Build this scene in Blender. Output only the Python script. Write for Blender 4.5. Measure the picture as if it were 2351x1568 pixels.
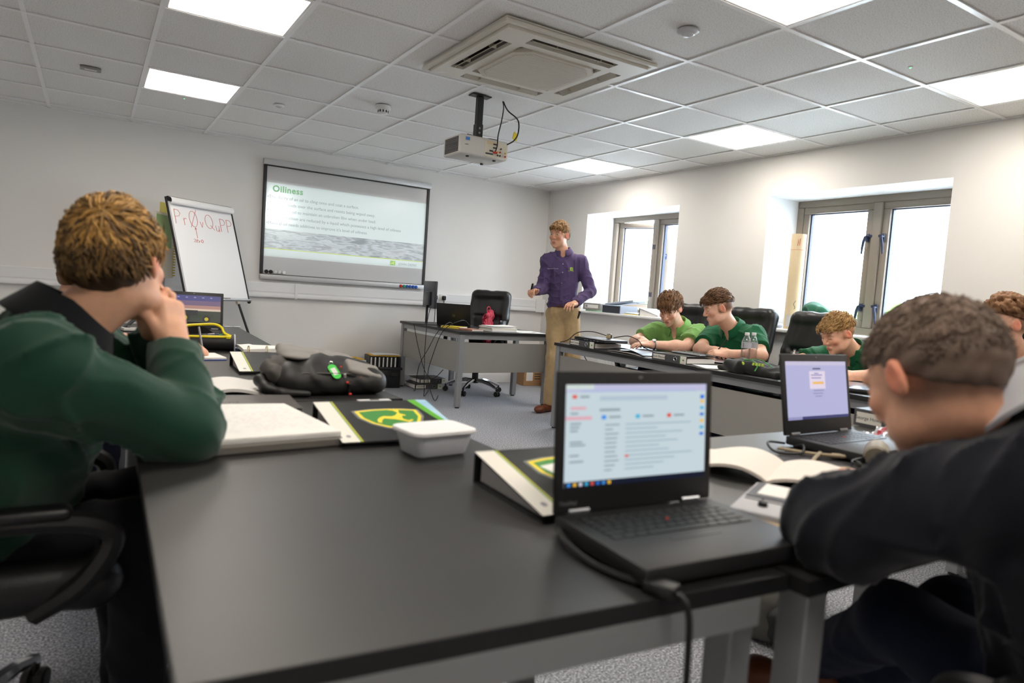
import bpy, bmesh, math, random
import numpy as np
from mathutils import Vector, Matrix

for _o in list(bpy.data.objects):
    bpy.data.objects.remove(_o, do_unlink=True)
scene = bpy.context.scene
COL = scene.collection
PI = math.pi

# ------------------------------------------------------------------ camera
CAM = (-4.82, -7.10, 1.093)
cam_d = bpy.data.cameras.new('camera')
cam = bpy.data.objects.new('camera', cam_d)
COL.objects.link(cam)
_yaw, _pit, _rol = math.radians(31.8725), math.radians(-4.0473), math.radians(3.926)
_f = Vector((math.sin(_yaw) * math.cos(_pit), math.cos(_yaw) * math.cos(_pit), math.sin(_pit)))
_r = Vector((math.cos(_yaw), -math.sin(_yaw), 0))
_u = _r.cross(_f)
_r2 = _r * math.cos(_rol) + _u * math.sin(_rol)
_u2 = -_r * math.sin(_rol) + _u * math.cos(_rol)
_m = Matrix((( _r2.x, _u2.x, -_f.x, CAM[0]), (_r2.y, _u2.y, -_f.y, CAM[1]), (_r2.z, _u2.z, -_f.z, CAM[2]), (0, 0, 0, 1)))
cam.matrix_world = _m
cam_d.sensor_width = 36.0
cam_d.lens = 1564.555 / 2351 * 36.0
cam_d.clip_start = 0.05
cam_d.dof.use_dof = True
cam_d.dof.focus_distance = 5.9
cam_d.dof.aperture_fstop = 3.0
scene.camera = cam

# ------------------------------------------------------------------ world (bright overcast sky)
world = bpy.data.worlds.new('overcast')
scene.world = world
world.use_nodes = True
_bg = world.node_tree.nodes['Background']
_bg.inputs['Color'].default_value = (0.82, 0.91, 1.0, 1)
_bg.inputs['Strength'].default_value = 9.0

# ------------------------------------------------------------------ exposure
vs = scene.view_settings
vs.view_transform = 'Standard'
vs.look = 'None'
vs.exposure = 1.12
vs.gamma = 1.0
vs.use_curve_mapping = False
PANEL_STRENGTH = 7.6

# ------------------------------------------------------------------ materials
def H(r, g, b):
    def c(x):
        x /= 255.0
        return x / 12.92 if x <= 0.04045 else ((x + 0.055) / 1.055) ** 2.4
    return (c(r), c(g), c(b), 1.0)

MATS = {}
def M(name, col=(128, 128, 128), rough=0.5, metal=0.0, spec=0.5, bump=0.0, bscale=200.0, var=0.0, vscale=6.0,
      emit=None, estr=0.0, trans=0.0, alpha=1.0, coat=0.0, sheen=0.0, attr=None, stretch=None, sss=0.0):
    if name in MATS:
        return MATS[name]
    m = bpy.data.materials.new(name)
    m.use_nodes = True
    nt = m.node_tree
    b = nt.nodes['Principled BSDF']
    c = H(*col)
    b.inputs['Base Color'].default_value = c
    b.inputs['Roughness'].default_value = rough
    b.inputs['Metallic'].default_value = metal
    b.inputs['Specular IOR Level'].default_value = spec
    b.inputs['Coat Weight'].default_value = coat
    b.inputs['Sheen Weight'].default_value = sheen
    b.inputs['Transmission Weight'].default_value = trans
    b.inputs['Alpha'].default_value = alpha
    if sss:
        b.inputs['Subsurface Weight'].default_value = sss
        b.inputs['Subsurface Radius'].default_value = (0.012, 0.005, 0.003)
        b.inputs['Subsurface Scale'].default_value = 1.0
    if emit is not None:
        b.inputs['Emission Color'].default_value = H(*emit)
        b.inputs['Emission Strength'].default_value = estr
    tc = nt.nodes.new('ShaderNodeTexCoord')
    vec = tc.outputs['Object']
    if stretch:
        mp = nt.nodes.new('ShaderNodeMapping')
        mp.inputs['Scale'].default_value = stretch
        nt.links.new(vec, mp.inputs['Vector'])
        vec = mp.outputs['Vector']
    base = None
    if attr:
        at = nt.nodes.new('ShaderNodeAttribute')
        at.attribute_name = attr
        base = at.outputs['Color']
        nt.links.new(base, b.inputs['Base Color'])
    nz = nt.nodes.new('ShaderNodeTexNoise')
    nz.inputs['Scale'].default_value = vscale
    nz.inputs['Detail'].default_value = 4
    nt.links.new(vec, nz.inputs['Vector'])
    if var:
        mx = nt.nodes.new('ShaderNodeMix')
        mx.data_type = 'RGBA'
        mx.blend_type = 'MULTIPLY'
        mx.inputs['Factor'].default_value = 1.0
        mr = nt.nodes.new('ShaderNodeMapRange')
        mr.inputs['From Min'].default_value = 0.3
        mr.inputs['From Max'].default_value = 0.7
        mr.inputs['To Min'].default_value = 1.0 - var
        mr.inputs['To Max'].default_value = 1.0 + var
        nt.links.new(nz.outputs['Fac'], mr.inputs['Value'])
        if base is not None:
            nt.links.new(base, mx.inputs['A'])
        else:
            mx.inputs['A'].default_value = c
        nt.links.new(mr.outputs['Result'], mx.inputs['B'])
        nt.links.new(mx.outputs['Result'], b.inputs['Base Color'])
    if bump:
        n2 = nt.nodes.new('ShaderNodeTexNoise')
        n2.inputs['Scale'].default_value = bscale
        n2.inputs['Detail'].default_value = 3
        nt.links.new(vec, n2.inputs['Vector'])
        bp = nt.nodes.new('ShaderNodeBump')
        bp.inputs['Strength'].default_value = bump
        bp.inputs['Distance'].default_value = 0.002
        nt.links.new(n2.outputs['Fac'], bp.inputs['Height'])
        nt.links.new(bp.outputs['Normal'], b.inputs['Normal'])
    MATS[name] = m
    return m

def glass_mat(name, tint=(255, 255, 255), gloss=0.06, rough=0.0):
    if name in MATS:
        return MATS[name]
    m = bpy.data.materials.new(name)
    m.use_nodes = True
    nt = m.node_tree
    nt.nodes.remove(nt.nodes['Principled BSDF'])
    out = nt.nodes['Material Output']
    tr = nt.nodes.new('ShaderNodeBsdfTransparent')
    tr.inputs['Color'].default_value = H(*tint)
    gl = nt.nodes.new('ShaderNodeBsdfGlossy')
    gl.inputs['Roughness'].default_value = rough
    fr = nt.nodes.new('ShaderNodeLayerWeight')
    fr.inputs['Blend'].default_value = 0.25
    ma = nt.nodes.new('ShaderNodeMath')
    ma.operation = 'MULTIPLY_ADD'
    ma.inputs[1].default_value = 0.6
    ma.inputs[2].default_value = gloss
    mx = nt.nodes.new('ShaderNodeMixShader')
    nt.links.new(fr.outputs['Fresnel'], ma.inputs[0])
    nt.links.new(ma.outputs[0], mx.inputs['Fac'])
    nt.links.new(tr.outputs[0], mx.inputs[1])
    nt.links.new(gl.outputs[0], mx.inputs[2])
    nt.links.new(mx.outputs[0], out.inputs['Surface'])
    MATS[name] = m
    return m

def ramp_mat(name, stops, kind='noise', scale=100.0, rough=0.9, bump=0.0, detail=6.0, stretch=None, spec=0.3, bdist=0.003, emit=0.0, second=None, coord='Object'):
    """noise / voronoi driven colour ramp"""
    if name in MATS:
        return MATS[name]
    m = bpy.data.materials.new(name)
    m.use_nodes = True
    nt = m.node_tree
    b = nt.nodes['Principled BSDF']
    b.inputs['Roughness'].default_value = rough
    b.inputs['Specular IOR Level'].default_value = spec
    tc = nt.nodes.new('ShaderNodeTexCoord')
    vec = tc.outputs[coord]
    if stretch:
        mp = nt.nodes.new('ShaderNodeMapping')
        mp.inputs['Scale'].default_value = stretch
        nt.links.new(vec, mp.inputs['Vector'])
        vec = mp.outputs['Vector']
    if kind == 'noise':
        tx = nt.nodes.new('ShaderNodeTexNoise'); tx.inputs['Detail'].default_value = detail; o = tx.outputs['Fac']
    elif kind == 'wave':
        tx = nt.nodes.new('ShaderNodeTexWave'); tx.inputs['Distortion'].default_value = 6; tx.inputs['Detail'].default_value = detail; o = tx.outputs['Fac']
    elif kind == 'gradient':
        tx = nt.nodes.new('ShaderNodeTexGradient'); o = tx.outputs['Fac']
    else:
        tx = nt.nodes.new('ShaderNodeTexVoronoi'); o = tx.outputs['Distance']
    if kind != 'gradient':
        tx.inputs['Scale'].default_value = scale
    nt.links.new(vec, tx.inputs['Vector'])
    rp = nt.nodes.new('ShaderNodeValToRGB')
    el = rp.color_ramp.elements
    while len(el) < len(stops):
        el.new(0.5)
    for e, (p, c) in zip(el, stops):
        e.position = p
        e.color = H(*c)
    nt.links.new(o, rp.inputs['Fac'])
    nt.links.new(rp.outputs['Color'], b.inputs['Base Color'])
    if emit:
        nt.links.new(rp.outputs['Color'], b.inputs['Emission Color'])
        b.inputs['Emission Strength'].default_value = emit
    if bump:
        bp = nt.nodes.new('ShaderNodeBump')
        bp.inputs['Strength'].default_value = bump
        bp.inputs['Distance'].default_value = bdist
        nt.links.new(o, bp.inputs['Height'])
        nt.links.new(bp.outputs['Normal'], b.inputs['Normal'])
    MATS[name] = m
    return m

# ------------------------------------------------------------------ mesh helpers
def rotm(rx=0, ry=0, rz=0):
    return Matrix.Rotation(rz, 3, 'Z') @ Matrix.Rotation(ry, 3, 'Y') @ Matrix.Rotation(rx, 3, 'X')

class MB:
    def __init__(self):
        self.v = []
        self.f = []
        self.m = []
    def add(self, vs, fs, mi=0):
        n = len(self.v)
        self.v += [tuple(p) for p in vs]
        self.f += [tuple(i + n for i in f) for f in fs]
        self.m += [mi] * len(fs)
        return self
    def box(self, c, s, R=None, mi=0):
        vs = []
        for dx in (-.5, .5):
            for dy in (-.5, .5):
                for dz in (-.5, .5):
                    p = Vector((dx * s[0], dy * s[1], dz * s[2]))
                    if R is not None:
                        p = R @ p
                    vs.append(p + Vector(c))
        fs = [(0, 1, 3, 2), (4, 6, 7, 5), (0, 4, 5, 1), (2, 3, 7, 6), (0, 2, 6, 4), (1, 5, 7, 3)]
        return self.add(vs, fs, mi)
    def b2(self, a, b, mi=0):
        return self.box([(a[i] + b[i]) / 2 for i in range(3)], [abs(b[i] - a[i]) for i in range(3)], None, mi)
    def bm(self, bm, mi=0, T=None):
        bm.verts.ensure_lookup_table()
        vs = [(T @ v.co if T is not None else v.co.copy()) for v in bm.verts]
        bm.verts.index_update()
        self.add(vs, [tuple(v.index for v in f.verts) for f in bm.faces], mi)
        bm.free()
        return self
    def rbox(self, c, s, r=0.01, seg=2, R=None, mi=0):
        bm = bmesh.new()
        bmesh.ops.create_cube(bm, size=1)
        for v in bm.verts:
            v.co = Vector((v.co.x * s[0], v.co.y * s[1], v.co.z * s[2]))
        r = min(r, min(s) * 0.49)
        bmesh.ops.bevel(bm, geom=list(bm.edges), offset=r, segments=seg, profile=0.5, affect='EDGES')
        T = Matrix.Translation(c) @ (R.to_4x4() if R is not None else Matrix.Identity(4))
        return self.bm(bm, mi, T)
    def cyl(self, p0, p1, r0, r1=None, n=14, mi=0, cap=True):
        if r1 is None:
            r1 = r0
        p0, p1 = Vector(p0), Vector(p1)
        d = (p1 - p0).normalized()
        a = d.orthogonal().normalized()
        b = d.cross(a)
        vs = []
        for p, r in ((p0, r0), (p1, r1)):
            for i in range(n):
                t = 2 * PI * i / n
                vs.append(p + a * (r * math.cos(t)) + b * (r * math.sin(t)))
        fs = [(i, (i + 1) % n, n + (i + 1) % n, n + i) for i in range(n)]
        if cap:
            fs += [tuple(reversed(range(n))), tuple(range(n, 2 * n))]
        return self.add(vs, fs, mi)
    def tube(self, pts, r, n=8, mi=0, closed=False):
        pts = [Vector(p) for p in pts]
        rs = r if isinstance(r, (list, tuple)) else [r] * len(pts)
        N = len(pts)
        prev = None
        vs = []
        for i, p in enumerate(pts):
            if closed:
                d = pts[(i + 1) % N] - pts[i - 1]
            else:
                d = pts[min(i + 1, N - 1)] - pts[max(i - 1, 0)]
            d = d.normalized() if d.length > 1e-9 else Vector((0, 0, 1))
            if prev is None:
                a = d.orthogonal().normalized()
            else:
                a = prev - d * prev.dot(d)
                a = a.normalized() if a.length > 1e-6 else d.orthogonal().normalized()
            prev = a
            b = d.cross(a)
            for k in range(n):
                t = 2 * PI * k / n
                vs.append(p + a * (rs[i] * math.cos(t)) + b * (rs[i] * math.sin(t)))
        fs = []
        for i in range(N if closed else N - 1):
            j = (i + 1) % N
            for k in range(n):
                fs.append((i * n + k, i * n + (k + 1) % n, j * n + (k + 1) % n, j * n + k))
        if not closed:
            fs += [tuple(reversed(range(n))), tuple(range((N - 1) * n, N * n))]
        return self.add(vs, fs, mi)
    def lathe(self, prof, n=20, o=(0, 0, 0), R=None, mi=0):
        vs = []
        for (r, z) in prof:
            for i in range(n):
                t = 2 * PI * i / n
                p = Vector((r * math.cos(t), r * math.sin(t), z))
                if R is not None:
                    p = R @ p
                vs.append(p + Vector(o))
        fs = []
        for j in range(len(prof) - 1):
            for i in range(n):
                fs.append((j * n + i, j * n + (i + 1) % n, (j + 1) * n + (i + 1) % n, (j + 1) * n + i))
        if prof[0][0] > 1e-5:
            fs.append(tuple(reversed(range(n))))
        if prof[-1][0] > 1e-5:
            fs.append(tuple(range((len(prof) - 1) * n, len(prof) * n)))
        return self.add(vs, fs, mi)
    def prism(self, poly, z0, z1, T=None, mi=0):
        """poly in local xy extruded along z"""
        n = len(poly)
        vs = [Vector((x, y, z0)) for x, y in poly] + [Vector((x, y, z1)) for x, y in poly]
        if T is not None:
            vs = [T @ p for p in vs]
        fs = [tuple(reversed(range(n))), tuple(range(n, 2 * n))] + [(i, (i + 1) % n, n + (i + 1) % n, n + i) for i in range(n)]
        return self.add(vs, fs, mi)
    def sheet(self, fn, nu, nv, th=0.0004, mi=0):
        top = [Vector(fn(i / nu, j / nv)) for j in range(nv + 1) for i in range(nu + 1)]
        bot = [p - Vector((0, 0, th)) for p in top]
        W = nu + 1
        N = len(top)
        fs = []
        for j in range(nv):
            for i in range(nu):
                a = j * W + i
                fs.append((a, a + 1, a + 1 + W, a + W))
                fs.append((N + a, N + a + W, N + a + 1 + W, N + a + 1))
        rim = [i for i in range(W)] + [j * W + nu for j in range(1, nv + 1)] + [nv * W + i for i in range(nu - 1, -1, -1)] + [j * W for j in range(nv - 1, 0, -1)]
        for k in range(len(rim)):
            a, b = rim[k], rim[(k + 1) % len(rim)]
            fs.append((b, a, N + a, N + b))
        return self.add(top + bot, fs, mi)
    def ico(self, c, r, sub=2, sc=(1, 1, 1), mi=0):
        bm = bmesh.new()
        bmesh.ops.create_icosphere(bm, subdivisions=sub, radius=r)
        for v in bm.verts:
            v.co = Vector((v.co.x * sc[0] + c[0], v.co.y * sc[1] + c[1], v.co.z * sc[2] + c[2]))
        return self.bm(bm, mi)
    def build(self, name, mats, parent=None, smooth=35, loc=None, rot=None):
        me = bpy.data.meshes.new(name)
        me.from_pydata(self.v, [], self.f)
        if not isinstance(mats, (list, tuple)):
            mats = [mats]
        for m in mats:
            me.materials.append(m)
        if len(mats) > 1:
            me.polygons.foreach_set('material_index', self.m)
        bm = bmesh.new()
        bm.from_mesh(me)
        bmesh.ops.recalc_face_normals(bm, faces=bm.faces)
        bm.to_mesh(me)
        bm.free()
        if smooth:
            me.shade_smooth()
            me.set_sharp_from_angle(angle=math.radians(smooth))
        return link(name, me, parent, loc, rot)

def link(name, me, parent=None, loc=None, rot=None):
    o = bpy.data.objects.new(name, me)
    COL.objects.link(o)
    if parent is not None:
        o.parent = parent
    if loc is not None:
        o.location = loc
    if rot is not None:
        o.rotation_euler = rot
    return o

def tag(o, label, cat=None, group=None, kind=None):
    o['label'] = label
    if cat:
        o['category'] = cat
    if group:
        o['group'] = group
    if kind:
        o['kind'] = kind
    return o

def thing(name, label, cat, loc=(0, 0, 0), rz=0.0, group=None, rot=None):
    o = bpy.data.objects.new(name, None)
    COL.objects.link(o)
    o.empty_display_size = 0.1
    o.location = loc
    o.rotation_euler = rot if rot is not None else (0, 0, rz)
    return tag(o, label, cat, group)

def dup(root, loc, rz, label=None):
    def cp(o, par):
        c = o.copy()
        COL.objects.link(c)
        c.parent = par
        for ch in list(o.children):
            cp(ch, c)
        return c
    kids = list(root.children)
    r = root.copy()
    COL.objects.link(r)
    r.location = loc
    r.rotation_euler = (0, 0, rz)
    if label:
        r['label'] = label
    for k in kids:
        cp(k, r)
    return r

def struct(o, label=None):
    o['kind'] = 'structure'
    if label:
        o['label'] = label
    return o

def text(body, size, mat, parent, T, name='lettering', bold=0.0, align='LEFT', th=0.0002, space=1.0, shear=0.0):
    """flat lettering: built as a mesh, T maps text space (x right, y up, z out) to the parent's space"""
    cu = bpy.data.curves.new('t', 'FONT')
    cu.body = body
    cu.size = size
    cu.extrude = th
    cu.offset = bold
    cu.align_x = align
    cu.space_character = space
    cu.shear = shear
    cu.resolution_u = 3
    o = bpy.data.objects.new('t', cu)
    COL.objects.link(o)
    dg = bpy.context.evaluated_depsgraph_get()
    me = bpy.data.meshes.new_from_object(o.evaluated_get(dg))
    bpy.data.objects.remove(o, do_unlink=True)
    bpy.data.curves.remove(cu)
    me.name = name
    me.transform(T if len(T) == 4 else T.to_4x4())
    me.materials.clear()
    me.materials.append(mat)
    return link(name, me, parent)

def frame_T(o, x, y):
    """4x4 with text x axis, y axis, z = x cross y at origin o"""
    x, y = Vector(x).normalized(), Vector(y).normalized()
    z = x.cross(y)
    return Matrix(((x.x, y.x, z.x, o[0]), (x.y, y.y, z.y, o[1]), (x.z, y.z, z.z, o[2]), (0, 0, 0, 1)))

def smooth_path(pts, n=6):
    """Catmull-Rom through the points"""
    P = [Vector(p) for p in pts]
    if len(P) < 3:
        return P
    out = []
    for i in range(len(P) - 1):
        p0, p1, p2, p3 = P[max(i - 1, 0)], P[i], P[i + 1], P[min(i + 2, len(P) - 1)]
        for k in range(n):
            t = k / n
            out.append(0.5 * ((2 * p1) + (p2 - p0) * t + (2 * p0 - 5 * p1 + 4 * p2 - p3) * t * t + (3 * p1 - p0 - 3 * p2 + p3) * t ** 3))
    out.append(P[-1])
    return out

# common materials
m_white = M('white_paint', (236, 236, 235), 0.6, bump=0.05, bscale=90)
m_plas_white = M('white_plastic', (232, 232, 230), 0.35)
m_plas_black = M('black_plastic', (22, 22, 24), 0.42, bump=0.05, bscale=900)
m_plas_grey = M('grey_plastic', (120, 120, 122), 0.45)
m_steel = M('brushed_steel', (150, 152, 156), 0.35, metal=0.9)
m_chrome = M('chrome', (215, 217, 222), 0.12, metal=1.0)
m_alu = M('aluminium', (190, 192, 196), 0.35, metal=0.85)
m_desk_black = M('black_desktop', (27, 26, 26), 0.42, spec=0.85, bump=0.03, bscale=1500, var=0.06, vscale=40)
m_desk_edge = M('black_edge_band', (22, 22, 24), 0.45)
m_desk_metal = M('silver_powdercoat', (150, 152, 154), 0.42, metal=0.25, bump=0.03, bscale=900)
m_modesty = M('grey_panel', (150, 147, 142), 0.6, bump=0.04, bscale=600)
m_leather = M('black_leather', (20, 20, 22), 0.36, bump=0.35, bscale=260, spec=0.5)
m_paper = M('paper', (238, 236, 232), 0.85, var=0.015, vscale=20)
m_ink = M('ink_grey', (150, 150, 158), 0.8)
m_inkd = M('ink_dark', (50, 50, 56), 0.8)
m_cable = M('black_cable', (16, 16, 18), 0.5)
m_green = M('logo_green', (62, 140, 60), 0.5)
m_yellow = M('logo_yellow', (245, 220, 60), 0.5)
m_rubber = M('rubber', (15, 15, 16), 0.7)
# =================================================================== ROOM SHELL
XL, YB, ZC = -6.35, -9.4, 2.38          # left wall, back wall, ceiling height (front wall y=0, window wall x=0)
m_wall = M('wall_paint', (232, 230, 227), 0.75, bump=0.08, bscale=140, spec=0.25)
m_reveal = M('reveal_paint', (238, 238, 238), 0.6, bump=0.04, bscale=140)
m_carpet = ramp_mat('carpet_loop', [(0.32, (92, 94, 102)), (0.5, (162, 164, 172)), (0.66, (226, 227, 232))], 'noise', 150.0, 0.95, bump=0.9, detail=8, spec=0.1, bdist=0.006)
m_tile = ramp_mat('mineral_tile', [(0.30, (196, 194, 192)), (0.46, (238, 237, 235)), (0.7, (248, 247, 245))], 'noise', 170.0, 0.9, bump=0.35, detail=8, spec=0.15)
m_grid = M('grid_white', (244, 244, 244), 0.28, spec=0.7)

struct(MB().b2((XL - .1, YB - .1, -.12), (.5, .1, 0)).build('floor', m_carpet, smooth=0), 'grey flecked loop pile carpet floor')
struct(MB().b2((XL - .1, 0, -.12), (.5, .15, 2.62)).build('wall_front', m_wall, smooth=0), 'pale painted wall behind the whiteboard')
struct(MB().b2((XL - .15, YB - .1, -.12), (XL, 0, 2.62)).build('wall_left', m_wall, smooth=0), 'pale painted side wall opposite the windows')
struct(MB().b2((XL - .1, YB - .15, -.12), (.5, YB, 2.62)).build('wall_back', m_wall, smooth=0), 'pale painted wall at the back of the room')
WIN = [(-2.245, -0.795), (-4.715, -3.265)]
ZS, ZT = 0.925, 2.056
w = MB()
w.b2((0, YB, -.12), (.45, 0, ZS)).b2((0, YB, ZT), (.45, 0, 2.62))
for a, b in ((YB, -4.715), (-3.265, -2.245), (-0.795, 0)):
    w.b2((0, a, ZS), (.45, b, ZT))
struct(w.build('wall_right', m_wall, smooth=0), 'pale painted wall with two deep window openings')

# skirtings
m_skirt = M('skirting_gloss', (228, 228, 228), 0.35)
def skirt(name, a, b, n):
    p = MB()
    d = (Vector(b) - Vector(a))
    L = d.length
    poly = [(0, 0), (.016, 0), (.016, .082), (.010, .098), (0, .1)]
    x = Vector(n)
    T = Matrix(((x.x, 0, d.x / L, a[0]), (x.y, 0, d.y / L, a[1]), (0, 1, 0, 0), (0, 0, 0, 1)))
    p.prism(poly, 0, L, T)
    return struct(p.build(name, m_skirt))
skirt('baseboard_front', (XL, 0, 0), (0, 0, 0), (0, -1, 0))
skirt('baseboard_right', (0, 0, 0), (0, YB, 0), (-1, 0, 0))
skirt('baseboard_left', (XL, YB, 0), (XL, 0, 0), (1, 0, 0))
skirt('baseboard_back', (0, YB, 0), (XL, YB, 0), (0, 1, 0))

# ---- ceiling : slab, T bars and tiles
ceil = struct(MB().b2((XL - .1, YB - .1, 2.50), (.5, .1, 2.62)).build('ceiling', m_white, smooth=0), 'suspended ceiling of square speckled mineral tiles')
GX = [-.35 - .6 * i for i in range(10)]          # grid lines
GY = [-.18 - .6 * j for j in range(16)]
LIGHTS = [(-.65, y) for y in (-1.68, -3.48, -5.28, -7.08)] + [(-4.25, y) for y in (-1.68, -3.48, -5.28, -7.08)] + [(-2.45, -5.28), (-2.45, -7.08)]
for x in GX:
    MB().box((x, YB / 2, ZC + .003), (.024, -YB, .006)).b2((x - .001, YB, ZC + .006), (x + .001, 0, ZC + .04)).build('main_tee', m_grid, ceil, smooth=0)
for y in GY:
    MB().box((XL / 2, y, ZC + .0025), (-XL, .024, .006)).b2((XL, y - .001, ZC + .006), (0, y + .001, ZC + .04)).build('cross_tee', m_grid, ceil, smooth=0)
MB().b2((XL, -.02, ZC), (0, 0, ZC + .006)).b2((XL, YB, ZC), (0, YB + .02, ZC + .006)).b2((-.02, YB, ZC), (0, 0, ZC + .006)).b2((XL, YB, ZC), (XL + .02, 0, ZC + .006)).build('edge_trim', m_grid, ceil, smooth=0)
xs = [0] + GX + [XL]
ys = [0] + GY + [YB]
shapes = {}
for i in range(len(xs) - 1):
    for j in range(len(ys) - 1):
        sx, sy = xs[i] - xs[i + 1], ys[j] - ys[j + 1]
        if sx < .03 or sy < .03:
            continue
        cx, cy = (xs[i] + xs[i + 1]) / 2, (ys[j] + ys[j + 1]) / 2
        if any(abs(cx - lx) < .1 and abs(cy - ly) < .1 for lx, ly in LIGHTS):
            continue
        k = (round(sx, 3), round(sy, 3))
        if k not in shapes:
            ob = MB().rbox((0, 0, .008), (sx - .004, sy - .004, .016), .002, 1).build('ceiling_tile', m_tile, ceil, smooth=0, loc=(cx, cy, ZC + .007))
            shapes[k] = ob.data
        else:
            link('ceiling_tile', shapes[k], ceil, (cx, cy, ZC + .007))

# ---- LED panels
m_led = bpy.data.materials.new('led_diffuser')
m_led.use_nodes = True
_b = m_led.node_tree.nodes['Principled BSDF']
_b.inputs['Base Color'].default_value = (.9, .9, .9, 1)
_b.inputs['Emission Color'].default_value = (1.0, .915, .81, 1)
_b.inputs['Emission Strength'].default_value = PANEL_STRENGTH
near_txt = {(-.65, -1.68): 'over the corner by the smaller open window', (-.65, -3.48): 'over the desks between the two windows', (-.65, -5.28): 'over the desks beside the double window',
            (-4.25, -1.68): 'in front of the flip chart easel', (-4.25, -3.48): 'over the row of desks with the black backpack', (-2.45, -5.28): 'behind the air conditioning cassette',
            (-4.25, -5.28): 'over the student in the green sweatshirt', (-.65, -7.08): 'at the window side of the back row', (-4.25, -7.08): 'at the rear of the room opposite the windows', (-2.45, -7.08): 'in the middle of the back row'}
for (x, y) in LIGHTS:
    t = thing('ceiling_light', 'square white LED ceiling panel, lit, ' + near_txt[(x, y)], 'ceiling light', (x, y, ZC))
    fr = MB()
    for s in (-1, 1):
        fr.box((s * .283, 0, .008), (.016, .582, .012)).box((0, s * .283, .008), (.55, .016, .012))
    fr.build('frame', m_grid, t, smooth=0)
    MB().box((0, 0, .012), (.552, .552, .006)).build('diffuser', m_led, t, smooth=0)

# ---- air conditioning cassette
m_ac = M('ac_cream_plastic', (222, 218, 208), 0.4)
m_ac_dark = M('ac_duct_dark', (58, 52, 47), 0.6)
m_ac_gr = M('ac_grille', (206, 200, 186), 0.5)
ac = thing('air_conditioning_cassette', 'cream square four-way air conditioning cassette set in the ceiling', 'air conditioner', (-2.735, -3.795, ZC))
p = MB()
def ring(p, ro, ri, z0, z1):
    for s in (-1, 1):
        p.b2((-ro, s * ri, z0), (ro, s * ro, z1)).b2((s * ri, -ri, z0), (s * ro, ri, z1))
p.rbox((0, 0, -.012), (.95, .95, .024), .010, 2)
ring(p, .475, .452, -.03, -.012)
p.build('fascia_rim', m_ac, ac)
p = MB()
# lower panel, split round the four outlets
ro, so, si, hl = .44, .395, .315, .27
for s in (-1, 1):
    p.b2((-ro, s * so, -.042), (ro, s * ro, -.02)).b2((s * so, -so, -.042), (s * ro, so, -.02))
for sx in (-1, 1):
    for sy in (-1, 1):
        p.b2((sx * hl, sy * si, -.042), (sx * so, sy * so, -.02))
        p.b2((sx * si, sy * hl, -.042), (sx * so, sy * si, -.02))
for s in (-1, 1):
    p.b2((-si, s * .262, -.042), (si, s * si, -.02)).b2((s * .262, -.262, -.042), (s * si, .262, -.02))
p.build('fascia_panel', m_ac, ac, smooth=0)
for a in range(4):
    R = rotm(0, 0, a * PI / 2)
    T = R.to_4x4()
    d = MB().b2((-hl, si + .002, -.0245), (hl, so - .002, -.0235))
    o = d.build('outlet_duct', m_ac_dark, ac, smooth=0)
    o.rotation_euler = (0, 0, a * PI / 2)
    f = MB().rbox((0, (si + so) / 2 + .004, -.034), (2 * hl - .02, .050, .005), .002, 1, rotm(math.radians((-36, -36, -36, -36)[a])))
    for q in (-.16, .12):
        f.box((q, so - .028, -.034), (.006, .04, .022))
    o = f.build('louvre_flap', M('ac_flap', (188, 182, 168), .45), ac)
    o.rotation_euler = (0, 0, a * PI / 2)
c8, c = .262, .19
octa = [(c8, -c), (c8, c), (c, c8), (-c, c8), (-c8, c), (-c8, -c), (-c, -c8), (c, -c8)]
MB().prism(octa, -.052, -.03).build('intake_panel', m_ac_gr, ac, smooth=0)
g = MB()
for i in range(34):
    y = -.235 + i * .47 / 33
    hw = .235 - max(0, abs(y) - .17)
    g.box((0, y, -.054), (2 * hw, .006, .005))
o = g.build('intake_grille_slats', m_ac, ac, smooth=0)
o['kind'] = 'stuff'
MB().box((-.40, .41, -.0428), (.09, .025, .001), rotm(0, 0, -.78)).build('rating_label', m_paper, ac, smooth=0)

# ---- ceiling sensors
def dome(name, loc, r, h, label, cat, mat=m_plas_white, dark=None):
    t = thing(name, label, cat, loc)
    MB().lathe([(r, 0), (r * 1.02, -.004), (r * .98, -.009), (r * .6, -h * .7)], 24).build('base_plate', mat, t)
    MB().lathe([(r * .62, -h * .5), (r * .6, -h * .72), (r * .45, -h * .92), (0.0001, -h)], 20).build('lens', dark or M('sensor_lens', (205, 208, 214), .2, spec=.6), t)
    return t
dome('presence_sensor', (-2.456, -4.676, ZC), .052, .03, 'round white presence sensor dome in the ceiling beside the cassette', 'sensor', M('sensor_grey', (205, 205, 212), .3))
dome('presence_sensor', (-3.65, -1.678, ZC), .04, .018, 'small flat round white sensor in the ceiling towards the whiteboard', 'sensor')
sd = thing('smoke_detector', 'round white smoke detector with slotted chamber on the ceiling', 'smoke detector', (-3.047, -2.266, ZC))
MB().lathe([(.052, 0), (.055, -.004), (.055, -.022), (.05, -.028)], 24).build('base', m_plas_white, sd)
MB().lathe([(.036, -.027), (.036, -.052), (.028, -.062), (.0001, -.064)], 20).build('chamber', m_plas_white, sd)
q = MB()
for i in range(10):
    a = i * 2 * PI / 10
    q.box((.037 * math.cos(a), .037 * math.sin(a), -.042), (.004, .008, .016), rotm(0, 0, a))
q.build('vent_slots', m_plas_black, sd, smooth=0)
t = thing('ceiling_grille', 'small grey rectangular vent plate fixed in a ceiling tile', 'vent', (-4.852, -1.66, ZC))
MB().rbox((0, 0, -.004), (.12, .085, .012), .003, 1).build('plate', M('vent_grey', (150, 148, 146), .5), t)
MB().box((0, 0, -.0105), (.07, .02, .002)).build('slot', m_plas_white, t, smooth=0)
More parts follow.
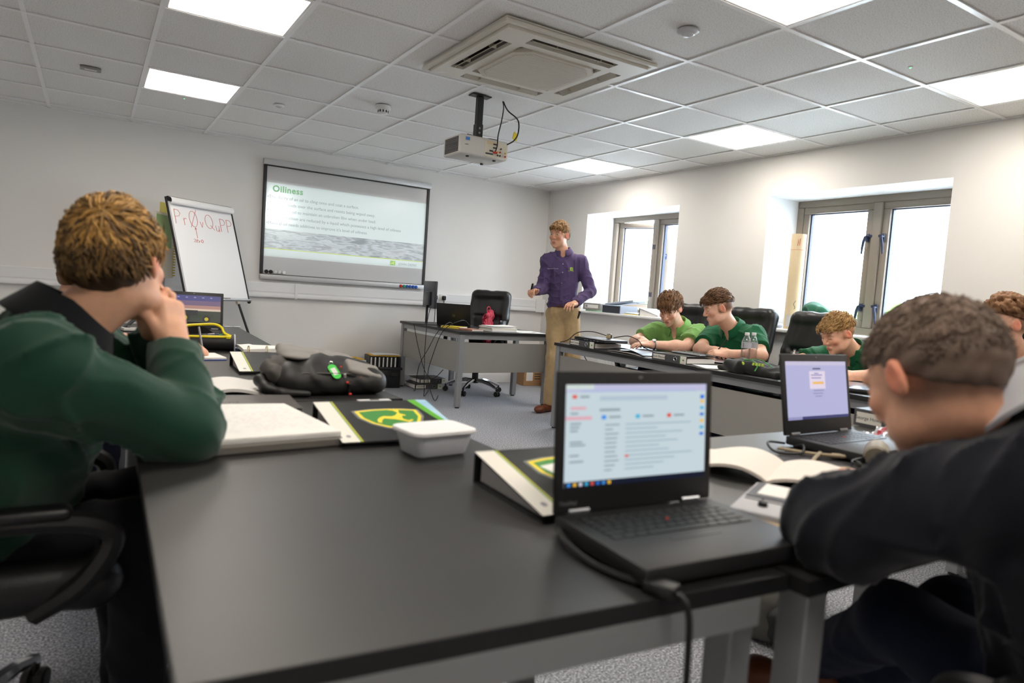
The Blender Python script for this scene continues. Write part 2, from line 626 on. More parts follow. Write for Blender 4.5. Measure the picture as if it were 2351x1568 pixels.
for i, (x, y, s) in enumerate([(-1.278, -5.076, 'beside the double window panel'), (-4.253, -1.289, 'in front of the easel panel')]):
    t = thing('emergency_indicator', 'tiny green emergency indicator lens in the ceiling tile ' + s, 'indicator', (x, y, ZC + .007))
    MB().lathe([(.012, 0), (.012, -.003), (.006, -.006), (.0001, -.007)], 14).build('bezel', m_plas_white, t)
    MB().lathe([(.005, -.006), (.004, -.009), (.0001, -.010)], 10).build('lamp', M('green_led', (120, 230, 150), .3, emit=(90, 255, 140), estr=1.2), t)

# ---- projector on its ceiling mount
pj = thing('projector', 'white ceiling projector with dark side grille and connector panel', 'projector', (-2.675, -3.03, 1.955))
m_pj = M('projector_shell', (205, 203, 198), 0.42)
MB().rbox((0, 0, .065), (.355, .245, .125), .014, 3).build('shell', m_pj, pj)
g = MB().box((-.1765, -.002, .065), (.006, .19, .095))
g.build('side_grille_recess', m_plas_black, pj, smooth=0)
for i in range(9):
    MB().box((-.1795, -.002, .025 + i * .0098), (.004, .185, .004), rotm(0, .5, 0)).build('grille_slat', M('grille_grey', (105, 104, 104), .5), pj, smooth=0)
MB().box((.085, -.1215, .062), (.17, .004, .098)).build('connector_panel', M('panel_cream', (214, 208, 192), .5), pj, smooth=0)
for (x, z) in [(.075, .095), (.075, .072), (.05, .05), (.05, .03), (.022, .03)]:
    MB().rbox((x, -.125, z), (.028, .006, .009), .002, 1).build('socket', M('socket_blue_black', (44, 46, 58), .5), pj)
for i, (x, z) in enumerate([(.12, .072), (.135, .05), (.115, .05), (.155, .05), (.115, .028), (.135, .028), (.155, .028), (.098, .05), (.098, .028)]):
    MB().cyl((x, -.123, z), (x, -.131, z), .0055, None, 10).build('jack', [m_plas_black, m_chrome, M('jack_red', (170, 40, 36), .5), M('jack_yellow', (210, 190, 70), .5)][i % 4], pj)
MB().box((.05, -.1245, .1), (.07, .0015, .022)).build('warning_label', M('label_cream', (214, 196, 160), .7), pj, smooth=0)
MB().box((-.125, -.1235, .1), (.03, .0015, .02)).build('blue_sticker', M('sticker_blue', (58, 122, 190), .5), pj, smooth=0)
text('LASER', .010, m_plas_black, pj, frame_T((-.145, -.1232, .06), (1, 0, 0), (0, 0, 1)))
MB().cyl((.02, .118, .062), (.02, .15, .062), .036, .034, 20).build('lens_barrel', m_plas_black, pj)
MB().ico((.02, .143, .062), .03, 2, (1, .35, 1)).build('lens_glass', M('lens_dark', (30, 30, 50), .05, spec=.8), pj)
for (x, y) in ((-.1, -.08), (.1, -.08), (.1, .09)):
    MB().cyl((x, y, .003), (x, y, -.006), .012, .01, 10).build('foot', m_plas_black, pj)
mt = thing('projector_mount', 'black square-tube ceiling bracket holding the projector', 'bracket', (-2.655, -3.01, 2.088))
MB().rbox((0, 0, .288), (.14, .07, .008), .002, 1).build('ceiling_plate', m_plas_black, mt)
MB().rbox((0, 0, .18), (.042, .042, .21), .004, 1).build('outer_tube', m_plas_black, mt)
MB().rbox((0, 0, .06), (.05, .05, .09), .004, 1).build('clamp', m_plas_black, mt)
for z in (.045, .075):
    MB().cyl((-.004, -.024, z), (-.004, -.031, z), .007, None, 8).build('bolt', m_steel, mt)
pl = MB()
pl.box((0, 0, .008), (.07, .07, .012))
for (x, y) in ((-.12, -.085), (.11, -.085), (.11, .085), (-.12, .085)):
    pl.tube([(0, 0, .01), (x * .6, y * .6, .012), (x, y, .004)], .006, 6)
pl.build('spider_arms', m_plas_black, mt)
t = thing('projector_cables', 'pair of black cables hanging from the ceiling to the projector', 'cable', (-2.50, -3.12, 2.09))
MB().tube(smooth_path([(.03, .12, .29), (.035, .06, .22), (.07, -.02, .15), (.06, -.05, .06), (.02, -.07, .0), (-.02, -.05, -.03)]), .0045, 7).build('cable', m_cable, t)
MB().tube(smooth_path([(.025, .12, .29), (.0, .06, .23), (-.06, -.03, .12), (-.09, -.05, .02), (-.095, -.055, -.05), (-.1, -.042, -.09)]), .004, 7).build('cable', m_cable, t)
MB().rbox((.045, -.04, .035), (.045, .004, .05), .001, 1, rotm(0, .3, .3)).build('yellow_tag', M('tag_yellow', (240, 214, 40), .5), t)
MB().rbox((-.1, -.045, -.094), (.03, .014, .012), .003, 1).build('red_plug', M('plug_red', (190, 44, 36), .4), t)
lamp = bpy.data.lights.new('projector_beam', 'SPOT')
lamp.energy = 62
lamp.color = (0.93, 1.0, 0.98)
lamp.spot_size = math.radians(56)
lamp.spot_blend = 0.15
lamp.shadow_soft_size = 0.03
lo = bpy.data.objects.new('projector_beam', lamp)
COL.objects.link(lo)
lo.location = (-2.655, -2.86, 2.017)
lo.rotation_euler = (PI / 2, 0, 0)
# rectangular gate of the projector (lens shift: the picture lies below the lens axis)
lamp.use_nodes = True
_nt = lamp.node_tree
_em = [n for n in _nt.nodes if n.type == 'EMISSION'][0]
_tc = _nt.nodes.new('ShaderNodeTexCoord')
_sp = _nt.nodes.new('ShaderNodeSeparateXYZ')
_nt.links.new(_tc.outputs['Normal'], _sp.inputs[0])
def _mth(op, a, b):
    n = _nt.nodes.new('ShaderNodeMath')
    n.operation = op
    for k, v in enumerate((a, b)):
        if isinstance(v, (int, float)):
            n.inputs[k].default_value = v
        else:
            _nt.links.new(v, n.inputs[k])
    return n.outputs[0]
_az = _mth('ABSOLUTE', _sp.outputs['Z'], 0)
_qx = _mth('DIVIDE', _sp.outputs['X'], _az)
_qy = _mth('DIVIDE', _sp.outputs['Y'], _az)
_in = _mth('MULTIPLY', _mth('LESS_THAN', _mth('ABSOLUTE', _mth('SUBTRACT', _qx, .047), 0), .3027), _mth('LESS_THAN', _mth('ABSOLUTE', _mth('ADD', _qy, .1265), 0), .1276))
_nt.links.new(_in, _em.inputs['Strength'])

# ---- windows
m_frame = M('window_taupe', (140, 129, 117), 0.4, bump=0.02, bscale=400)
m_gasket = M('window_gasket', (52, 62, 88), 0.5)
m_glass = glass_mat('window_glass', (250, 253, 255), 0.03)
m_handle = M('handle_blueblack', (38, 48, 76), 0.4)
m_sill = M('sill_white', (236, 236, 234), 0.35)
def sash(parent, y0, y1, z0, z1, x=.425, hinge_left=True):
    """frame bars + gasket + pane + beads, y0<y1"""
    fw = .055
    for (a, b) in (((y0, z0), (y1, z0 + fw)), ((y0, z1 - fw), (y1, z1)), ((y0, z0 + fw), (y0 + fw, z1 - fw)), ((y1 - fw, z0 + fw), (y1, z1 - fw))):
        MB().rbox((x, (a[0] + b[0]) / 2, (a[1] + b[1]) / 2), (.05, b[0] - a[0], b[1] - a[1]), .006, 2).build('sash_bar', m_frame, parent)
    g = MB()
    iy0, iy1, iz0, iz1 = y0 + fw, y1 - fw, z0 + fw, z1 - fw
    for (a, b) in (((iy0, iz0), (iy1, iz0 + .008)), ((iy0, iz1 - .008), (iy1, iz1)), ((iy0, iz0), (iy0 + .010, iz1)), ((iy1 - .010, iz0), (iy1, iz1))):
        g.b2((x + .0, a[0], a[1]), (x + .03, b[0], b[1]))
    g.build('gasket', m_gasket, parent, smooth=0)
    MB().box((x + .022, (iy0 + iy1) / 2, (iz0 + iz1) / 2), (.012, iy1 - iy0, iz1 - iz0)).build('pane', m_glass, parent, smooth=0)
def handle(parent, y, z, s, x=.398):
    h = MB().rbox((x - .008, y, z), (.016, .024, .062), .004, 2)
    h.cyl((x - .014, y, z + .006), (x - .042, y, z + .006), .010, .009, 12)
    h.tube([(x - .042, y, z + .008), (x - .046, y + s * .010, z - .03), (x - .044, y + s * .018, z - .08), (x - .04, y + s * .022, z - .13)], [.011, .011, .009, .006], 8)
    h.rbox((x - .01, y - s * .026, z + .012), (.02, .026, .02), .003, 1)
    return h.build('handle', m_handle, parent)
def window(n, y0, y1, label):
    wi = thing('window_%d' % n, label, None)
    wi['kind'] = 'structure'
    z0, z1 = .95, ZT
    fw = .06
    for (a, b) in (((y0, z0), (y1, z0 + fw)), ((y0, z1 - fw), (y1, z1)), ((y0, z0 + fw), (y0 + fw, z1 - fw)), ((y1 - fw, z0 + fw), (y1, z1 - fw))):
        MB().rbox((.43, (a[0] + b[0]) / 2, (a[1] + b[1]) / 2), (.07, b[0] - a[0], b[1] - a[1]), .006, 1).build('frame_bar', m_frame, wi)
    ym = (y0 + y1) / 2
    MB().rbox((.42, ym, (z0 + z1) / 2), (.07, .07, z1 - z0 - 2 * fw), .006, 2).build('mullion', m_frame, wi)
    # sill board + reveal lining
    MB().rbox((.17, ym, .938), (.44, y1 - y0 + .06, .026), .006, 2).build('window_sill', m_sill, wi)
    r = MB().b2((0.0005, y1 - .004, .95), (.40, y1 + .0, ZT)).b2((0.0005, y0, .95), (.40, y0 + .004, ZT)).b2((0.0005, y0, ZT - .004), (.40, y1, ZT))
    r.build('reveal_lining', m_reveal, wi, smooth=0)
    return wi, y0 + fw, ym - .035, ym + .035, y1 - fw, z0 + fw, z1 - fw
w1 = window(1, *WIN[0], 'smaller looking taupe window with one sash swung open beside the corner')
# fixed light (right), opened sash (left, hinged at the corner side and swung outwards)
sash(w1[0], w1[1] + .002, w1[2] - .002, w1[5], w1[6], .435)
op = bpy.data.objects.new('opening_sash', None)
COL.objects.link(op)
op.parent = w1[0]
W = w1[4] - w1[3]
tmp = thing('tmp', 'x', 'x')
sash(tmp, -W, 0, w1[5], w1[6], .0)
for ch in list(tmp.children):
    ch.parent = op
bpy.data.objects.remove(tmp, do_unlink=True)
op.location = (.455, w1[4], 0)
op.rotation_euler = (0, 0, math.radians(24))
h = MB().rbox((-.033, -W + .03, 1.62), (.016, .024, .06), .004, 2).tube([(-.04, -W + .03, 1.63), (-.07, -W + .035, 1.63), (-.072, -W + .09, 1.625), (-.07, -W + .15, 1.615)], [.009, .009, .009, .006], 8)
h.build('handle', m_handle, op)
for z in (1.70, 1.18):
    MB().rbox((.382, (w1[2] + w1[3]) / 2 + .012, z), (.008, .01, .05), .002, 1).build('latch_keep', m_handle, w1[0])
    MB().rbox((.382, (w1[2] + w1[3]) / 2 - .014, z), (.008, .01, .05), .002, 1).build('latch_keep', m_handle, w1[0])
w2 = window(2, *WIN[1], 'taupe double casement window with two closed sashes and four handles')
sash(w2[0], w2[1] + .002, w2[2] - .002, w2[5], w2[6], .428)
sash(w2[0], w2[3] + .002, w2[4] - .002, w2[5], w2[6], .428)
for z in (1.72, 1.17):
    handle(w2[0], w2[2] - .028, z, -1, .402)
    handle(w2[0], w2[3] + .028, z, 1, .402)

# ---- outside : ground and trees seen low through the glass
struct(MB().b2((.6, -120, -3.9), (160, 160, -3.7)).build('ground_outside', ramp_mat('pale_ground', [(.3, (204, 205, 203)), (.7, (220, 220, 218))], 'noise', .8, .95), smooth=0), 'pale ground outside the windows')
m_leaf = ramp_mat('leaf_green', [(.3, (84, 112, 60)), (.7, (140, 160, 100))], 'noise', 2.0, .8, bump=.0)
m_bark = M('bark', (92, 78, 64), .9, bump=.6, bscale=12)
rnd = random.Random(5)
tree_spots = [(24, 18, 5.0), (28, 25, 5.4), (33, 22, 5.6), (30, 33, 5.5), (36, 36, 5.9), (40, 28, 5.7), (27, 8.0, 5.6), (34, 15.5, 6.0), (34, 8.2, 5.8), (30, 3.2, 5.7), (36, 1.0, 6.0), (27, 14.5, 5.3)]
tlab = ['round leafy tree', 'broad leafy tree', 'tall leafy tree']
for i, (x, y, h) in enumerate(tree_spots):
    t = thing('tree', 'distant leafy green tree outside, washed out in the bright daylight', 'tree', (x, y, -3.7), rnd.random() * 6, group='trees beyond the windows')
    MB().tube([(0, 0, 0), (.05, .03, 1.2), (.0, .1, 2.6)], [.22, .17, .1], 8).build('trunk', m_bark, t)
    cr = MB()
    for k in range(9):
        a = rnd.random() * 6.28
        rr = rnd.random() * 1.4
        c = (rr * math.cos(a), rr * math.sin(a), h - 2.6 + rnd.random() * 1.5)
        bm = bmesh.new()
        bmesh.ops.create_icosphere(bm, subdivisions=3, radius=.75 + rnd.random() * .35)
        for v in bm.verts:
            s = 1 + .16 * math.sin(9 * v.co.x + k) * math.cos(8 * v.co.y) + rnd.uniform(-.12, .12)
            v.co = v.co * s + Vector(c)
        cr.bm(bm)
    cr.build('crown', m_leaf, t, smooth=0)
# =================================================================== SDF modelling (smooth unions -> surface nets)
def smin(a, b, k):
    h = np.clip(.5 + .5 * (b - a) / k, 0, 1)
    return b + (a - b) * h - k * h * (1 - h)

class Sdf:
    def __init__(s):
        s.p = []
    def cone(s, a, b, ra, rb=None, k=.015, op='u', flat=(0, 0), R=None):
        rb = ra if rb is None else rb
        a, b = np.array(a, float), np.array(b, float)
        m = max(ra, rb)
        s.p.append(('c', np.minimum(a, b) - m, np.maximum(a, b) + m, (a, b, ra, rb, flat), k, op))
        return s
    def chain(s, pts, rs, k=.015, op='u'):
        for i in range(len(pts) - 1):
            s.cone(pts[i], pts[i + 1], rs[i], rs[i + 1], k, op)
        return s
    def ell(s, c, r, R=None, k=.02, op='u'):
        c, r = np.array(c, float), np.array(r, float)
        m = r.max() if R is not None else r
        s.p.append(('e', c - m, c + m, (c, r, None if R is None else np.array(R)), k, op))
        return s
    def rbox(s, c, hs, rad, R=None, k=.01, op='u'):
        c, hs = np.array(c, float), np.array(hs, float)
        m = np.linalg.norm(hs) if R is not None else hs
        s.p.append(('b', c - m, c + m, (c, hs, rad, None if R is None else np.array(R)), k, op))
        return s
    def half(s, p, n, lo, hi, k=.004):
        """cut away everything on the n side of the plane inside the box lo..hi"""
        n = np.array(n, float)
        s.p.append(('h', np.array(lo, float), np.array(hi, float), (np.array(p, float), n / np.linalg.norm(n)), k, 'h'))
        return s
    def field(s, h, pad=.03, noise=None):
        us = [q for q in s.p if q[5] == 'u']
        lo = np.min([q[1] for q in us], 0) - pad
        hi = np.max([q[2] for q in us], 0) + pad
        n = np.ceil((hi - lo) / h).astype(int) + 1
        F = np.full(n, .08, np.float32)
        ax = [(lo[i] + h * np.arange(n[i])).astype(np.float32) for i in range(3)]
        for kind, l, u, d, k, op in s.p:
            mg = k + h * 3 + (.03 if op == 'u' else .0)
            i0 = np.clip(np.floor((l - mg - lo) / h).astype(int), 0, n - 1)
            i1 = np.clip(np.ceil((u + mg - lo) / h).astype(int) + 1, 1, n)
            if (i1 <= i0).any():
                continue
            sl = tuple(slice(i0[i], i1[i]) for i in range(3))
            X, Y, Z = (ax[0][sl[0]][:, None, None], ax[1][sl[1]][None, :, None], ax[2][sl[2]][None, None, :])
            if kind == 'c':
                a, b, ra, rb, flat = d
                ab = b - a
                L2 = max(ab @ ab, 1e-12)
                t = ((X - a[0]) * ab[0] + (Y - a[1]) * ab[1] + (Z - a[2]) * ab[2]) / L2
                tc = np.clip(t, 0, 1)
                D = np.sqrt((X - a[0] - tc * ab[0]) ** 2 + (Y - a[1] - tc * ab[1]) ** 2 + (Z - a[2] - tc * ab[2]) ** 2) - (ra + (rb - ra) * tc)
                L = math.sqrt(L2)
                if flat[0]:
                    D = np.maximum(D, -t * L)
                if flat[1]:
                    D = np.maximum(D, (t - 1) * L)
            elif kind == 'h':
                p, nn = d
                D = (X - p[0]) * nn[0] + (Y - p[1]) * nn[1] + (Z - p[2]) * nn[2]
                F[sl] = np.maximum(F[sl], D)
                continue
            else:
                c = d[0]
                px, py, pz = X - c[0], Y - c[1], Z - c[2]
                R = d[-1]
                if R is not None:
                    px, py, pz = (px * R[0, 0] + py * R[1, 0] + pz * R[2, 0], px * R[0, 1] + py * R[1, 1] + pz * R[2, 1], px * R[0, 2] + py * R[1, 2] + pz * R[2, 2])
                if kind == 'e':
                    r = d[1]
                    k0 = np.sqrt((px / r[0]) ** 2 + (py / r[1]) ** 2 + (pz / r[2]) ** 2)
                    k1 = np.sqrt((px / r[0] ** 2) ** 2 + (py / r[1] ** 2) ** 2 + (pz / r[2] ** 2) ** 2) + 1e-9
                    D = np.where(k0 < .05, -r.min(), k0 * (k0 - 1) / k1)
                else:
                    hs, rad = d[1], d[2]
                    qx, qy, qz = np.abs(px) - hs[0] + rad, np.abs(py) - hs[1] + rad, np.abs(pz) - hs[2] + rad
                    D = np.sqrt(np.maximum(qx, 0) ** 2 + np.maximum(qy, 0) ** 2 + np.maximum(qz, 0) ** 2) + np.minimum(np.maximum(qx, np.maximum(qy, qz)), 0) - rad
            if op == 'u':
                F[sl] = smin(F[sl], D, k)
            else:
                F[sl] = -smin(-F[sl], D, k)
        if noise is not None:
            F += noise(ax[0][:, None, None], ax[1][None, :, None], ax[2][None, None, :]).astype(np.float32)
        return F, lo, h
    def mesh(s, h=.006, noise=None):
        F, lo, h = s.field(h, noise=noise)
        return nets(F, lo, h)

def nets(F, lo, h):
    S = F < 0
    c = [S[i:S.shape[0] - 1 + i, j:S.shape[1] - 1 + j, k:S.shape[2] - 1 + k] for i in (0, 1) for j in (0, 1) for k in (0, 1)]
    cnt = sum(x.astype(np.int8) for x in c)
    act = np.nonzero((cnt > 0) & (cnt < 8))
    I = np.stack(act, 1)
    n = len(I)
    idx = np.full(cnt.shape, -1, np.int32)
    idx[act] = np.arange(n)
    offs = np.array([(i, j, k) for i in (0, 1) for j in (0, 1) for k in (0, 1)])
    V = np.stack([F[I[:, 0] + o[0], I[:, 1] + o[1], I[:, 2] + o[2]] for o in offs], 1)
    P = np.zeros((n, 3))
    W = np.zeros(n)
    for a in range(8):
        for b in range(a + 1, 8):
            if np.abs(offs[a] - offs[b]).sum() != 1:
                continue
            cr = (V[:, a] < 0) != (V[:, b] < 0)
            t = np.where(cr, V[:, a] / np.where(cr, V[:, a] - V[:, b], 1), 0)
            P += np.where(cr[:, None], offs[a] + t[:, None] * (offs[b] - offs[a]), 0)
            W += cr
    P = lo + h * (I + P / W[:, None])
    quads = []
    for ax in range(3):
        b, c2 = (ax + 1) % 3, (ax + 2) % 3
        s0 = [slice(None)] * 3
        s1 = [slice(None)] * 3
        s0[ax] = slice(0, -1)
        s1[ax] = slice(1, None)
        A, B = S[tuple(s0)], S[tuple(s1)]
        e = np.stack(np.nonzero(A != B), 1)
        e = e[(e[:, b] > 0) & (e[:, c2] > 0) & (e[:, b] < F.shape[b] - 1) & (e[:, c2] < F.shape[c2] - 1)]
        fl = A[tuple(e.T)]
        def g(db, dc):
            q = e.copy()
            q[:, b] -= db
            q[:, c2] -= dc
            return idx[tuple(q.T)]
        q = np.stack([g(1, 1), g(0, 1), g(0, 0), g(1, 0)], 1)
        q[~fl] = q[~fl][:, ::-1]
        quads.append(q)
    Q = np.concatenate(quads)
    Q = Q[(Q >= 0).all(1)]
    return P, Q

def vnormals(P, Q):
    N = np.zeros_like(P)
    a = np.cross(P[Q[:, 2]] - P[Q[:, 0]], P[Q[:, 3]] - P[Q[:, 1]])
    for k in range(4):
        np.add.at(N, Q[:, k], a)
    return N / (np.linalg.norm(N, axis=1)[:, None] + 1e-12)

def relax(P, Q, it=2, lam=.5):
    for _ in range(it):
        S = np.zeros_like(P)
        C = np.zeros(len(P))
        for k in range(4):
            np.add.at(S, Q[:, k], P[Q[:, (k + 1) % 4]] + P[Q[:, k - 1]])
            np.add.at(C, Q[:, k], 2)
        P = P + lam * (S / np.maximum(C, 1)[:, None] - P)
    return P

def np_mesh(name, P, Q, mat, parent=None, off=(0, 0, 0), col=None, extra=None):
    P = P - np.array(off)
    if extra is not None and len(extra[0]):
        eP, eQ, eC = extra
        Q = np.concatenate([Q, eQ + len(P)])
        P = np.concatenate([P, eP - np.array(off)])
        if col is not None:
            col = np.concatenate([col, eC])
    me = bpy.data.meshes.new(name)
    me.vertices.add(len(P))
    me.vertices.foreach_set('co', P.astype(np.float32).ravel())
    me.loops.add(4 * len(Q))
    me.loops.foreach_set('vertex_index', Q.astype(np.int32).ravel())
    me.polygons.add(len(Q))
    me.polygons.foreach_set('loop_start', np.arange(0, 4 * len(Q), 4, dtype=np.int32))
    me.update(calc_edges=True)
    me.validate()
    me.shade_smooth()
    if col is not None:
        ca = me.color_attributes.new('Col', 'FLOAT_COLOR', 'POINT')
        ca.data.foreach_set('color', np.concatenate([col, np.ones((len(col), 1))], 1).astype(np.float32).ravel())
    for m in (mat if isinstance(mat, (list, tuple)) else [mat]):
        me.materials.append(m)
    return link(name, me, parent)

def wavy(seed, amp, freq, warp=1.5, aniso=(1, 1, 1)):
    r = np.random.RandomState(seed)
    ks = r.normal(size=(5, 3)) * freq * np.array(aniso)
    ph = r.rand(5) * 6.28
    k2 = r.normal(size=(5, 3)) * freq * .5
    def fn(X, Y, Z):
        o = 0
        for i in range(5):
            o = o + np.sin(ks[i, 0] * X + ks[i, 1] * Y + ks[i, 2] * Z + ph[i] + warp * np.sin(k2[i, 0] * X + k2[i, 1] * Y + k2[i, 2] * Z))
        return amp * o / 2.2
    return fn

def folds(seed, amp, freq, base=.003):
    r = np.random.RandomState(seed)
    ks = r.normal(size=(4, 3))
    ks = ks / np.linalg.norm(ks, axis=1)[:, None] * freq * np.array([.8, 1.0, 1.25, 1.6])[:, None]
    k2 = r.normal(size=(4, 3)) * freq * .35
    ph = r.rand(4) * 6.28
    wv = wavy(seed + 7, base, freq * .7)
    def fn(X, Y, Z):
        o = wv(X, Y, Z)
        for i in range(4):
            a = np.sin(ks[i, 0] * X + ks[i, 1] * Y + ks[i, 2] * Z + ph[i] + 1.4 * np.sin(k2[i, 0] * X + k2[i, 1] * Y + k2[i, 2] * Z))
            m = .5 + .5 * np.sin(k2[i, 2] * X + k2[i, 0] * Y - k2[i, 1] * Z + 2 * ph[i])
            o = o - amp * m * (1 - np.abs(a)) ** 3
        return o
    return fn

# =================================================================== FRONT WALL
m_board = M('whiteboard_enamel', (205, 204, 204), 0.16, spec=0.5)
m_board_al = M('board_aluminium', (196, 197, 199), 0.4, metal=.3)
wb = thing('whiteboard', 'wide wall mounted whiteboard showing a projected slide', 'whiteboard', (-2.52, 0, 1.06))
MB().rbox((0, -.014, .58), (1.74, .02, 1.12), .003, 1).build('board', m_board, wb)
MB().rbox((0, -.03, 1.152), (1.79, .055, .058), .006, 2).build('top_rail', m_board_al, wb)
MB().box((0, -.042, 1.118), (1.76, .008, .012)).build('top_seal', m_plas_black, wb, smooth=0)
for s in (-1, 1):
    MB().rbox((s * .872, -.02, .59), (.03, .034, 1.07), .004, 1).build('side_rail', M('board_black_rail', (38, 38, 42), .4), wb)
MB().rbox((0, -.035, .03), (1.78, .065, .05), .008, 2).build('pen_tray', m_board_al, wb)
MB().box((0, -.026, .058), (1.74, .006, .006)).build('bottom_seal', m_plas_black, wb, smooth=0)
# the projected slide (flat print on the board face)
yb = -.0245
SX0, SX1, SZ0, SZ1 = -.858, .858, .232, .958
def sl(u, v):
    return (SX0 + (SX1 - SX0) * u, yb - .0004, SZ0 + (SZ1 - SZ0) * v)
def srect(u0, v0, u1, v1, name, mat, dy=0.0):
    a, b = sl(u0, v0), sl(u1, v1)
    return MB().b2((a[0], yb - .0006 - dy, a[2]), (b[0], yb - .0001, b[2])).build(name, mat, wb, smooth=0)
srect(0, 0, 1, 1, 'slide', M('slide_white', (222, 232, 232), .16))
m_est = ramp_mat('slide_estuary', [(.36, (150, 156, 162)), (.46, (200, 206, 212)), (.5, (164, 168, 172)), (.56, (206, 212, 216)), (.66, (180, 182, 184))], 'noise', 2.6, .3, detail=5, stretch=(1, 1, 5.5), spec=.4)
srect(0, .11, 1, .375, 'slide_picture', m_est, .0002)
srect(0, .105, 1, .115, 'slide_rule', M('slide_lime', (206, 222, 110), .4), .0004)
m_st = M('slide_text', (150, 158, 166), .5)
m_stg = M('slide_green', (132, 190, 138), .5)
def stext(s, size, u, v, mat=m_st, **k):
    a = sl(u, v)
    return text(s, size, mat, wb, frame_T((a[0], yb - .0012, a[2]), (1, 0, 0), (0, 0, 1)), 'slide_text', **k)
stext('Oiliness', .085, .035, .885, m_stg, bold=.0025, space=1.08)
for i, s in enumerate(['\u2022The ability of an oil to cling onto and coat a surface.', '\u2022The oil spreads over the surface and resists being wiped away.', '\u2022It allows the oil to maintain an unbroken film when under load.',
                       '\u2022Levels of friction are reduced by a liquid which possesses a high level of oiliness', "\u2022Mineral oil needs additives to improve it's level of oiliness."]):
    stext(s, .0435, .008, .79 - i * .088)
stext('JOHN DEERE', .036, .83, .032, space=1.05)
def deer(T, name, parent, mat, s=1.0):
    """leaping deer mark, about 1 unit wide, traced as a few polygons"""
    body = [(-.48, -.08), (-.34, .10), (-.20, .20), (.05, .16), (.20, .24), (.30, .38), (.36, .52), (.42, .36), (.54, .26), (.52, .18), (.42, .20), (.36, .06), (.34, -.08), (.46, -.22), (.60, -.14), (.64, -.20), (.46, -.36), (.26, -.20), (.10, -.10), (-.10, -.04), (-.22, .02), (-.34, -.12), (-.42, -.34), (-.52, -.30)]
    ant = [(.34, .50), (.26, .66), (.10, .70), (.22, .72), (.22, .84), (.30, .72), (.36, .86), (.38, .70), (.48, .80), (.44, .60), (.40, .46)]
    m = MB()
    for poly in (body, ant):
        bm = bmesh.new()
        vs = [bm.verts.new((x * s, y * s, 0)) for x, y in poly]
        f = bm.faces.new(vs)
        bmesh.ops.triangulate(bm, faces=[f])
        r = bmesh.ops.extrude_face_region(bm, geom=list(bm.faces))
        for v in r['geom']:
            if isinstance(v, bmesh.types.BMVert):
                v.co.z += .0004
        m.bm(bm, 0, T)
    return m.build(name, mat, parent, smooth=0)
a = sl(.79, .055)
MB().rbox((a[0], yb - .0007, a[2]), (.06, .001, .05), .0004, 1).build('slide_logo', M('slide_logo_green', (150, 200, 120), .4), wb)
deer(frame_T((a[0] - .003, yb - .0014, a[2] - .004), (1, 0, 0), (0, 0, 1)), 'slide_logo_deer', wb, M('slide_logo_yellow', (226, 230, 130), .4), .04)
# magnets
def magnet(x, z, mat, label, y=-.037):
    t = thing('magnet', label, 'magnet', (x, y, z), group='round magnets on the whiteboard', rot=(PI / 2, 0, 0))
    MB().lathe([(.018, -.011), (.018, .004), (.013, .009), (.0001, .009)], 18).build('button', mat, t)
    MB().lathe([(.012, .0095), (.011, .011), (.0001, .011)], 14).build('cap_centre', mat, t)
mk = {'black': (20, 20, 22), 'white': (225, 225, 225), 'red': (190, 40, 44), 'green': (50, 150, 110), 'blue': (40, 90, 180)}
for i, c in enumerate(['black', 'black', 'white', 'white', 'white']):
    magnet(-3.345 + i * .042, 1.142, M('magnet_' + c, mk[c], .35), c + ' round magnet at the lower corner of the whiteboard beside the easel')
for i, c in enumerate(['red', 'green', 'blue', 'blue', 'blue', 'blue']):
    magnet(-1.93 + i * .036, 1.088, M('magnet_' + c, mk[c], .35), c + ' round magnet on the pen tray above the monitor', -.070)

# dado trunking
tr = struct(thing('trim_1', 'white plastic dado trunking along the wall under the whiteboard', None))
del tr['label']
tr['label'] = 'white plastic dado trunking along the wall under the whiteboard'
m_trunk = M('trunking_white', (232, 232, 232), .35)
prof = [(0, .885), (.045, .885), (.055, .893), (.058, .91), (.052, .924), (.046, .928), (.046, .94), (.05, .944), (.05, 1.028), (.044, 1.036), (0, 1.036)]
for (x0, x1) in ((XL, -4.55), (-4.548, -3.052), (-3.05, -1.552), (-1.55, -.12)):
    m = MB()
    m.prism(prof, x0, x1, Matrix(((0, 0, 1, 0), (-1, 0, 0, 0), (0, 1, 0, 0), (0, 0, 0, 1))))
    m.build('trunking_length', m_trunk, tr)
for x in (-4.549, -3.051, -1.551):
    MB().b2((x - .012, -.061, .883), (x + .012, 0, 1.038)).build('joint_cover', m_trunk, tr, smooth=0)
MB().b2((-.13, -.062, .88), (0, 0, 1.04)).build('corner_piece', m_trunk, tr, smooth=0)
for (x, l) in ((-1.505, 'behind the monitor'), (-1.40, 'nearer the leather chair')):
    t = thing('power_socket', 'white wall socket in the trunking with a black plug, ' + l, 'socket', (x, -.0505, .985))
    MB().rbox((0, -.005, 0), (.088, .01, .078), .003, 2).build('faceplate', m_plas_white, t)
    p = MB().rbox((0, -.022, 0), (.048, .026, .05), .010, 3)
    p.cyl((0, -.035, 0), (0, -.042, 0), .017, .015, 16)
    pl = p.build('plug', m_plas_black, t)
    MB().tube(smooth_path([(0, -.025, -.02), (0, -.027, -.06), (.004, -.02, -.16), (.002, -.018, -.30)]), .004, 6).build('flex', m_cable, pl)

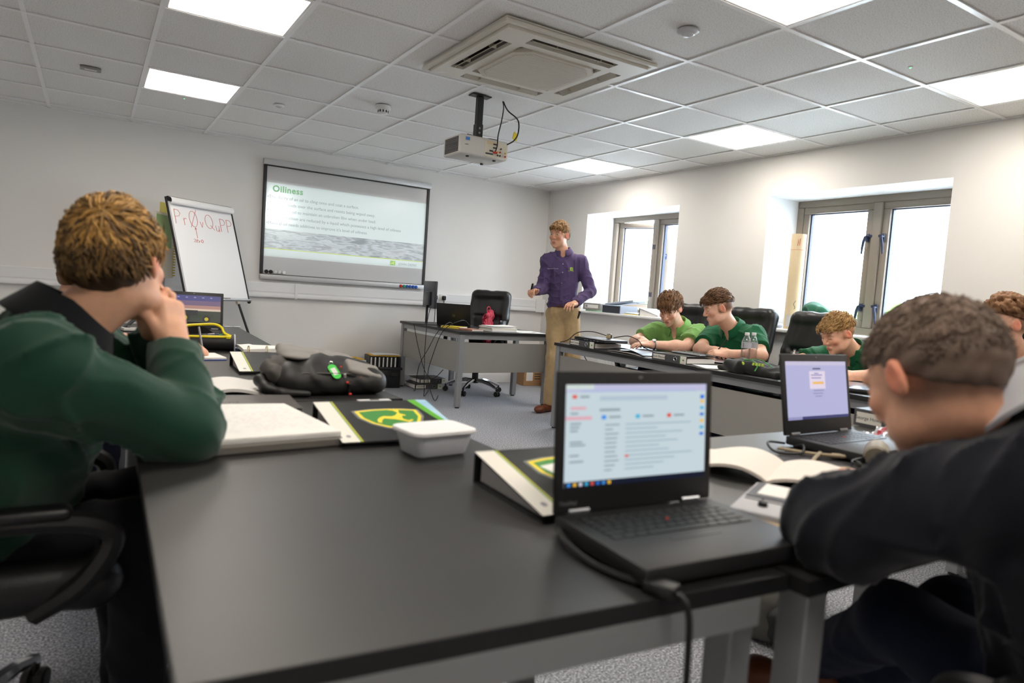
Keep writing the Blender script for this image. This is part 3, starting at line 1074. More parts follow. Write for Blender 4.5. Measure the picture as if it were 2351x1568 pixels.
# =================================================================== DESKS
def desk(label, corners, legs, panels, group=None, name='desk'):
    """corners: top polygon (world xy); legs: list of xy; panels: list of ((x0,y0),(x1,y1)) modesty panels"""
    cx = sum(c[0] for c in corners) / len(corners)
    cy = sum(c[1] for c in corners) / len(corners)
    t = thing(name, label, 'desk', (cx, cy, 0), group=group)
    po = [(x - cx, y - cy) for x, y in corners]
    MB().prism(po, .688, .712).build('desktop', m_desk_black, t, smooth=0)
    # edging, a hair proud of the board
    n = len(po)
    e = MB()
    for i in range(n):
        a, b = Vector(po[i] + (0,)), Vector(po[(i + 1) % n] + (0,))
        d = (b - a)
        e.box(((a + b) / 2 + Vector((0, 0, .6995))), (d.length + .002, .003, .0235), rotm(0, 0, math.atan2(d.y, d.x)))
    e.build('edge_band', m_desk_edge, t, smooth=0)
    for (x, y) in legs:
        x -= cx
        y -= cy
        l = MB().rbox((x, y, .35), (.05, .05, .676), .003, 1).build('leg', m_desk_metal, t)
        MB().cyl((x, y, .012), (x, y, 0), .018, .022, 12).build('foot', m_plas_black, l)
    for (a, b) in panels:
        A, B = Vector((a[0] - cx, a[1] - cy, 0)), Vector((b[0] - cx, b[1] - cy, 0))
        d = B - A
        R = rotm(0, 0, math.atan2(d.y, d.x))
        MB().rbox((A + B) / 2 + Vector((0, 0, .47)), (d.length - .05, .018, .28), .002, 1, R).build('modesty_panel', m_modesty, t)
        MB().box((A + B) / 2 + Vector((0, 0, .664)), (d.length - .05, .03, .045), R).build('rail', m_desk_metal, t, smooth=0)
    return t

tdesk = desk('L-shaped black topped desk with grey panels under the monitor', [(-1.955, -1.585), (-.925, -1.585), (-.925, -.93), (-1.28, -.93), (-1.28, -.165), (-1.955, -.165)],
             [(-1.92, -1.55), (-.955, -1.55), (-.955, -.965), (-1.92, -.205), (-1.315, -.205)], [((-1.92, -1.55), (-.955, -1.55)), ((-1.92, -1.55), (-1.92, -.205))])
R1 = desk('black topped desk with laptop and name-labelled binders in front of the light green shirt', [(-1.585, -4.115), (-.79, -4.115), (-.79, -2.50), (-1.545, -2.50)],
          [(-1.55, -4.07), (-.83, -4.07), (-.83, -2.54), (-1.515, -2.54)], [((-1.55, -4.07), (-1.515, -2.54))])
R2 = desk('black topped desk holding the crumpled black and green garment', [(-1.625, -5.725), (-.80, -5.725), (-.80, -4.12), (-1.615, -4.12)],
          [(-1.585, -5.68), (-.85, -5.68), (-.85, -4.17), (-1.575, -4.17)], [((-1.585, -5.68), (-1.575, -4.17))])
L3 = desk('black topped desk by the flip chart with the yellow-zipped pencil case', [(-4.755, -3.395), (-3.965, -3.395), (-3.905, -1.82), (-4.70, -1.82)],
          [(-4.71, -3.35), (-4.0, -3.35), (-3.95, -1.86), (-4.66, -1.86)], [((-4.0, -3.35), (-3.95, -1.86))])
L2 = desk('black topped desk carrying the black backpack', [(-4.745, -4.965), (-3.915, -4.965), (-3.935, -3.40), (-4.73, -3.40)],
          [(-4.70, -4.92), (-3.96, -4.92), (-3.975, -3.445), (-4.69, -3.445)], [((-3.96, -4.92), (-3.975, -3.445))])
L1 = desk('black topped desk with the large open laptop and plastic tub', [(-4.745, -6.44), (-3.945, -6.50), (-4.0, -4.975), (-4.725, -4.975)],
          [(-4.69, -6.38), (-3.99, -6.44), (-4.045, -5.03), (-4.68, -5.03)], [((-4.01, -6.0), (-4.045, -5.03))])
B1 = desk('black topped desk with open notebook in front of the navy sweatshirt', [(-3.938, -6.53), (-2.42, -6.53), (-2.42, -5.735), (-3.958, -5.74)],
          [(-3.89, -6.49), (-2.45, -6.49), (-2.45, -5.78), (-3.91, -5.785)], [((-2.46, -5.78), (-3.91, -5.785))])
B2 = desk('black topped desk in the corner beyond the binder with a printed name', [(-2.415, -6.53), (-.82, -6.53), (-.82, -5.735), (-2.415, -5.735)],
          [(-2.37, -6.49), (-.86, -6.49), (-.86, -5.78), (-2.37, -5.78)], [((-.86, -5.78), (-2.37, -5.78))])
# end panel of the near desk (grey metal gable seen under its edge)
MB().box((.005, -.735, .666), (.70, .03, .042), rotm(0, 0, -.075)).build('rail', m_desk_metal, L1, smooth=0)
MB().box((-.30, -.70, .35), (.04, .05, .66)).build('leg', m_desk_metal, L1, smooth=0)
# cable ports let into the desktops
for (x, y, rz, l) in ((-3.95, -1.875, .1, 'at the far end of the desk by the flip chart'), (-3.985, -3.29, .1, 'beside the open ring binder'), (-3.975, -4.80, 0, 'beside the black backpack'), (-4.03, -5.01, 0, 'behind the lever arch file with the shield')):
    t = thing('cable_port', 'pale cable port plate ' + l, 'cable port', (x, y, .712), rz)
    MB().rbox((0, 0, .003), (.11, .035, .006), .002, 1).build('plate', M('port_plate', (205, 206, 206), .4), t)
    MB().rbox((0, 0, .0065), (.03, .012, .002), .0009, 1).build('slot', m_plas_black, t)

# =================================================================== LEATHER OFFICE CHAIRS
def make_chair(label):
    t = thing('office_chair', label, 'chair', group='black leather swivel chairs')
    for i in range(5):
        a = i * 2 * PI / 5 + .3
        c, s = math.cos(a), math.sin(a)
        l = MB().tube([(c * r, s * r, z) for r, z in ((.03, .135), (.1, .14), (.2, .12), (.28, .092), (.31, .08))], [.022, .021, .018, .015, .014], 8).build('base_leg', m_chrome, t)
        k = MB()
        for d in (-1, 1):
            k.lathe([(.006, -.011), (.024, -.011), (.028, -.006), (.028, .006), (.024, .011), (.006, .011)], 14, (c * .31 - s * d * .016, s * .31 + c * d * .016, .028), Matrix.Rotation(a, 3, 'Z') @ Matrix.Rotation(PI / 2, 3, 'X'))
        k.cyl((c * .31, s * .31, .04), (c * .31, s * .31, .085), .010, .010, 8)
        k.build('castor', m_plas_black, l)
    MB().lathe([(.04, .11), (.042, .15), (.034, .16), (.032, .30), (.022, .302), (.022, .40)], 16).build('gas_column', m_plas_black, t)
    MB().rbox((0, -.02, .405), (.2, .28, .04), .012, 2).build('mechanism', m_plas_black, t)
    s = Sdf()
    s.rbox((0, .0, .47), (.25, .25, .05), .045)
    s.ell((0, .02, .505), (.2, .2, .03), k=.03)
    s.cone((-.2, .22, .47), (.2, .22, .47), .05, k=.03)
    P, Q = s.mesh(.011)
    np_mesh('seat', P, Q, m_leather, t)
    s = Sdf()
    Rb = rotm(math.radians(12))
    Rn = np.array(Rb)
    B = np.array((0, -.245, .50))
    def q(x, y, z):
        return B + Rn @ np.array((x, y, z))
    s.rbox(q(0, 0, .33), (.225, .042, .275), .04, Rn)
    s.rbox(q(0, -.01, .10), (.20, .045, .12), .04, Rn, k=.03)
    s.rbox(q(0, .022, .44), (.19, .03, .12), .03, Rn, k=.02)
    s.rbox(q(0, .03, .20), (.15, .03, .10), .03, Rn, k=.02)
    for sx in (-1, 1):
        s.cone(q(sx * .175, .03, .10), q(sx * .195, .03, .30), .045, .04, k=.025)
        s.cone(q(sx * .195, .02, .30), q(sx * .19, .02, .54), .042, .036, k=.03)
    s.cone(q(-.16, .02, .565), q(.16, .02, .565), .05, .05, k=.03)
    s.cone(q(-.15, .06, .315), q(.15, .06, .315), .012, k=.02, op='s')
    s.cone(q(-.13, .072, .335), q(-.13, .06, .10), .006, k=.016, op='s')
    s.cone(q(.13, .072, .335), q(.13, .06, .10), .006, k=.016, op='s')
    P, Q = s.mesh(.010, noise=wavy(3, .0028, 26))
    np_mesh('backrest', P, Q, m_leather, t)
    for sx in (-1, 1):
        a = MB().tube(smooth_path([(sx * .20, -.14, .42), (sx * .265, -.12, .44), (sx * .27, -.14, .54), (sx * .27, -.10, .605), (sx * .27, .06, .62), (sx * .27, .20, .61), (sx * .265, .245, .57), (sx * .26, .20, .49), (sx * .22, .12, .425)]), .022, 8)
        a = a.build('armrest', m_plas_black, t)
        MB().rbox((sx * .27, .06, .634), (.05, .24, .028), .014, 3).build('arm_pad', m_leather, a)
    return t
ch0 = make_chair('black leather swivel chair tucked behind the L-shaped desk, red bag on it')
ch0.location = (-1.30, -.74, 0)
ch0.rotation_euler = (0, 0, 2.27)
dup(ch0, (-.64, -2.80, 0), PI / 2 + .12, 'black leather swivel chair behind the student in the light green shirt')
dup(ch0, (-.64, -4.02, 0), PI / 2 - .05, 'empty black leather swivel chair between two dark green polo shirts')
dup(ch0, (-.55, -4.64, 0), PI / 2 - .05, 'black leather swivel chair under the blond student writing in a dark green polo')
dup(ch0, (-.60, -3.42, 0), PI / 2, 'black leather swivel chair under the brown-haired student in dark green')
dup(ch0, (-5.02, -5.36, 0), -PI / 2, 'black leather swivel chair under the student in the green sweatshirt')
dup(ch0, (-5.06, -3.95, 0), -PI / 2, 'black leather swivel chair under the student writing behind the green sweatshirt')
dup(ch0, (-3.56, -6.93, 0), -.1, 'black leather swivel chair under the student in the navy sweatshirt')
dup(ch0, (-.50, -5.42, 0), PI / 2, 'black leather swivel chair under the curly-haired student')
# =================================================================== PROPS : generic builders
def curl(w, d, amp, seed=0, th=.0004):
    r = random.Random(seed)
    a, b = r.uniform(0, 6), r.uniform(0, 6)
    return lambda u, v: ((u - .5) * w, (v - .5) * d, amp * (.5 + .5 * math.sin(a + 3.1 * u + 1.7 * v)) + amp * .5 * (1 + math.cos(b + 4 * v)) * .5 + th)

def paper(label, loc, rz, w=.21, d=.297, amp=.003, seed=1, mat=None, lines=0, group=None, name='paper_sheet'):
    t = thing(name, label, 'paper', loc, rz, group)
    fn = curl(w, d, amp, seed)
    MB().sheet(fn, 8, 8).build('sheet', mat or m_paper, t)
    if lines:
        r = random.Random(seed)
        m = MB()
        for i in range(lines):
            v = .92 - .84 * i / lines
            u0, u1 = .08, .08 + r.uniform(.45, .84)
            pts = []
            for k in range(9):
                u = u0 + (u1 - u0) * k / 8
                p = Vector(fn(u, v))
                pts.append(p + Vector((0, 0, .0007)))
            for k in range(8):
                if r.random() < .85:
                    a, b = pts[k], pts[k] + (pts[k + 1] - pts[k]) * r.uniform(.5, .9)
                    n = Vector((0, .0011, 0))
                    m.add([a - n, b - n, b + n, a + n], [(0, 1, 2, 3)])
        m.build('handwriting', m_ink, t, smooth=0)
    return t

def stack(parent, w, d, h, name, mat=None, o=(0, 0, 0), bev=.002):
    return MB().rbox((o[0], o[1], o[2] + h / 2), (w, d, h), bev, 1).build(name, mat or m_paper, parent)

m_cover = ramp_mat('binder_black', [(.3, (26, 27, 28)), (.7, (40, 41, 42))], 'noise', 14.0, .38, spec=.45)
m_band = M('binder_white', (236, 232, 222), .45)
m_grey_card = M('binder_grey', (150, 150, 150), .6)

def wedge_file(label, loc, rz, logo=True, W=.318, D=.275, t0=.060, t1=.014, rise=0.0):
    """ring binder lying flat: thick at its spine (y=0), thin at its opening (y=-D), end face at x=0"""
    t = thing('ring_binder', label, 'binder', loc, rz)
    def zt(y):
        return t0 + (y / D) * (t0 - t1)
    MB().b2((0, -D, 0), (W, 0, .003)).build('cover_back', m_cover, t, smooth=0)
    MB().b2((0, -.003, .003), (W, 0, t0)).build('spine', m_cover, t, smooth=0)
    top = MB()
    poly = [(-0.0, zt(0) - .003), (-.0, zt(0)), (-D, zt(-D)), (-D, zt(-D) - .003)]
    top.prism(poly, 0, W, Matrix(((0, 0, 1, 0), (1, 0, 0, 0), (0, 1, 0, 0), (0, 0, 0, 1))))
    cv = top.build('cover_front', m_cover, t, smooth=0)
    pp = MB()
    pp.prism([(-.01, .005), (-.01, t0 - .014), (-D + .02, zt(-D) - .005), (-D + .02, .005)], .012, W - .012, Matrix(((0, 0, 1, 0), (1, 0, 0, 0), (0, 1, 0, 0), (0, 0, 0, 1))))
    pp.build('paper_block', M('paper_block_grey', (196, 194, 196), .85, bump=.4, bscale=120, stretch=(1, 1, 12)), t, smooth=0)
    for x in (.08, .16, .24):
        MB().tube([(x, -.03 + .018 * math.cos(a), .028 + .02 * math.sin(a)) for a in [k * PI / 5 for k in range(10)]], .0018, 5, closed=True).build('ring', m_chrome, t)
    ang = math.atan2(t0 - t1, D)
    xs, ysv = (1, 0, 0), (0, math.cos(ang), math.sin(ang))
    F = frame_T((0, -D, t1), xs, ysv)
    L = math.hypot(D, t0 - t1)
    def strip(x0, x1, mat, nm, y0=0, y1=1, dz=.0004):
        m = MB()
        m.prism([(x0, y0 * L), (x1, y0 * L), (x1, y1 * L), (x0, y1 * L)], 0, dz, F)
        return m.build(nm, mat, cv, smooth=0)
    strip(0, .043, m_band, 'white_band')
    strip(.043, .047, M('stripe_green', (88, 150, 56), .45), 'green_stripe')
    strip(.047, .050, M('stripe_yellow', (222, 208, 60), .45), 'yellow_stripe')
    MB().prism([(.024 + .006 * math.cos(a), .035 + .008 * math.sin(a)) for a in [k * PI / 4 for k in range(8)]], 0, .0007, F).build('small_mark', m_ink, cv, smooth=0)
    if logo:
        # shield badge, leaping deer, corner swoosh
        def shield(s, cx, cy):
            pts = [(-.5, .42), (-.28, .52), (0, .55), (.28, .52), (.5, .42), (.52, .12), (.42, -.22), (.22, -.5), (0, -.66), (-.22, -.5), (-.42, -.22), (-.52, .12)]
            return [(cx + s * (-y), cy + s * x) for x, y in pts][::-1]
        def shp(poly, dz, mat, nm):
            MB().prism(poly, 0, dz, F).build(nm, mat, cv, smooth=0)
        # the badge is printed upright for a reader at the opening edge of the file, wide across the cover
        def sh2(s, cx, cy):
            pts = [(-.62, .40), (-.3, .47), (0, .49), (.3, .47), (.62, .40), (.60, .05), (.46, -.24), (.25, -.44), (0, -.55), (-.25, -.44), (-.46, -.24), (-.60, .05)]
            return [(cx + s * x, cy + s * y) for x, y in pts][::-1]
        shp(sh2(.150, .172, .142), .0005, M('badge_rim', (150, 154, 150), .3, metal=.5), 'badge_rim')
        shp(sh2(.138, .172, .143), .0007, m_yellow, 'badge_yellow')
        shp(sh2(.122, .172, .143), .0009, m_green, 'badge_green')
        deer(F @ Matrix.Translation((.168, .140, .0010)), 'badge_deer', cv, m_yellow, .085)
        shp([(.262, L), (.286, L), (.300, L * .62), (.312, L * .3), (.298, L * .3), (.280, L * .62)], .0006, M('swoosh_green', (96, 178, 50), .4), 'swoosh_green')
        shp([(.286, L), (.318, L), (.318, L * .28), (.312, L * .3), (.300, L * .62)], .0006, ramp_mat('swoosh_blue', [(.3, (92, 160, 210)), (.7, (190, 220, 236))], 'noise', 8, .4), 'swoosh_blue')
    return t

def lever_arch(label, loc, rz, name_text, h=.07, rot=None, flip=1):
    """lever arch file lying on its side; spine along local x (0..0.318) at y=0, facing -y"""
    W, D = .318, .285
    t = thing('lever_arch_file', label, 'binder', loc, rz, rot=rot)
    m_sp = M('file_spine_grey', (84, 84, 86), .5)
    MB().b2((0, 0, 0), (W, D, .003)).build('cover_back', m_cover, t, smooth=0)
    MB().b2((0, 0, h - .003), (W, D, h)).build('cover_front', m_cover, t, smooth=0)
    sp = MB().b2((0, -.003, 0), (W, .001, h)).build('spine', m_sp, t, smooth=0)
    MB().b2((.012, .02, .004), (W - .012, D - .012, h - .012)).build('paper_block', m_paper, t, smooth=0)
    MB().b2((.012, -.0042, h * .18), (.125, -.003, h * .82)).build('label_card', m_band, sp, smooth=0)
    text(name_text, .021, m_inkd, sp, frame_T((.068, -.0045, h * .5 - .007), (1, 0, 0), (0, 0, 1)), align='CENTER')
    R = Matrix.Rotation(PI / 2, 3, 'X')
    MB().tube([(.222 + .0135 * math.cos(a), -.004, h / 2 + .0135 * math.sin(a)) for a in [k * 2 * PI / 16 for k in range(16)]], .003, 6, closed=True).build('finger_ring', m_chrome, sp)
    MB().cyl((.222, -.0026, h / 2), (.222, -.0036, h / 2), .0115, None, 16).build('finger_hole', m_plas_black, sp)
    MB().b2((.262, -.0044, 0), (.268, -.003, h)).build('green_stripe', M('stripe_green', (88, 150, 56), .45), sp, smooth=0)
    MB().b2((.268, -.0044, 0), (W, -.003, h)).build('white_end', m_band, sp, smooth=0)
    MB().b2((.288, -.0050, h * .4), (.300, -.0044, h * .6)).build('small_mark', m_green, sp, smooth=0)
    return t

def screen_mat(name, col, e=.42):
    return M(name, (8, 8, 10), .35, emit=col, estr=e)

def laptop(label, loc, rz, w=.337, d=.232, h=.026, tilt=12, content=None, keys=True, base_col=None, lidh=None, closed=False):
    """hinge line at local y=0, user at -y; lid leans back by tilt degrees from the vertical"""
    t = thing('laptop', label, 'laptop', loc, rz)
    mb = base_col or M('laptop_black', (30, 30, 32), .5, bump=.04, bscale=1500)
    base = MB().rbox((0, -d / 2, h / 2 + .003), (w, d, h - .003), .005, 2).build('base', mb, t)
    f = MB()
    for sx in (-1, 1):
        for y in (-.03, -d + .03):
            f.rbox((sx * (w / 2 - .03), y, .002), (.03, .012, .004), .001, 1)
    f.build('rubber_feet', m_rubber, base)
    zt = h + .0005
    if keys:
        kb = MB().rbox((0, -.082, zt - .001), (w * .86, .105, .003), .001, 1).build('keyboard_well', m_plas_black, base)
        km = None
        rows = [(15, .011), (14, .0165), (14, .0165), (13, .0165), (12, .0165), (8, .0165)]
        y = -.033
        for ri, (n, kh) in enumerate(rows):
            widths = [1.0] * n
            if ri == 5:
                widths = [1, 1, 1, 5.2, 1, 1, 1, 1]
            if ri == 4:
                widths[0] = widths[-1] = 1.9
            if ri == 3:
                widths[0], widths[-1] = 1.6, 1.7
            tot = sum(widths)
            u = w * .85 / tot
            x = -w * .425
            for ww in widths:
                kw = u * ww - .0022
                key = (round(kw, 4), kh)
                if km is None:
                    km = {}
                if key not in km:
                    km[key] = MB().rbox((0, 0, 0), (kw, kh - .0022, .003), .0009, 1).build('key', M('key_black', (20, 20, 22), .45), kb, loc=(x + u * ww / 2, y, zt + .0012)).data
                else:
                    link('key', km[key], kb, (x + u * ww / 2, y, zt + .0012))
                x += u * ww
            y -= kh + .0012
        MB().rbox((w * .0, -.076, zt + .0032), (.0055, .0055, .004), .0015, 1).build('pointing_stick', M('nub_red', (196, 44, 40), .5), base)
        MB().rbox((-.005, -d + .045, zt + .0002), (.10, .058, .0012), .0004, 1).build('touchpad', M('touchpad_grey', (52, 52, 54), .3), base)
        MB().rbox((-.005, -d + .081, zt + .0006), (.10, .010, .002), .0006, 1).build('touchpad_button', M('key_black', (20, 20, 22), .45), base)
    lh = lidh or d
    a = math.radians(tilt)
    up = Vector((0, math.sin(a), math.cos(a)))
    n = Vector((0, -math.cos(a), math.sin(a)))
    R = Matrix(((1, 0, 0), (0, -n.y, up.y), (0, -n.z, up.z)))     # local x, back, up
    o = Vector((0, .004, h))
    lid = MB().rbox(o + up * (lh / 2) , (w, .009, lh), .003, 2, R).build('lid', mb, t)
    for sx in (-1, 1):
        MB().cyl((sx * w * .36 - .02, .003, h + .002), (sx * w * .36 + .02, .003, h + .002), .006, None, 10).build('hinge', m_steel, lid)
    bz = (.016, .042, .022)      # side, bottom, top bezel
    F = frame_T(o + n * .0047 + up * bz[1] + Vector((-w / 2 + bz[0], 0, 0)), (1, 0, 0), up)
    sw, sh = w - 2 * bz[0], lh - bz[1] - bz[2]
    def rect(x0, y0, x1, y1, mat, nm, dz=.0004):
        m = MB()
        m.prism([(x0 * sw, y0 * sh), (x1 * sw, y0 * sh), (x1 * sw, y1 * sh), (x0 * sw, y1 * sh)], 0, dz, F)
        return m.build(nm, mat, lid, smooth=0)
    if content:
        content(rect, F, sw, sh, lid)
    if lh > .2:
        MB().rbox(o + n * .0048 + up * (lh - .010), (.008, .0008, .004), .0003, 1, R).build('webcam', m_plas_grey, lid)
    return t

def cable(label, pts, r=.003, name='cable', mat=None, n=8, cat='cable'):
    o = MB().tube(smooth_path(pts, n), r, 6).build(name, mat or m_cable, None)
    return tag(o, label, cat)

# =================================================================== TEACHER'S CORNER
TZ = .712
mon = thing('monitor', 'black flat computer monitor seen edge-on at the desk end', 'monitor', (-1.86, -.66, TZ), math.radians(80))
MB().lathe([(.0001, 0), (.12, 0), (.12, .006), (.02, .012), (.0001, .012)], 28).build('stand_base', m_plas_black, mon)
MB().rbox((0, .012, .11), (.035, .02, .21), .004, 1).build('stand_neck', m_plas_black, mon)
ms = MB().rbox((0, -.012, .31), (.46, .028, .275), .006, 2).build('screen_housing', M('monitor_back', (52, 54, 60), .35), mon)
MB().box((0, -.0268, .315), (.44, .002, .245)).build('screen_panel', M('monitor_dark', (14, 15, 18), .15), ms, smooth=0)
MB().box((0, -.027, .182), (.455, .002, .018)).build('chin', m_plas_grey, ms, smooth=0)
MB().rbox((0, .014, .27), (.20, .03, .14), .01, 2).build('rear_cover', M('monitor_back', (52, 54, 60), .35), ms)
def hp_lid(rect, F, sw, sh, lid):
    pass
lt = laptop('thin black laptop seen from behind its open lid on the L-shaped desk', (-1.70, -.95, TZ), PI - .62, w=.345, d=.235, h=.018, tilt=22, keys=False, base_col=M('laptop_dark_matt', (34, 34, 37), .45))
lid = [c for c in lt.children if c.name.startswith('lid')][0]
a = math.radians(22)
up, nn = Vector((0, math.sin(a), math.cos(a))), Vector((0, math.cos(a), -math.sin(a)))
o = Vector((0, .004, .018)) + up * .11 + nn * .0048
MB().tube([o + Vector((math.cos(k * PI / 10) * .014, 0, 0)) + up * (math.sin(k * PI / 10) * .014) for k in range(20)], .0009, 5, closed=True).build('round_logo', m_steel, lid)
text('hp', .016, m_steel, lid, frame_T(o + Vector((.0075, 0, 0)) - up * .004, (-1, 0, 0), up), 'logo_letters', shear=.2)
# pile of papers and handbooks
pl = thing('paper_pile', 'pile of white documents and handbooks on the L-shaped desk', 'papers', (-1.40, -1.33, TZ), .15)
z = 0
rr = random.Random(3)
for i, (w, d, h) in enumerate([(.30, .22, .018), (.30, .215, .014), (.297, .21, .008), (.297, .21, .006), (.25, .2, .004)]):
    b = MB().rbox((rr.uniform(-.012, .012), rr.uniform(-.01, .01), z + h / 2), (w, d, h - .0006), .001, 1, rotm(0, 0, rr.uniform(-.08, .08)))
    b.build('document', [m_paper, M('handbook_cream', (228, 220, 204), .7), m_paper, m_paper, m_paper][i], pl, smooth=0)
    z += h
MB().sheet(lambda u, v: ((u - .5) * .297, (v - .5) * .21, z + .001 + .018 * max(0, u - .55) ** 1.3), 8, 4).build('loose_sheet', m_paper, pl)
paper('flat white sheets of paper at the corner of the L-shaped desk', (-1.10, -1.42, TZ + .0005), 1.45, amp=.002, seed=5)
paper('white sheet of paper under the pile beside the standing presenter', (-1.12, -1.30, TZ + .003), 1.3, amp=.002, seed=8)
tb = thing('teal_notebook', 'small teal notebook beside the document pile', 'notebook', (-1.16, -1.15, TZ), .3)
MB().rbox((0, 0, .005), (.10, .14, .009), .002, 1).build('cover', M('teal', (40, 140, 150), .5), tb)
MB().box((.003, 0, .005), (.098, .136, .006)).build('pages', m_paper, tb, smooth=0)
bk = thing('handbook', 'yellow spined paperback under the open laptop lid', 'book', (-1.78, -1.12, TZ), .55)
MB().rbox((0, 0, .009), (.15, .21, .018), .002, 1).build('pages', m_paper, bk)
MB().b2((-.076, -.106, 0), (.076, .106, .002)).b2((-.076, -.106, .018), (.076, .106, .0195)).b2((-.077, -.106, 0), (-.075, .106, .0195)).build('cover', M('book_yellow', (222, 196, 70), .5), bk, smooth=0)
bk = thing('handbook', 'red and cream paperback lying behind the laptop cables', 'book', (-1.72, -1.36, TZ), .2)
MB().rbox((0, 0, .007), (.14, .2, .013), .002, 1).build('pages', m_paper, bk)
MB().b2((-.071, -.101, .013), (.071, .101, .0145)).b2((-.071, -.101, 0), (.071, .101, .0012)).b2((-.072, -.101, 0), (-.07, .101, .0145)).build('cover', M('book_redbrown', (176, 120, 96), .5), bk, smooth=0)
cp = thing('plastic_cup', 'clear disposable plastic cup on the L-shaped desk', 'cup', (-1.21, -1.10, TZ + .0))
MB().lathe([(.0001, .001), (.024, .001), (.025, .004), (.0345, .088), (.0365, .09), (.0355, .0915), (.0335, .088), (.0242, .006), (.0001, .005)], 20).build('cup_wall', glass_mat('clear_plastic', (225, 230, 235), .16, .1), cp)
# red striped bag standing on the chair
bag = thing('striped_bag', 'crumpled red and white striped bag on the leather chair', 'bag', (-1.14, -.66, .525), .5)
s = Sdf()
s.ell((0, 0, .12), (.075, .06, .13), k=.02).ell((.02, .01, .24), (.05, .045, .09), k=.04).ell((.045, 0, .31), (.04, .035, .05), k=.03).cone((-.03, .0, .30), (.03, 0, .34), .022, k=.02).cone((-.06, 0, .18), (-.02, .02, .28), .03, k=.03)
P, Q = s.mesh(.007, noise=wavy(9, .006, 45))
np_mesh('bag_body', P, Q, ramp_mat('red_stripes', [(.35, (168, 22, 52)), (.5, (190, 40, 70)), (.62, (226, 170, 180)), (.75, (176, 24, 56))], 'wave', 9, .7, detail=2), bag)
MB().tube(smooth_path([(-.03, 0, .33), (-.02, .01, .39), (.03, .01, .40), (.05, 0, .34)]), .006, 6).build('handle', M('bag_red', (170, 24, 54), .7), bag)
# cables behind the monitor
for i, (pts, l) in enumerate([
    ([(-1.80, -.62, .90), (-1.93, -.85, .86), (-2.02, -1.0, .70), (-2.0, -.95, .40), (-2.03, -1.05, .10), (-1.98, -.95, .012), (-1.75, -.55, .008)], 'looping down from the monitor past the desk edge'),
    ([(-1.60, -1.10, .745), (-1.78, -1.28, .80), (-1.98, -1.30, .70), (-1.99, -1.12, .45), (-2.0, -1.05, .22), (-1.99, -1.2, .02), (-1.8, -.9, .008)], 'from the open laptop over the desk edge'),
    ([(-1.72, -.98, .725), (-1.86, -1.17, .77), (-2.0, -1.22, .68), (-1.985, -1.0, .50), (-2.01, -.85, .30), (-1.99, -.75, .05), (-1.9, -.5, .008)], 'hanging between the monitor and laptop cables'),
    ([(-1.98, -.60, .705), (-1.99, -.75, .5), (-1.985, -.95, .26), (-1.99, -1.15, .22), (-1.985, -1.35, .33)], 'drooping in a loop across the grey side panel')]):
    cable('thin black cable ' + l, pts, .0035)
# floor: crates with binders, stacked files, cardboard boxes
def crate(label, loc, rz, topper):
    t = thing('storage_crate', label, 'crate', loc, rz)
    m = M('crate_black', (24, 24, 27), .4)
    MB().rbox((0, 0, .10), (.34, .26, .2), .012, 2).build('body', m, t)
    MB().rbox((0, 0, .208), (.37, .29, .028), .006, 2).build('rim', m, t)
    for sx in (-1, 1):
        MB().rbox((sx * .1, -.135, .15), (.07, .012, .05), .004, 1).build('clip', m, t)
    MB().tube(smooth_path([(-.04, -.134, .17), (-.035, -.145, .15), (.035, -.145, .15), (.04, -.134, .17)]), .004, 6).build('handle', m, t)
    if topper == 'binders':
        for i in range(7):
            b = MB().box((-.15 + i * .043, .0, .275), (.038, .24, .12)).build('binder', [m_cover, m_plas_black][i % 2], t, smooth=0)
            MB().box((-.15 + i * .043, -.1205, .275), (.012, .002, .1)).build('label_strip', m_paper, b, smooth=0)
        MB().box((.148, 0, .275), (.02, .24, .12)).build('binder', m_plas_black, t, smooth=0)
    return t
c1 = crate('black plastic crate full of upright binders, beside the L-shaped desk', (-2.145, -.20, 0), -.12, 'binders')
c2 = crate('black plastic crate topped with blue and white folders', (-2.555, -.18, 0), .05, '')
t = thing('folder', 'yellow folder with loose papers on top of the binder crate', 'folder', (-2.14, -.20, .336), -.1)
MB().rbox((0, 0, .004), (.31, .22, .008), .001, 1).build('cover', M('folder_yellow', (226, 178, 50), .55), t)
MB().sheet(lambda u, v: (.02 + (u - .5) * .29, (v - .5) * .21, .010 + .006 * math.sin(3 * u)), 6, 3).build('loose_paper', m_paper, t)
t = thing('folder', 'blue and white folder box on the second crate', 'folder', (-2.53, -.20, .223), .05)
MB().rbox((0, 0, .035), (.32, .23, .07), .003, 1).build('box', M('folder_bluewhite', (214, 222, 230), .5), t)
MB().box((-.03, -.1155, .035), (.26, .002, .06)).build('blue_print', ramp_mat('blue_print', [(.35, (40, 110, 180)), (.6, (120, 180, 220)), (.75, (120, 190, 60))], 'noise', 6, .5), t, smooth=0)
t = thing('folder', 'yellow document folder on the blue and white folder box', 'folder', (-2.54, -.20, .294), .12)
MB().rbox((0, 0, .006), (.30, .22, .012), .002, 1).build('cover', M('folder_yellow', (226, 178, 50), .55), t)
MB().box((.05, -.05, .0125), (.06, .04, .001)).build('print', m_inkd, t, smooth=0)
lever_arch('black lever arch file on the carpet under the L-shaped desk', (-1.86, -.44, 0), -.02, 'FOLDER', .055)
lever_arch('black lever arch file stacked on another below the L-shaped desk', (-1.79, -.40, .056), .03, 'NOTES', .05)
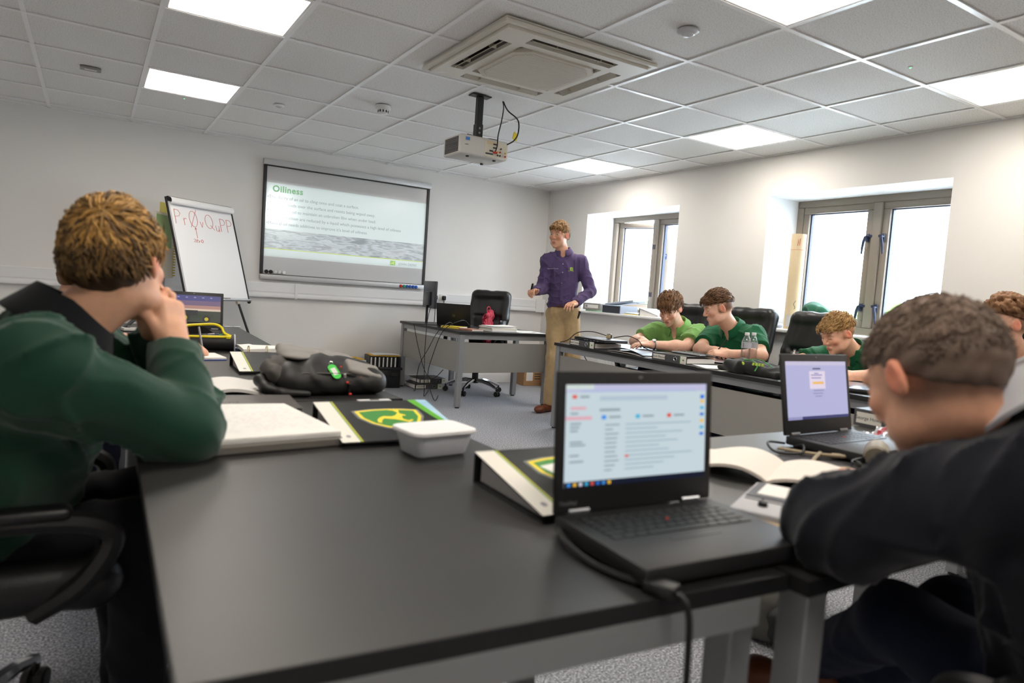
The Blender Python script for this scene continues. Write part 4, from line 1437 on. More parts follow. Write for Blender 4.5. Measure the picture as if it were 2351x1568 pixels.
def carton(label, loc, rz, s):
    t = thing('cardboard_box', label, 'box', loc, rz)
    m = M('cardboard', (176, 136, 96), .8, bump=.1, bscale=60, stretch=(1, 1, 8), var=.05)
    MB().rbox((0, 0, s[2] / 2), s, .003, 1).build('carton', m, t)
    MB().box((0, 0, s[2] + .0006), (s[0], .05, .0012)).build('tape', M('tape_brown', (160, 116, 74), .3), t, smooth=0)
    MB().box((-s[0] * .2, -s[1] / 2 - .0008, s[2] * .5), (s[0] * .35, .0012, s[2] * .5)).build('shipping_label', m_paper, t, smooth=0)
    for i in range(3):
        MB().box((s[0] * .22, -s[1] / 2 - .0008, s[2] * (.35 + .12 * i)), (s[0] * .3, .001, s[2] * .04)).build('printed_line', m_inkd, t, smooth=0)
    return t
carton('brown cardboard carton with white label by the wall behind the L-shaped desk', (-.27, -.22, 0), -.05, (.26, .22, .24))
carton('brown cardboard carton standing beside the labelled carton at the window wall', (-.14, -.52, 0), -.4, (.2, .26, .2))

# =================================================================== FLIP CHART EASEL
ez = thing('flipchart_easel', 'flip chart easel with red handwriting on white paper', 'easel', (-3.86, -.62, 0), math.radians(35))
tiltb = math.radians(18)
eu = Vector((0, math.sin(tiltb), math.cos(tiltb)))
en = Vector((0, -math.cos(tiltb), math.sin(tiltb)))
Re = Matrix(((1, 0, 0), (0, -en.y, eu.y), (0, -en.z, eu.z)))
eo = Vector((0, .0, .855))          # bottom centre of the board
def ep(x, z, d=0.0):
    return eo + Vector((x, 0, 0)) + eu * z + en * d
EW, EH = .70, .88
MB().rbox(ep(0, EH / 2), (EW, .016, EH), .003, 1, Re).build('board', M('easel_board', (225, 225, 228), .4), ez)
for s in (-1, 1):
    MB().tube([ep(s * EW / 2, -.01, .004), ep(s * EW / 2, EH * .5, .004), ep(s * EW / 2, EH + .01, .004)], .0095, 8).build('side_rail', m_plas_black, ez)
    MB().ico(ep(s * EW / 2, -.012, .004), .017, 2).build('corner_cap', m_plas_black, ez)
MB().rbox(ep(0, -.005, .03), (EW - .01, .05, .014), .004, 1, Re).build('pen_tray', m_alu, ez)
MB().cyl(ep(-.02, .006, .035), ep(.10, .006, .035), .006, None, 8).build('marker_pen', M('pen_redblack', (60, 16, 18), .4), ez)
MB().rbox(ep(-.1, .008, .035), (.07, .015, .012), .003, 1, Re).build('eraser', m_plas_black, ez)
pad = MB()
pad.sheet(lambda u, v: ep((u - .5) * (EW - .035), .02 + v * (EH - .075), .0125 + .002 * math.sin(3 * v)), 6, 10, .001)
pd = pad.build('paper_pad', M('flip_paper', (240, 239, 238), .8), ez)
# sheet rolled over the top and the clamp bar
rp = MB()
rp.sheet(lambda u, v: ep((u - .5) * (EW - .02), EH - .045 - .03 * math.cos(v * 4.2) + .02, .030 + .026 * math.sin(v * 4.2)), 6, 14, .001)
rp.build('rolled_sheets', M('flip_paper', (240, 239, 238), .8), ez)
MB().rbox(ep(0, EH - .005, .012), (EW, .03, .04), .008, 2, Re).build('clamp_bar', m_plas_black, ez)
for s in (-1, 1):
    MB().cyl(ep(s * .22, -.02, .0), (s * .34, -.30, .012), .011, .011, 10).build('front_leg', m_plas_black, ez)
MB().cyl(ep(0, .5, -.02), (0, .46, .012), .011, .011, 10).build('rear_leg', m_plas_black, ez)
for s in (-1, 1):
    MB().rbox(ep(s * .22, -.02, .0), (.04, .03, .03), .005, 1, Re).build('leg_bracket', M('bracket_cream', (206, 196, 178), .5), ez)
# handwriting, thin red strokes : P r (slashed O) v Q u P P, arrow, zero
m_red = M('marker_red', (208, 92, 84), .7)
def glyph(ch, x, z, w, h):
    g = lambda pts: [(x + p[0] * w, z + p[1] * h) for p in pts]
    circ = lambda cx, cy, rx, ry: [(cx + rx * math.cos(k * PI / 10 + 1.6), cy + ry * math.sin(k * PI / 10 + 1.6)) for k in range(21)]
    D = {'P': [[(0, 0), (.05, 1)], [(.05, 1), (.6, .97), (.85, .75), (.6, .55), (.08, .5)]], 'r': [[(.2, 0), (.2, .55)], [(.2, .4), (.45, .55), (.7, .52)]],
         'O': [circ(.5, .5, .42, .5), [(.1, -.05), (.95, 1.1)]], 'v': [[(.2, .5), (.45, 0), (.75, .5)]], 'Q': [circ(.5, .5, .42, .5), [(.6, .25), (.98, -.08)]],
         'u': [[(.2, .5), (.25, .08), (.55, .02), (.72, .2)], [(.75, .5), (.74, 0)]], '^': [[(.5, 0), (.45, 1)], [(.2, .8), (.45, 1), (.75, .82)]],
         'z': [[(.1, .9), (.9, .9), (.1, .05), (.9, .1)]], 'e': [[(.1, .5), (.85, .55), (.6, .95), (.2, .7), (.25, .1), (.9, .12)]], 'o': [circ(.5, .5, .4, .45)]}
    return [g(p) for p in D[ch]]
hw = MB()
items = []
x = -.305
for ch, w, h, dz in [('P', .06, .115, 0), ('r', .05, .105, -.005), ('O', .085, .13, -.01), ('v', .05, .09, -.005), ('Q', .085, .115, -.005), ('u', .055, .1, -.025), ('P', .06, .11, -.02), ('P', .06, .11, -.02)]:
    items += glyph(ch, x, .66 + dz, w * 1.16, h * 1.1)
    x += w * 1.16 + .006
items += glyph('^', -.125, .55, .03, .095)
x = -.155
for ch in 'zero':
    items += glyph({'z': 'z', 'e': 'e', 'r': 'r', 'o': 'o'}[ch], x, .51, .026, .03)
    x += .025
for st in items:
    hw.tube([ep(px, pz, .0146 + .002 * math.sin(3 * (pz - .02) / (EH - .075))) for px, pz in st], .0017, 5)
hw.build('red_handwriting', m_red, pd)
# comb bound flip book and posters hanging behind the easel
fb = thing('comb_bound_flip_book', 'yellow comb bound flip book standing behind the easel', 'flip book', (-4.286, -.40, 0), math.radians(60))
MB().rbox((0, 0, 1.30), (.34, .012, .56), .002, 1).build('pages', M('flip_pages', (214, 206, 190), .7), fb)
MB().box((-.02, -.0068, 1.42), (.28, .001, .28)).build('green_print', M('print_green', (150, 176, 120), .6), fb, smooth=0)
MB().box((.03, .012, 1.60), (.2, .002, .14)).build('yellow_page', M('page_yellow', (226, 214, 110), .6), fb, smooth=0)
for i in range(22):
    z = 1.04 + i * .024
    MB().tube([(.172 + .017 * math.cos(k * PI / 5), .0 + .019 * math.sin(k * PI / 5), z + .004 * math.sin(k * PI / 10)) for k in range(10)], .0045, 5, closed=True).build('comb_ring', M('comb_yellow', (214, 186, 40), .4), fb)
MB().rbox((0, .05, .52), (.26, .012, 1.02), .004, 1).build('backing_stand', M('stand_grey', (150, 150, 152), .5), fb)
# =================================================================== NEAR AND LEFT DESKS
Z = .712
# thick pad of handwritten pages by the student's elbow
nb = thing('writing_pad', 'thick white pad with pencil notes beside the elbow of the green sweatshirt', 'pad', (-4.475, -5.39, Z), .10)
stack(nb, .285, .40, .022, 'cover', M('pad_cover', (120, 116, 110), .6), bev=.004)
stack(nb, .278, .392, .012, 'pages', m_paper, (0, 0, .0215))
fn = lambda u, v: ((u - .5) * .276, (v - .5) * .39, .0345 + .004 * math.sin(2.5 * u + 1) * v)
MB().sheet(fn, 8, 8).build('top_page', m_paper, nb)
r = random.Random(4)
hwm = MB()
for i in range(15):
    v = .93 - i * .055
    u = .06 + r.random() * .1
    while u < .9:
        du = r.uniform(.02, .06)
        a, b = Vector(fn(u, v)), Vector(fn(u + du, v + r.uniform(-.004, .004)))
        n = Vector((0, .0009, 0))
        up = Vector((0, 0, .0006))
        if r.random() < .72:
            hwm.add([a - n + up, b - n + up, b + n + up, a + n + up], [(0, 1, 2, 3)])
        u += du + r.uniform(.01, .03)
hwm.build('pencil_notes', M('pencil', (178, 174, 176), .8), nb, smooth=0)
# closed grey laptop
cl = thing('closed_laptop', 'closed dark grey laptop behind the thick white pad', 'laptop', (-4.46, -5.065, Z), -.08)
mg = M('laptop_grey', (92, 88, 86), .4, metal=.2)
MB().rbox((0, 0, .007), (.325, .225, .012), .004, 2).build('base', mg, cl)
MB().rbox((0, 0, .0175), (.325, .225, .008), .004, 2).build('lid', mg, cl)
text('lenovo', .02, m_plas_black, cl, frame_T((-.05, -.02, .0217), (1, 0, 0), (0, 1, 0)), 'lid_logo')
# open exercise book
ob = thing('exercise_book', 'open white exercise book beyond the closed grey laptop', 'book', (-4.50, -4.72, Z), -.05)
for s in (-1, 1):
    MB().sheet(lambda u, v: (s * u * .17, (v - .5) * .26, .012 + .012 * math.sin(PI * min(1, u * 1.15)) + .002 * s * v), 10, 4, .010).build('page_block', m_paper, ob)
MB().box((0, 0, .001), (.345, .265, .002)).build('cover', M('book_cover_grey', (90, 92, 96), .6), ob, smooth=0)
# ring binders with the shield
wedge_file('black ring binder with green and yellow shield badge behind the plastic tub', (-4.318, -5.325, Z), -.02)
wedge_file('black ring binder with a loose sheet on it behind the large laptop', (-4.165, -5.935, Z), -.02, D=.255, t0=.062)
t = thing('paper_sheet', 'loose white printed sheet on the binder behind the large laptop', 'paper', (-3.975, -6.10, Z + .040), rot=(math.radians(10.5), 0, .35))
MB().sheet(lambda u, v: ((u - .5) * .21, (v - .5) * .15, .006 + .012 * (u - .5) ** 2), 6, 4).build('sheet', m_paper, t)
for i in range(5):
    MB().box((-.02, .05 - i * .02, .0085), (.13, .002, .0004)).build('printed_line', m_ink, t, smooth=0)
# plastic tub
tub = thing('plastic_tub', 'translucent white food tub with a lid on the near desk', 'tub', (-4.135, -5.685, Z), .12)
m_tub = M('tub_plastic', (228, 231, 240), .35)
def rr_loop(w, d, r, z, n=5):
    pts = []
    for cx, cy, a0 in ((w / 2 - r, d / 2 - r, 0), (-w / 2 + r, d / 2 - r, PI / 2), (-w / 2 + r, -d / 2 + r, PI), (w / 2 - r, -d / 2 + r, 1.5 * PI)):
        for k in range(n):
            a = a0 + (PI / 2) * k / (n - 1)
            pts.append((cx + r * math.cos(a), cy + r * math.sin(a), z))
    return pts
def loft(loops, mb):
    n = len(loops[0])
    vs = [p for l in loops for p in l]
    fs = [tuple(reversed(range(n)))]
    for j in range(len(loops) - 1):
        for i in range(n):
            fs.append((j * n + i, j * n + (i + 1) % n, (j + 1) * n + (i + 1) % n, (j + 1) * n + i))
    fs.append(tuple(range((len(loops) - 1) * n, len(loops) * n)))
    mb.add(vs, fs)
    return mb
loft([rr_loop(.125, .085, .015, .001), rr_loop(.135, .095, .02, .006), rr_loop(.155, .115, .022, .052)], MB()).build('container', m_tub, tub)
loft([rr_loop(.168, .128, .026, .051), rr_loop(.172, .132, .028, .054), rr_loop(.170, .130, .028, .060), rr_loop(.158, .118, .024, .061), rr_loop(.152, .112, .022, .0585)], MB()).build('lid', M('tub_lid', (244, 244, 246), .35), tub)
s = Sdf()
s.ell((-.01, 0, .025), (.05, .035, .02), k=.02).ell((.02, .005, .03), (.035, .03, .018), k=.02)
P, Q = s.mesh(.005, noise=wavy(5, .004, 80))
np_mesh('food', P, Q, M('food_mauve', (190, 178, 188), .8), tub)

# ---- the large laptop
def mail_screen(rect, F, sw, sh, lid):
    bg = screen_mat('screen_paleblue', (196, 212, 218), .46)
    rect(0, 0, 1, 1, bg, 'display')
    lav = screen_mat('screen_lavender', (190, 190, 220), .46)
    rect(0, .925, 1, 1, lav, 'tab_bar', .0006)
    rect(0, .955, .18, 1, screen_mat('screen_pale_green', (206, 218, 214), .46), 'active_tab', .0008)
    rect(.10, .925, .92, .948, screen_mat('screen_address', (176, 186, 220), .46), 'address_bar', .0008)
    rect(.22, .84, .70, .885, screen_mat('screen_search', (182, 198, 212), .44), 'search_field', .0006)
    rect(0, 0, 1, .055, screen_mat('screen_taskbar', (22, 28, 48), .4), 'task_bar', .0006)
    ic = [screen_mat('ic_%d' % i, c, .5) for i, c in enumerate([(60, 140, 220), (230, 180, 60), (210, 210, 220), (60, 170, 210), (210, 80, 70), (40, 110, 210)])]
    for i in range(8):
        rect(.02 + i * .038, .012, .04 + i * .038, .042, ic[i % 6], 'task_icon', .0008)
    gr = screen_mat('screen_grey', (150, 164, 172), .42)
    pk = screen_mat('screen_pink', (222, 172, 184), .45)
    rect(.04, .865, .07, .90, ic[4], 'mail_logo', .0006)
    rect(.09, .87, .15, .892, gr, 'menu_text', .0006)
    rect(.03, .755, .13, .785, pk, 'compose_button', .0006)
    rect(.0, .655, .17, .69, pk, 'selected_folder', .0006)
    for i, y in enumerate((.71, .61, .575, .54, .43, .40, .30, .24)):
        rect(.03, y, .03 + (.05, .07, .06, .05, .08, .1, .06, .09)[i], y + .018, gr, 'folder_name', .0006)
    for i, (x, c) in enumerate(((.235, 0), (.47, 3), (.70, 4))):
        rect(x, .655, x + .03, .695, ic[c], 'tab_icon', .0006)
        rect(x + .05, .665, x + .13, .685, gr, 'tab_text', .0006)
    rect(.22, .735, .36, .76, gr, 'heading', .0006)
    rr_ = random.Random(2)
    for i in range(11):
        y = .59 - i * .045
        rect(.26, y, .26 + rr_.uniform(.05, .1), y + .014, gr, 'sender', .0006)
        rect(.40, y, .40 + rr_.uniform(.2, .5), y + .014, screen_mat('screen_row', (168, 186, 198), .44), 'subject', .0006)
    rect(.40, .265, .425, .288, ic[4], 'attachment', .0008)
    for i in range(6):
        rect(.955, .80 - i * .07, .985, .83 - i * .07, ic[(i * 2 + 1) % 6], 'side_icon', .0006)
    rect(.955, .845, .985, .885, ic[5], 'avatar', .0006)
    text('ThinkPad', .009, m_plas_grey, lid, F @ Matrix.Translation((-.008, -.028, .0)), 'bezel_logo')
laptop('large black open laptop showing a mail page beside the plastic tub desk edge', (-4.012, -6.245, Z), -.055, w=.337, d=.228, h=.030, tilt=5, content=mail_screen, lidh=.232)
# charger lead
ca = thing('charger_lead', 'black charger lead and plug hanging over the near desk edge', 'cable', (-4.19, -6.35, Z))
MB().tube(smooth_path([(.01, .10, .012), (-.012, .05, .012), (-.016, -.01, .006), (-.01, -.06, .006), (.004, -.095, .006)]), .005, 7).build('lead', m_cable, ca)
MB().rbox((.016, -.125, .009), (.032, .045, .018), .006, 2, rotm(0, 0, .4)).build('plug_block', m_plas_black, ca)
MB().tube(smooth_path([(.02, -.14, .008), (.022, -.165, .0), (.024, -.172, -.06), (.03, -.168, -.25), (.04, -.16, -.5), (.05, -.15, -.70)]), .0045, 7).build('hanging_lead', m_cable, ca)
# grey instrument case between the laptops
te = thing('instrument_case', 'flat grey moulded instrument case with white label beside the large laptop', 'case', (-3.69, -6.30, Z), .46)
MB().rbox((0, 0, .011), (.23, .15, .022), .006, 2).build('shell', M('case_grey', (176, 176, 180), .5), te)
MB().rbox((.045, 0, .0225), (.12, .135, .004), .001, 1).build('recess', M('case_dark', (66, 68, 76), .5), te)
MB().rbox((.05, .025, .0252), (.09, .052, .002), .0008, 1).build('white_label', m_paper, te)
MB().rbox((.05, -.04, .025), (.11, .035, .006), .002, 1).build('grip_bar', M('case_mid', (104, 102, 100), .4), te)
for y in (-.03, .025):
    k = MB().cyl((-.065, y, .022), (-.065, y, .030), .009, .008, 14).rbox((-.058, y + .004, .028), (.022, .008, .006), .002, 1)
    k.build('knob', m_plas_black, te)
MB().box((-.03, 0, .0226), (.006, .13, .002)).build('groove', M('case_mid', (104, 102, 100), .4), te, smooth=0)
pe = thing('marker_pen', 'short cream pen with a silver end near the large laptop', 'pen', (-3.79, -6.385, Z + .007), 1.9)
MB().cyl((0, 0, 0), (.05, 0, 0), .006, .006, 10).build('barrel', M('pen_cream', (206, 176, 130), .5), pe)
MB().cyl((-.016, 0, 0), (0, 0, 0), .004, .006, 10).build('tip', m_chrome, pe)
# open notebook
bo = thing('open_notebook', 'open cream notebook with arched pages in front of the navy sweatshirt', 'book', (-3.455, -6.105, Z), math.radians(28) - PI / 2 + PI)
# local y = spine direction, x to each side
pl_ = MB()
MB().sheet(lambda u, v: (u * .185, (v - .5) * .235, .008 + .030 * math.sin(PI * min(1, u * 1.05)) ** .9 * (1 - .55 * u) + .003), 14, 4, .007).build('page_block', M('book_paper', (234, 226, 216), .85), bo)
MB().sheet(lambda u, v: (-u * .185, (v - .5) * .235, .008 + .022 * math.sin(PI * min(1, u * 1.05)) ** .9 * (1 - .6 * u) + .003), 14, 4, .007).build('page_block', M('book_paper', (234, 226, 216), .85), bo)
MB().box((0, 0, .0015), (.38, .24, .003)).build('cover', m_plas_black, bo, smooth=0)
# second laptop
def login_screen(rect, F, sw, sh, lid):
    rect(0, 0, 1, 1, screen_mat('login_violet', (176, 176, 214), .46), 'display')
    rect(0, .93, 1, 1, screen_mat('login_bar', (196, 190, 216), .46), 'tab_bar', .0006)
    rect(.43, .86, .56, .885, screen_mat('login_logo', (70, 76, 110), .4), 'site_logo', .0006)
    rect(.37, .52, .63, .83, screen_mat('login_card', (214, 202, 220), .5), 'login_card', .0006)
    rect(.42, .60, .60, .645, screen_mat('login_button', (226, 178, 100), .5), 'login_button', .0008)
    for y, a, b in ((.75, .40, .58), (.70, .40, .56), (.78, .45, .52), (.48, .43, .6), (.43, .42, .58), (.38, .45, .56)):
        rect(a, y, b, y + .02, screen_mat('login_text', (150, 146, 190), .42), 'text_line', .0009)
    rect(.0, 0, 1, .05, screen_mat('login_task', (52, 56, 110), .42), 'task_bar', .0006)
    rect(.0, 0, .22, .05, screen_mat('login_task2', (150, 150, 196), .42), 'task_field', .0008)
laptop('black open laptop showing a lavender login page beside coiled cables', (-2.955, -5.88, Z), .02, w=.335, d=.228, h=.028, tilt=10, content=login_screen, lidh=.235)
# coiled cables
co = thing('cable_coil', 'tangled black and beige cables beside the lavender laptop screen', 'cable', (-3.22, -6.02, Z))
r = random.Random(8)
MB().tube(smooth_path([(.10, .14, .006), (.0, .12, .02), (-.03, .07, .006), (.02, .03, .008), (.07, .06, .02), (.09, .1, .006)]), .0035, 6).build('black_loop', m_cable, co)
MB().tube(smooth_path([(.02, .10, .006), (.05, .02, .008), (.08, -.03, .012), (.14, -.06, .010), (.20, -.09, .008)]), .005, 6).build('beige_lead', M('cable_beige', (168, 152, 126), .5), co)
MB().tube(smooth_path([(.06, .0, .014), (-.03, -.04, .006), (-.05, -.08, .006), (.0, -.12, .006), (.04, -.15, .006)]), .005, 6).build('beige_loop', M('cable_beige', (168, 152, 126), .5), co)
MB().rbox((.13, -.05, .010), (.12, .016, .012), .004, 1, rotm(0, 0, -.55)).build('beige_connector', M('cable_beige', (168, 152, 126), .5), co)
for k in range(5):
    ph = r.random() * 6
    MB().tube([(.08 + .075 * math.cos(a + ph) + .02 * math.sin(3 * a), -.15 + .045 * math.sin(a + ph), .006 + .004 * k + .003 * math.sin(2 * a)) for a in [q * 2 * PI / 24 for q in range(24)]], .0028, 5, closed=True).build('black_coil', m_cable, co)
dg = thing('round_adapter', 'stubby grey round adapter between cables and the navy sleeve', 'adapter', (-3.125, -6.15, Z), .5)
MB().lathe([(.0001, 0), (.026, 0), (.03, .006), (.028, .05), (.022, .058), (.0001, .058)], 18, (0, 0, .03), Matrix.Rotation(1.3, 3, 'Y')).build('shell', M('adapter_grey', (150, 142, 128), .5), dg)
MB().lathe([(.0001, .059), (.016, .059), (.016, .064), (.0001, .064)], 14, (0, 0, .03), Matrix.Rotation(1.3, 3, 'Y')).build('end_cap', m_plas_grey, dg)
gb = lever_arch('black lever arch file with a printed name label beside the lavender laptop screen', (-2.505, -5.71, Z), -PI / 2, 'George Howat', .07)
gb.scale = (.8, .8, .85)
pk = thing('plastic_wrapper', 'crumpled shiny clear wrapper with red and green print by the name-labelled file', 'wrapper', (-2.66, -5.93, Z), .3)
wv = wavy(12, .012, 70)
MB().sheet(lambda u, v: ((u - .5) * .26, (v - .5) * .11, .018 + float(wv((u - .5) * .26, (v - .5) * .11, 0))), 30, 14, .0006).build('film', M('wrapper_film', (206, 208, 214), .12, metal=.55), pk)
MB().sheet(lambda u, v: (-.08 + u * .12, -.03 + v * .02, .0195 + float(wv(-.08 + u * .12, -.03 + v * .02, 0))), 14, 3, .0004).build('green_print', M('wrap_green', (90, 150, 80), .3), pk)
MB().sheet(lambda u, v: (-.10 + u * .14, .02 + v * .02, .0195 + float(wv(-.10 + u * .14, .02 + v * .02, 0))), 14, 3, .0004).build('red_print', M('wrap_red', (180, 70, 80), .3), pk)

# ---- backpack
bp = thing('backpack', 'black and grey backpack lying on the desk with a green key tag', 'backpack', (-4.135, -4.74, Z), .0)
bp.scale = (.80, .92, .74)
m_bp = M('backpack_black', (30, 29, 29), .5, bump=.25, bscale=500, var=.1, vscale=20)
m_bpg = M('backpack_grey', (138, 134, 130), .65, bump=.2, bscale=500)
s = Sdf()
s.rbox((.015, 0, .055), (.235, .165, .055), .05)
s.rbox((-.02, .01, .095), (.18, .14, .04), .04, k=.05)
s.ell((-.03, .02, .115), (.15, .12, .05), k=.05)
s.ell((.17, 0, .07), (.085, .15, .055), k=.04)
P, Q = s.mesh(.007, noise=wavy(21, .0045, 30))
np_mesh('main_body', P, Q, m_bp, bp)
s = Sdf()
s.rbox((.01, .07, .150), (.17, .085, .022), .02, np.array(rotm(.10, .16, 0)), k=.02).ell((-.11, .0, .160), (.065, .10, .020), k=.03)
P, Q = s.mesh(.006, noise=wavy(22, .003, 35))
np_mesh('grey_flap', P, Q, m_bpg, bp)
s = Sdf()
s.rbox((.150, -.115, .112), (.075, .05, .014), .012, np.array(rotm(.45, .25, 0)), k=.01)
P, Q = s.mesh(.005, noise=wavy(23, .001, 35))
np_mesh('grey_pocket_patch', P, Q, m_bpg, bp)
s = Sdf()
s.chain([(-.19, -.02, .10), (-.225, -.06, .115), (-.215, -.11, .095), (-.18, -.12, .07)], [.030, .032, .03, .026], k=.02).ell((-.175, -.03, .13), (.04, .045, .028), k=.02)
P, Q = s.mesh(.006, noise=wavy(24, .004, 50))
np_mesh('padded_strap', P, Q, M('strap_grey', (78, 75, 72), .7, bump=.2, bscale=500), bp)
s = Sdf()
s.chain([(-.22, -.03, .06), (-.265, -.08, .06), (-.255, -.13, .035), (-.2, -.16, .02), (-.1, -.17, .015)], [.02, .024, .022, .018, .014], k=.02)
P, Q = s.mesh(.006)
np_mesh('lower_strap', P, Q, m_bp, bp)
MB().tube(smooth_path([(-.17, -.135, .098), (-.05, -.152, .102), (.1, -.155, .098), (.22, -.13, .09)]), .004, 6).build('zip', M('zip_grey', (84, 80, 74), .5), bp)
def ztag(x, y, z, nm, mat, rz):
    MB().rbox((x, y, z), (.012, .006, .045), .003, 1, rotm(.6, rz, 0)).build(nm, mat, bp)
ztag(.055, -.158, .085, 'zip_pull', m_plas_white, -.3)
MB().rbox((.063, -.168, .062), (.014, .008, .010), .003, 1).build('red_pull_end', M('pull_red', (214, 60, 44), .5), bp)
MB().rbox((.095, -.158, .088), (.05, .007, .010), .003, 1, rotm(0, .25, 0)).build('zip_pull', m_plas_black, bp)
MB().rbox((.122, -.160, .081), (.009, .009, .014), .003, 1).build('red_pull_end', M('pull_red', (214, 60, 44), .5), bp)
MB().rbox((.072, -.170, .035), (.012, .006, .05), .003, 1, rotm(.2, -.1, 0)).build('zip_pull', m_plas_black, bp)
MB().rbox((.075, -.175, .010), (.014, .007, .010), .003, 1).build('red_pull_end', M('pull_red', (214, 60, 44), .5), bp)
MB().rbox((.05, -.12, .125), (.011, .008, .009), .003, 1).build('red_pull_end', M('pull_red', (214, 60, 44), .5), bp)
kt = MB().prism([(.019 * math.cos(a), .019 * math.sin(a) + (.018 if math.sin(a) > 0 else -.018)) for a in [k * PI / 10 for k in range(20)]], 0, .004, Matrix.Translation((.012, -.149, .108)) @ Matrix.Rotation(.95, 4, 'X') @ Matrix.Rotation(.35, 4, 'Z'))
kt = kt.build('green_key_tag', M('tag_green', (70, 214, 76), .4), bp)
MB().rbox((.012, -.1515, .110), (.022, .036, .003), .001, 1, rotm(.95, 0, 0) @ rotm(0, 0, .35)).build('tag_paper', m_paper, kt)
MB().tube([(.004 + .008 * math.cos(a), -.128, .142 + .010 * math.sin(a)) for a in [k * PI / 6 for k in range(12)]], .0014, 5, closed=True).build('split_ring', m_chrome, kt)
# ---- items round the second student
wedge_file('plain-fronted ring binder with white band between backpack and blue-edged pad', (-4.325, -4.10, Z), -.03, logo=False, D=.27)
rb = thing('open_ring_binder', 'open ring binder full of white pages behind the backpack', 'binder', (-4.04, -3.66, Z), .05)
for s_ in (-1, 1):
    MB().box((0, s_ * .15, .0015), (.32, .28, .003)).build('cover', M('binder_blue_edge', (70, 90, 130), .5), rb, smooth=0)
MB().box((0, 0, .0015), (.32, .03, .003)).build('spine', m_cover, rb, smooth=0)
MB().sheet(lambda u, v: ((u - .5) * .30, .015 + v * .23, .024 + .010 * math.sin(3 * v + u)), 8, 6, .016).build('page_block', m_paper, rb)
MB().sheet(lambda u, v: ((u - .5) * .30 + .01, -.02 - v * .22, .010 + .008 * math.sin(3 * v + 2 * u)), 8, 6, .004).build('page_block', m_paper, rb)
for x in (-.13, -.045, .045, .13):
    MB().tube([(x, .018 * math.cos(a), .022 + .020 * math.sin(a)) for a in [k * PI / 6 for k in range(12)]], .0022, 6, closed=True).build('ring', M('brass', (196, 176, 120), .25, metal=.9), rb)
np2 = thing('notepad', 'white notepad with blue edge under the writing hand', 'notepad', (-4.42, -3.83, Z), .12)
stack(np2, .21, .19, .004, 'blue_backing', M('pad_blue', (70, 100, 190), .5))
stack(np2, .208, .188, .010, 'pages', m_paper, (0, 0, .004))
paper('single white sheet curling at its edge beside the pencil case', (-4.14, -3.33, Z), .4, .16, .12, .008, 9)
# pencil case
pc = thing('pencil_case', 'black cylindrical pencil case with open yellow zip', 'pencil case', (-4.30, -3.50, Z), -.12)
m_pc = M('case_black', (24, 24, 27), .55, bump=.1, bscale=300)
MB().cyl((-.13, 0, .04), (.09, 0, .04), .038, .040, 24, cap=False).build('tube_body', m_pc, pc)
MB().cyl((.088, 0, .04), (.094, 0, .04), .0405, .038, 24).build('end_disc', M('case_blueblack', (36, 40, 62), .5), pc)
MB().tube([(.092, .041 * math.cos(a), .04 + .041 * math.sin(a)) for a in [k * PI / 14 for k in range(28)]], .0035, 6, closed=True).build('end_piping', M('piping_lilac', (206, 206, 222), .4), pc)
MB().tube(smooth_path([(.075, -.02, .075), (.045, -.01, .088), (.03, .005, .115), (-.0, .015, .128), (-.06, .018, .125), (-.13, .012, .118)]), .006, 8).build('zip_edge', M('zip_yellow', (240, 222, 20), .45), pc)
MB().tube(smooth_path([(.075, -.022, .073), (.03, -.028, .071), (-.05, -.028, .070), (-.13, -.026, .069)]), .006, 8).build('zip_edge', M('zip_yellow', (240, 222, 20), .45), pc)
MB().rbox((.062, -.034, .070), (.02, .006, .014), .003, 1).build('zip_slider', M('zip_yellow', (240, 222, 20), .45), pc)
MB().sheet(lambda u, v: (-.12 + u * .17, .012 + .006 * math.sin(PI * u), .075 + v * (.045 * math.sin(PI * min(1, .25 + u)))), 10, 4, .003).build('lid_flap', m_pc, pc)
for i, (x, c) in enumerate(((-.03, (40, 60, 110)), (-.05, (190, 190, 196)), (.0, (60, 170, 90)), (-.08, (30, 30, 34)))):
    MB().cyl((x - .06, -.004 + i * .004, .070), (x + .05, .0, .082), .004, .004, 8).build('pen', M('pc_pen_%d' % i, c, .4), pc)
# far laptop with a sunset picture
def sunset(rect, F, sw, sh, lid):
    rect(0, 0, 1, 1, screen_mat('sun_base', (96, 90, 120), .4), 'display')
    for i, (a, b, c) in enumerate(((.80, 1, (72, 72, 128)), (.62, .8, (112, 92, 122)), (.50, .62, (176, 130, 120)), (.42, .5, (214, 190, 170)), (.0, .42, (48, 56, 46)))):
        rect(0, a, 1, b, screen_mat('sun_%d' % i, c, .42), 'picture_band', .0006)
    tg = screen_mat('tractor_green', (34, 52, 34), .4)
    rect(.40, .14, .86, .30, tg, 'picture_tractor', .0008)
    rect(.34, .24, .58, .44, screen_mat('tractor_dark', (24, 28, 34), .4), 'picture_cab', .0009)
    for (x, y, rd) in ((.34, .16, .10), (.74, .12, .075)):
        m = MB()
        m.prism([(x * sw + rd * sw * math.cos(a), y * sh + rd * sw * math.sin(a)) for a in [k * PI / 8 for k in range(16)]], 0, .0010, F)
        m.build('picture_wheel', screen_mat('tractor_wheel', (18, 18, 20), .4), lid, smooth=0)
        m = MB()
        m.prism([(x * sw + rd * .5 * sw * math.cos(a), y * sh + rd * .5 * sw * math.sin(a)) for a in [k * PI / 8 for k in range(16)]], 0, .0012, F)
        m.build('picture_hub', screen_mat('tractor_hub', (196, 176, 40), .42), lid, smooth=0)
    for i in range(5):
        rect(.2 + i * .15, .90, .24 + i * .15, .94, screen_mat('sun_icon', (150, 150, 190), .4), 'desktop_icon', .0008)
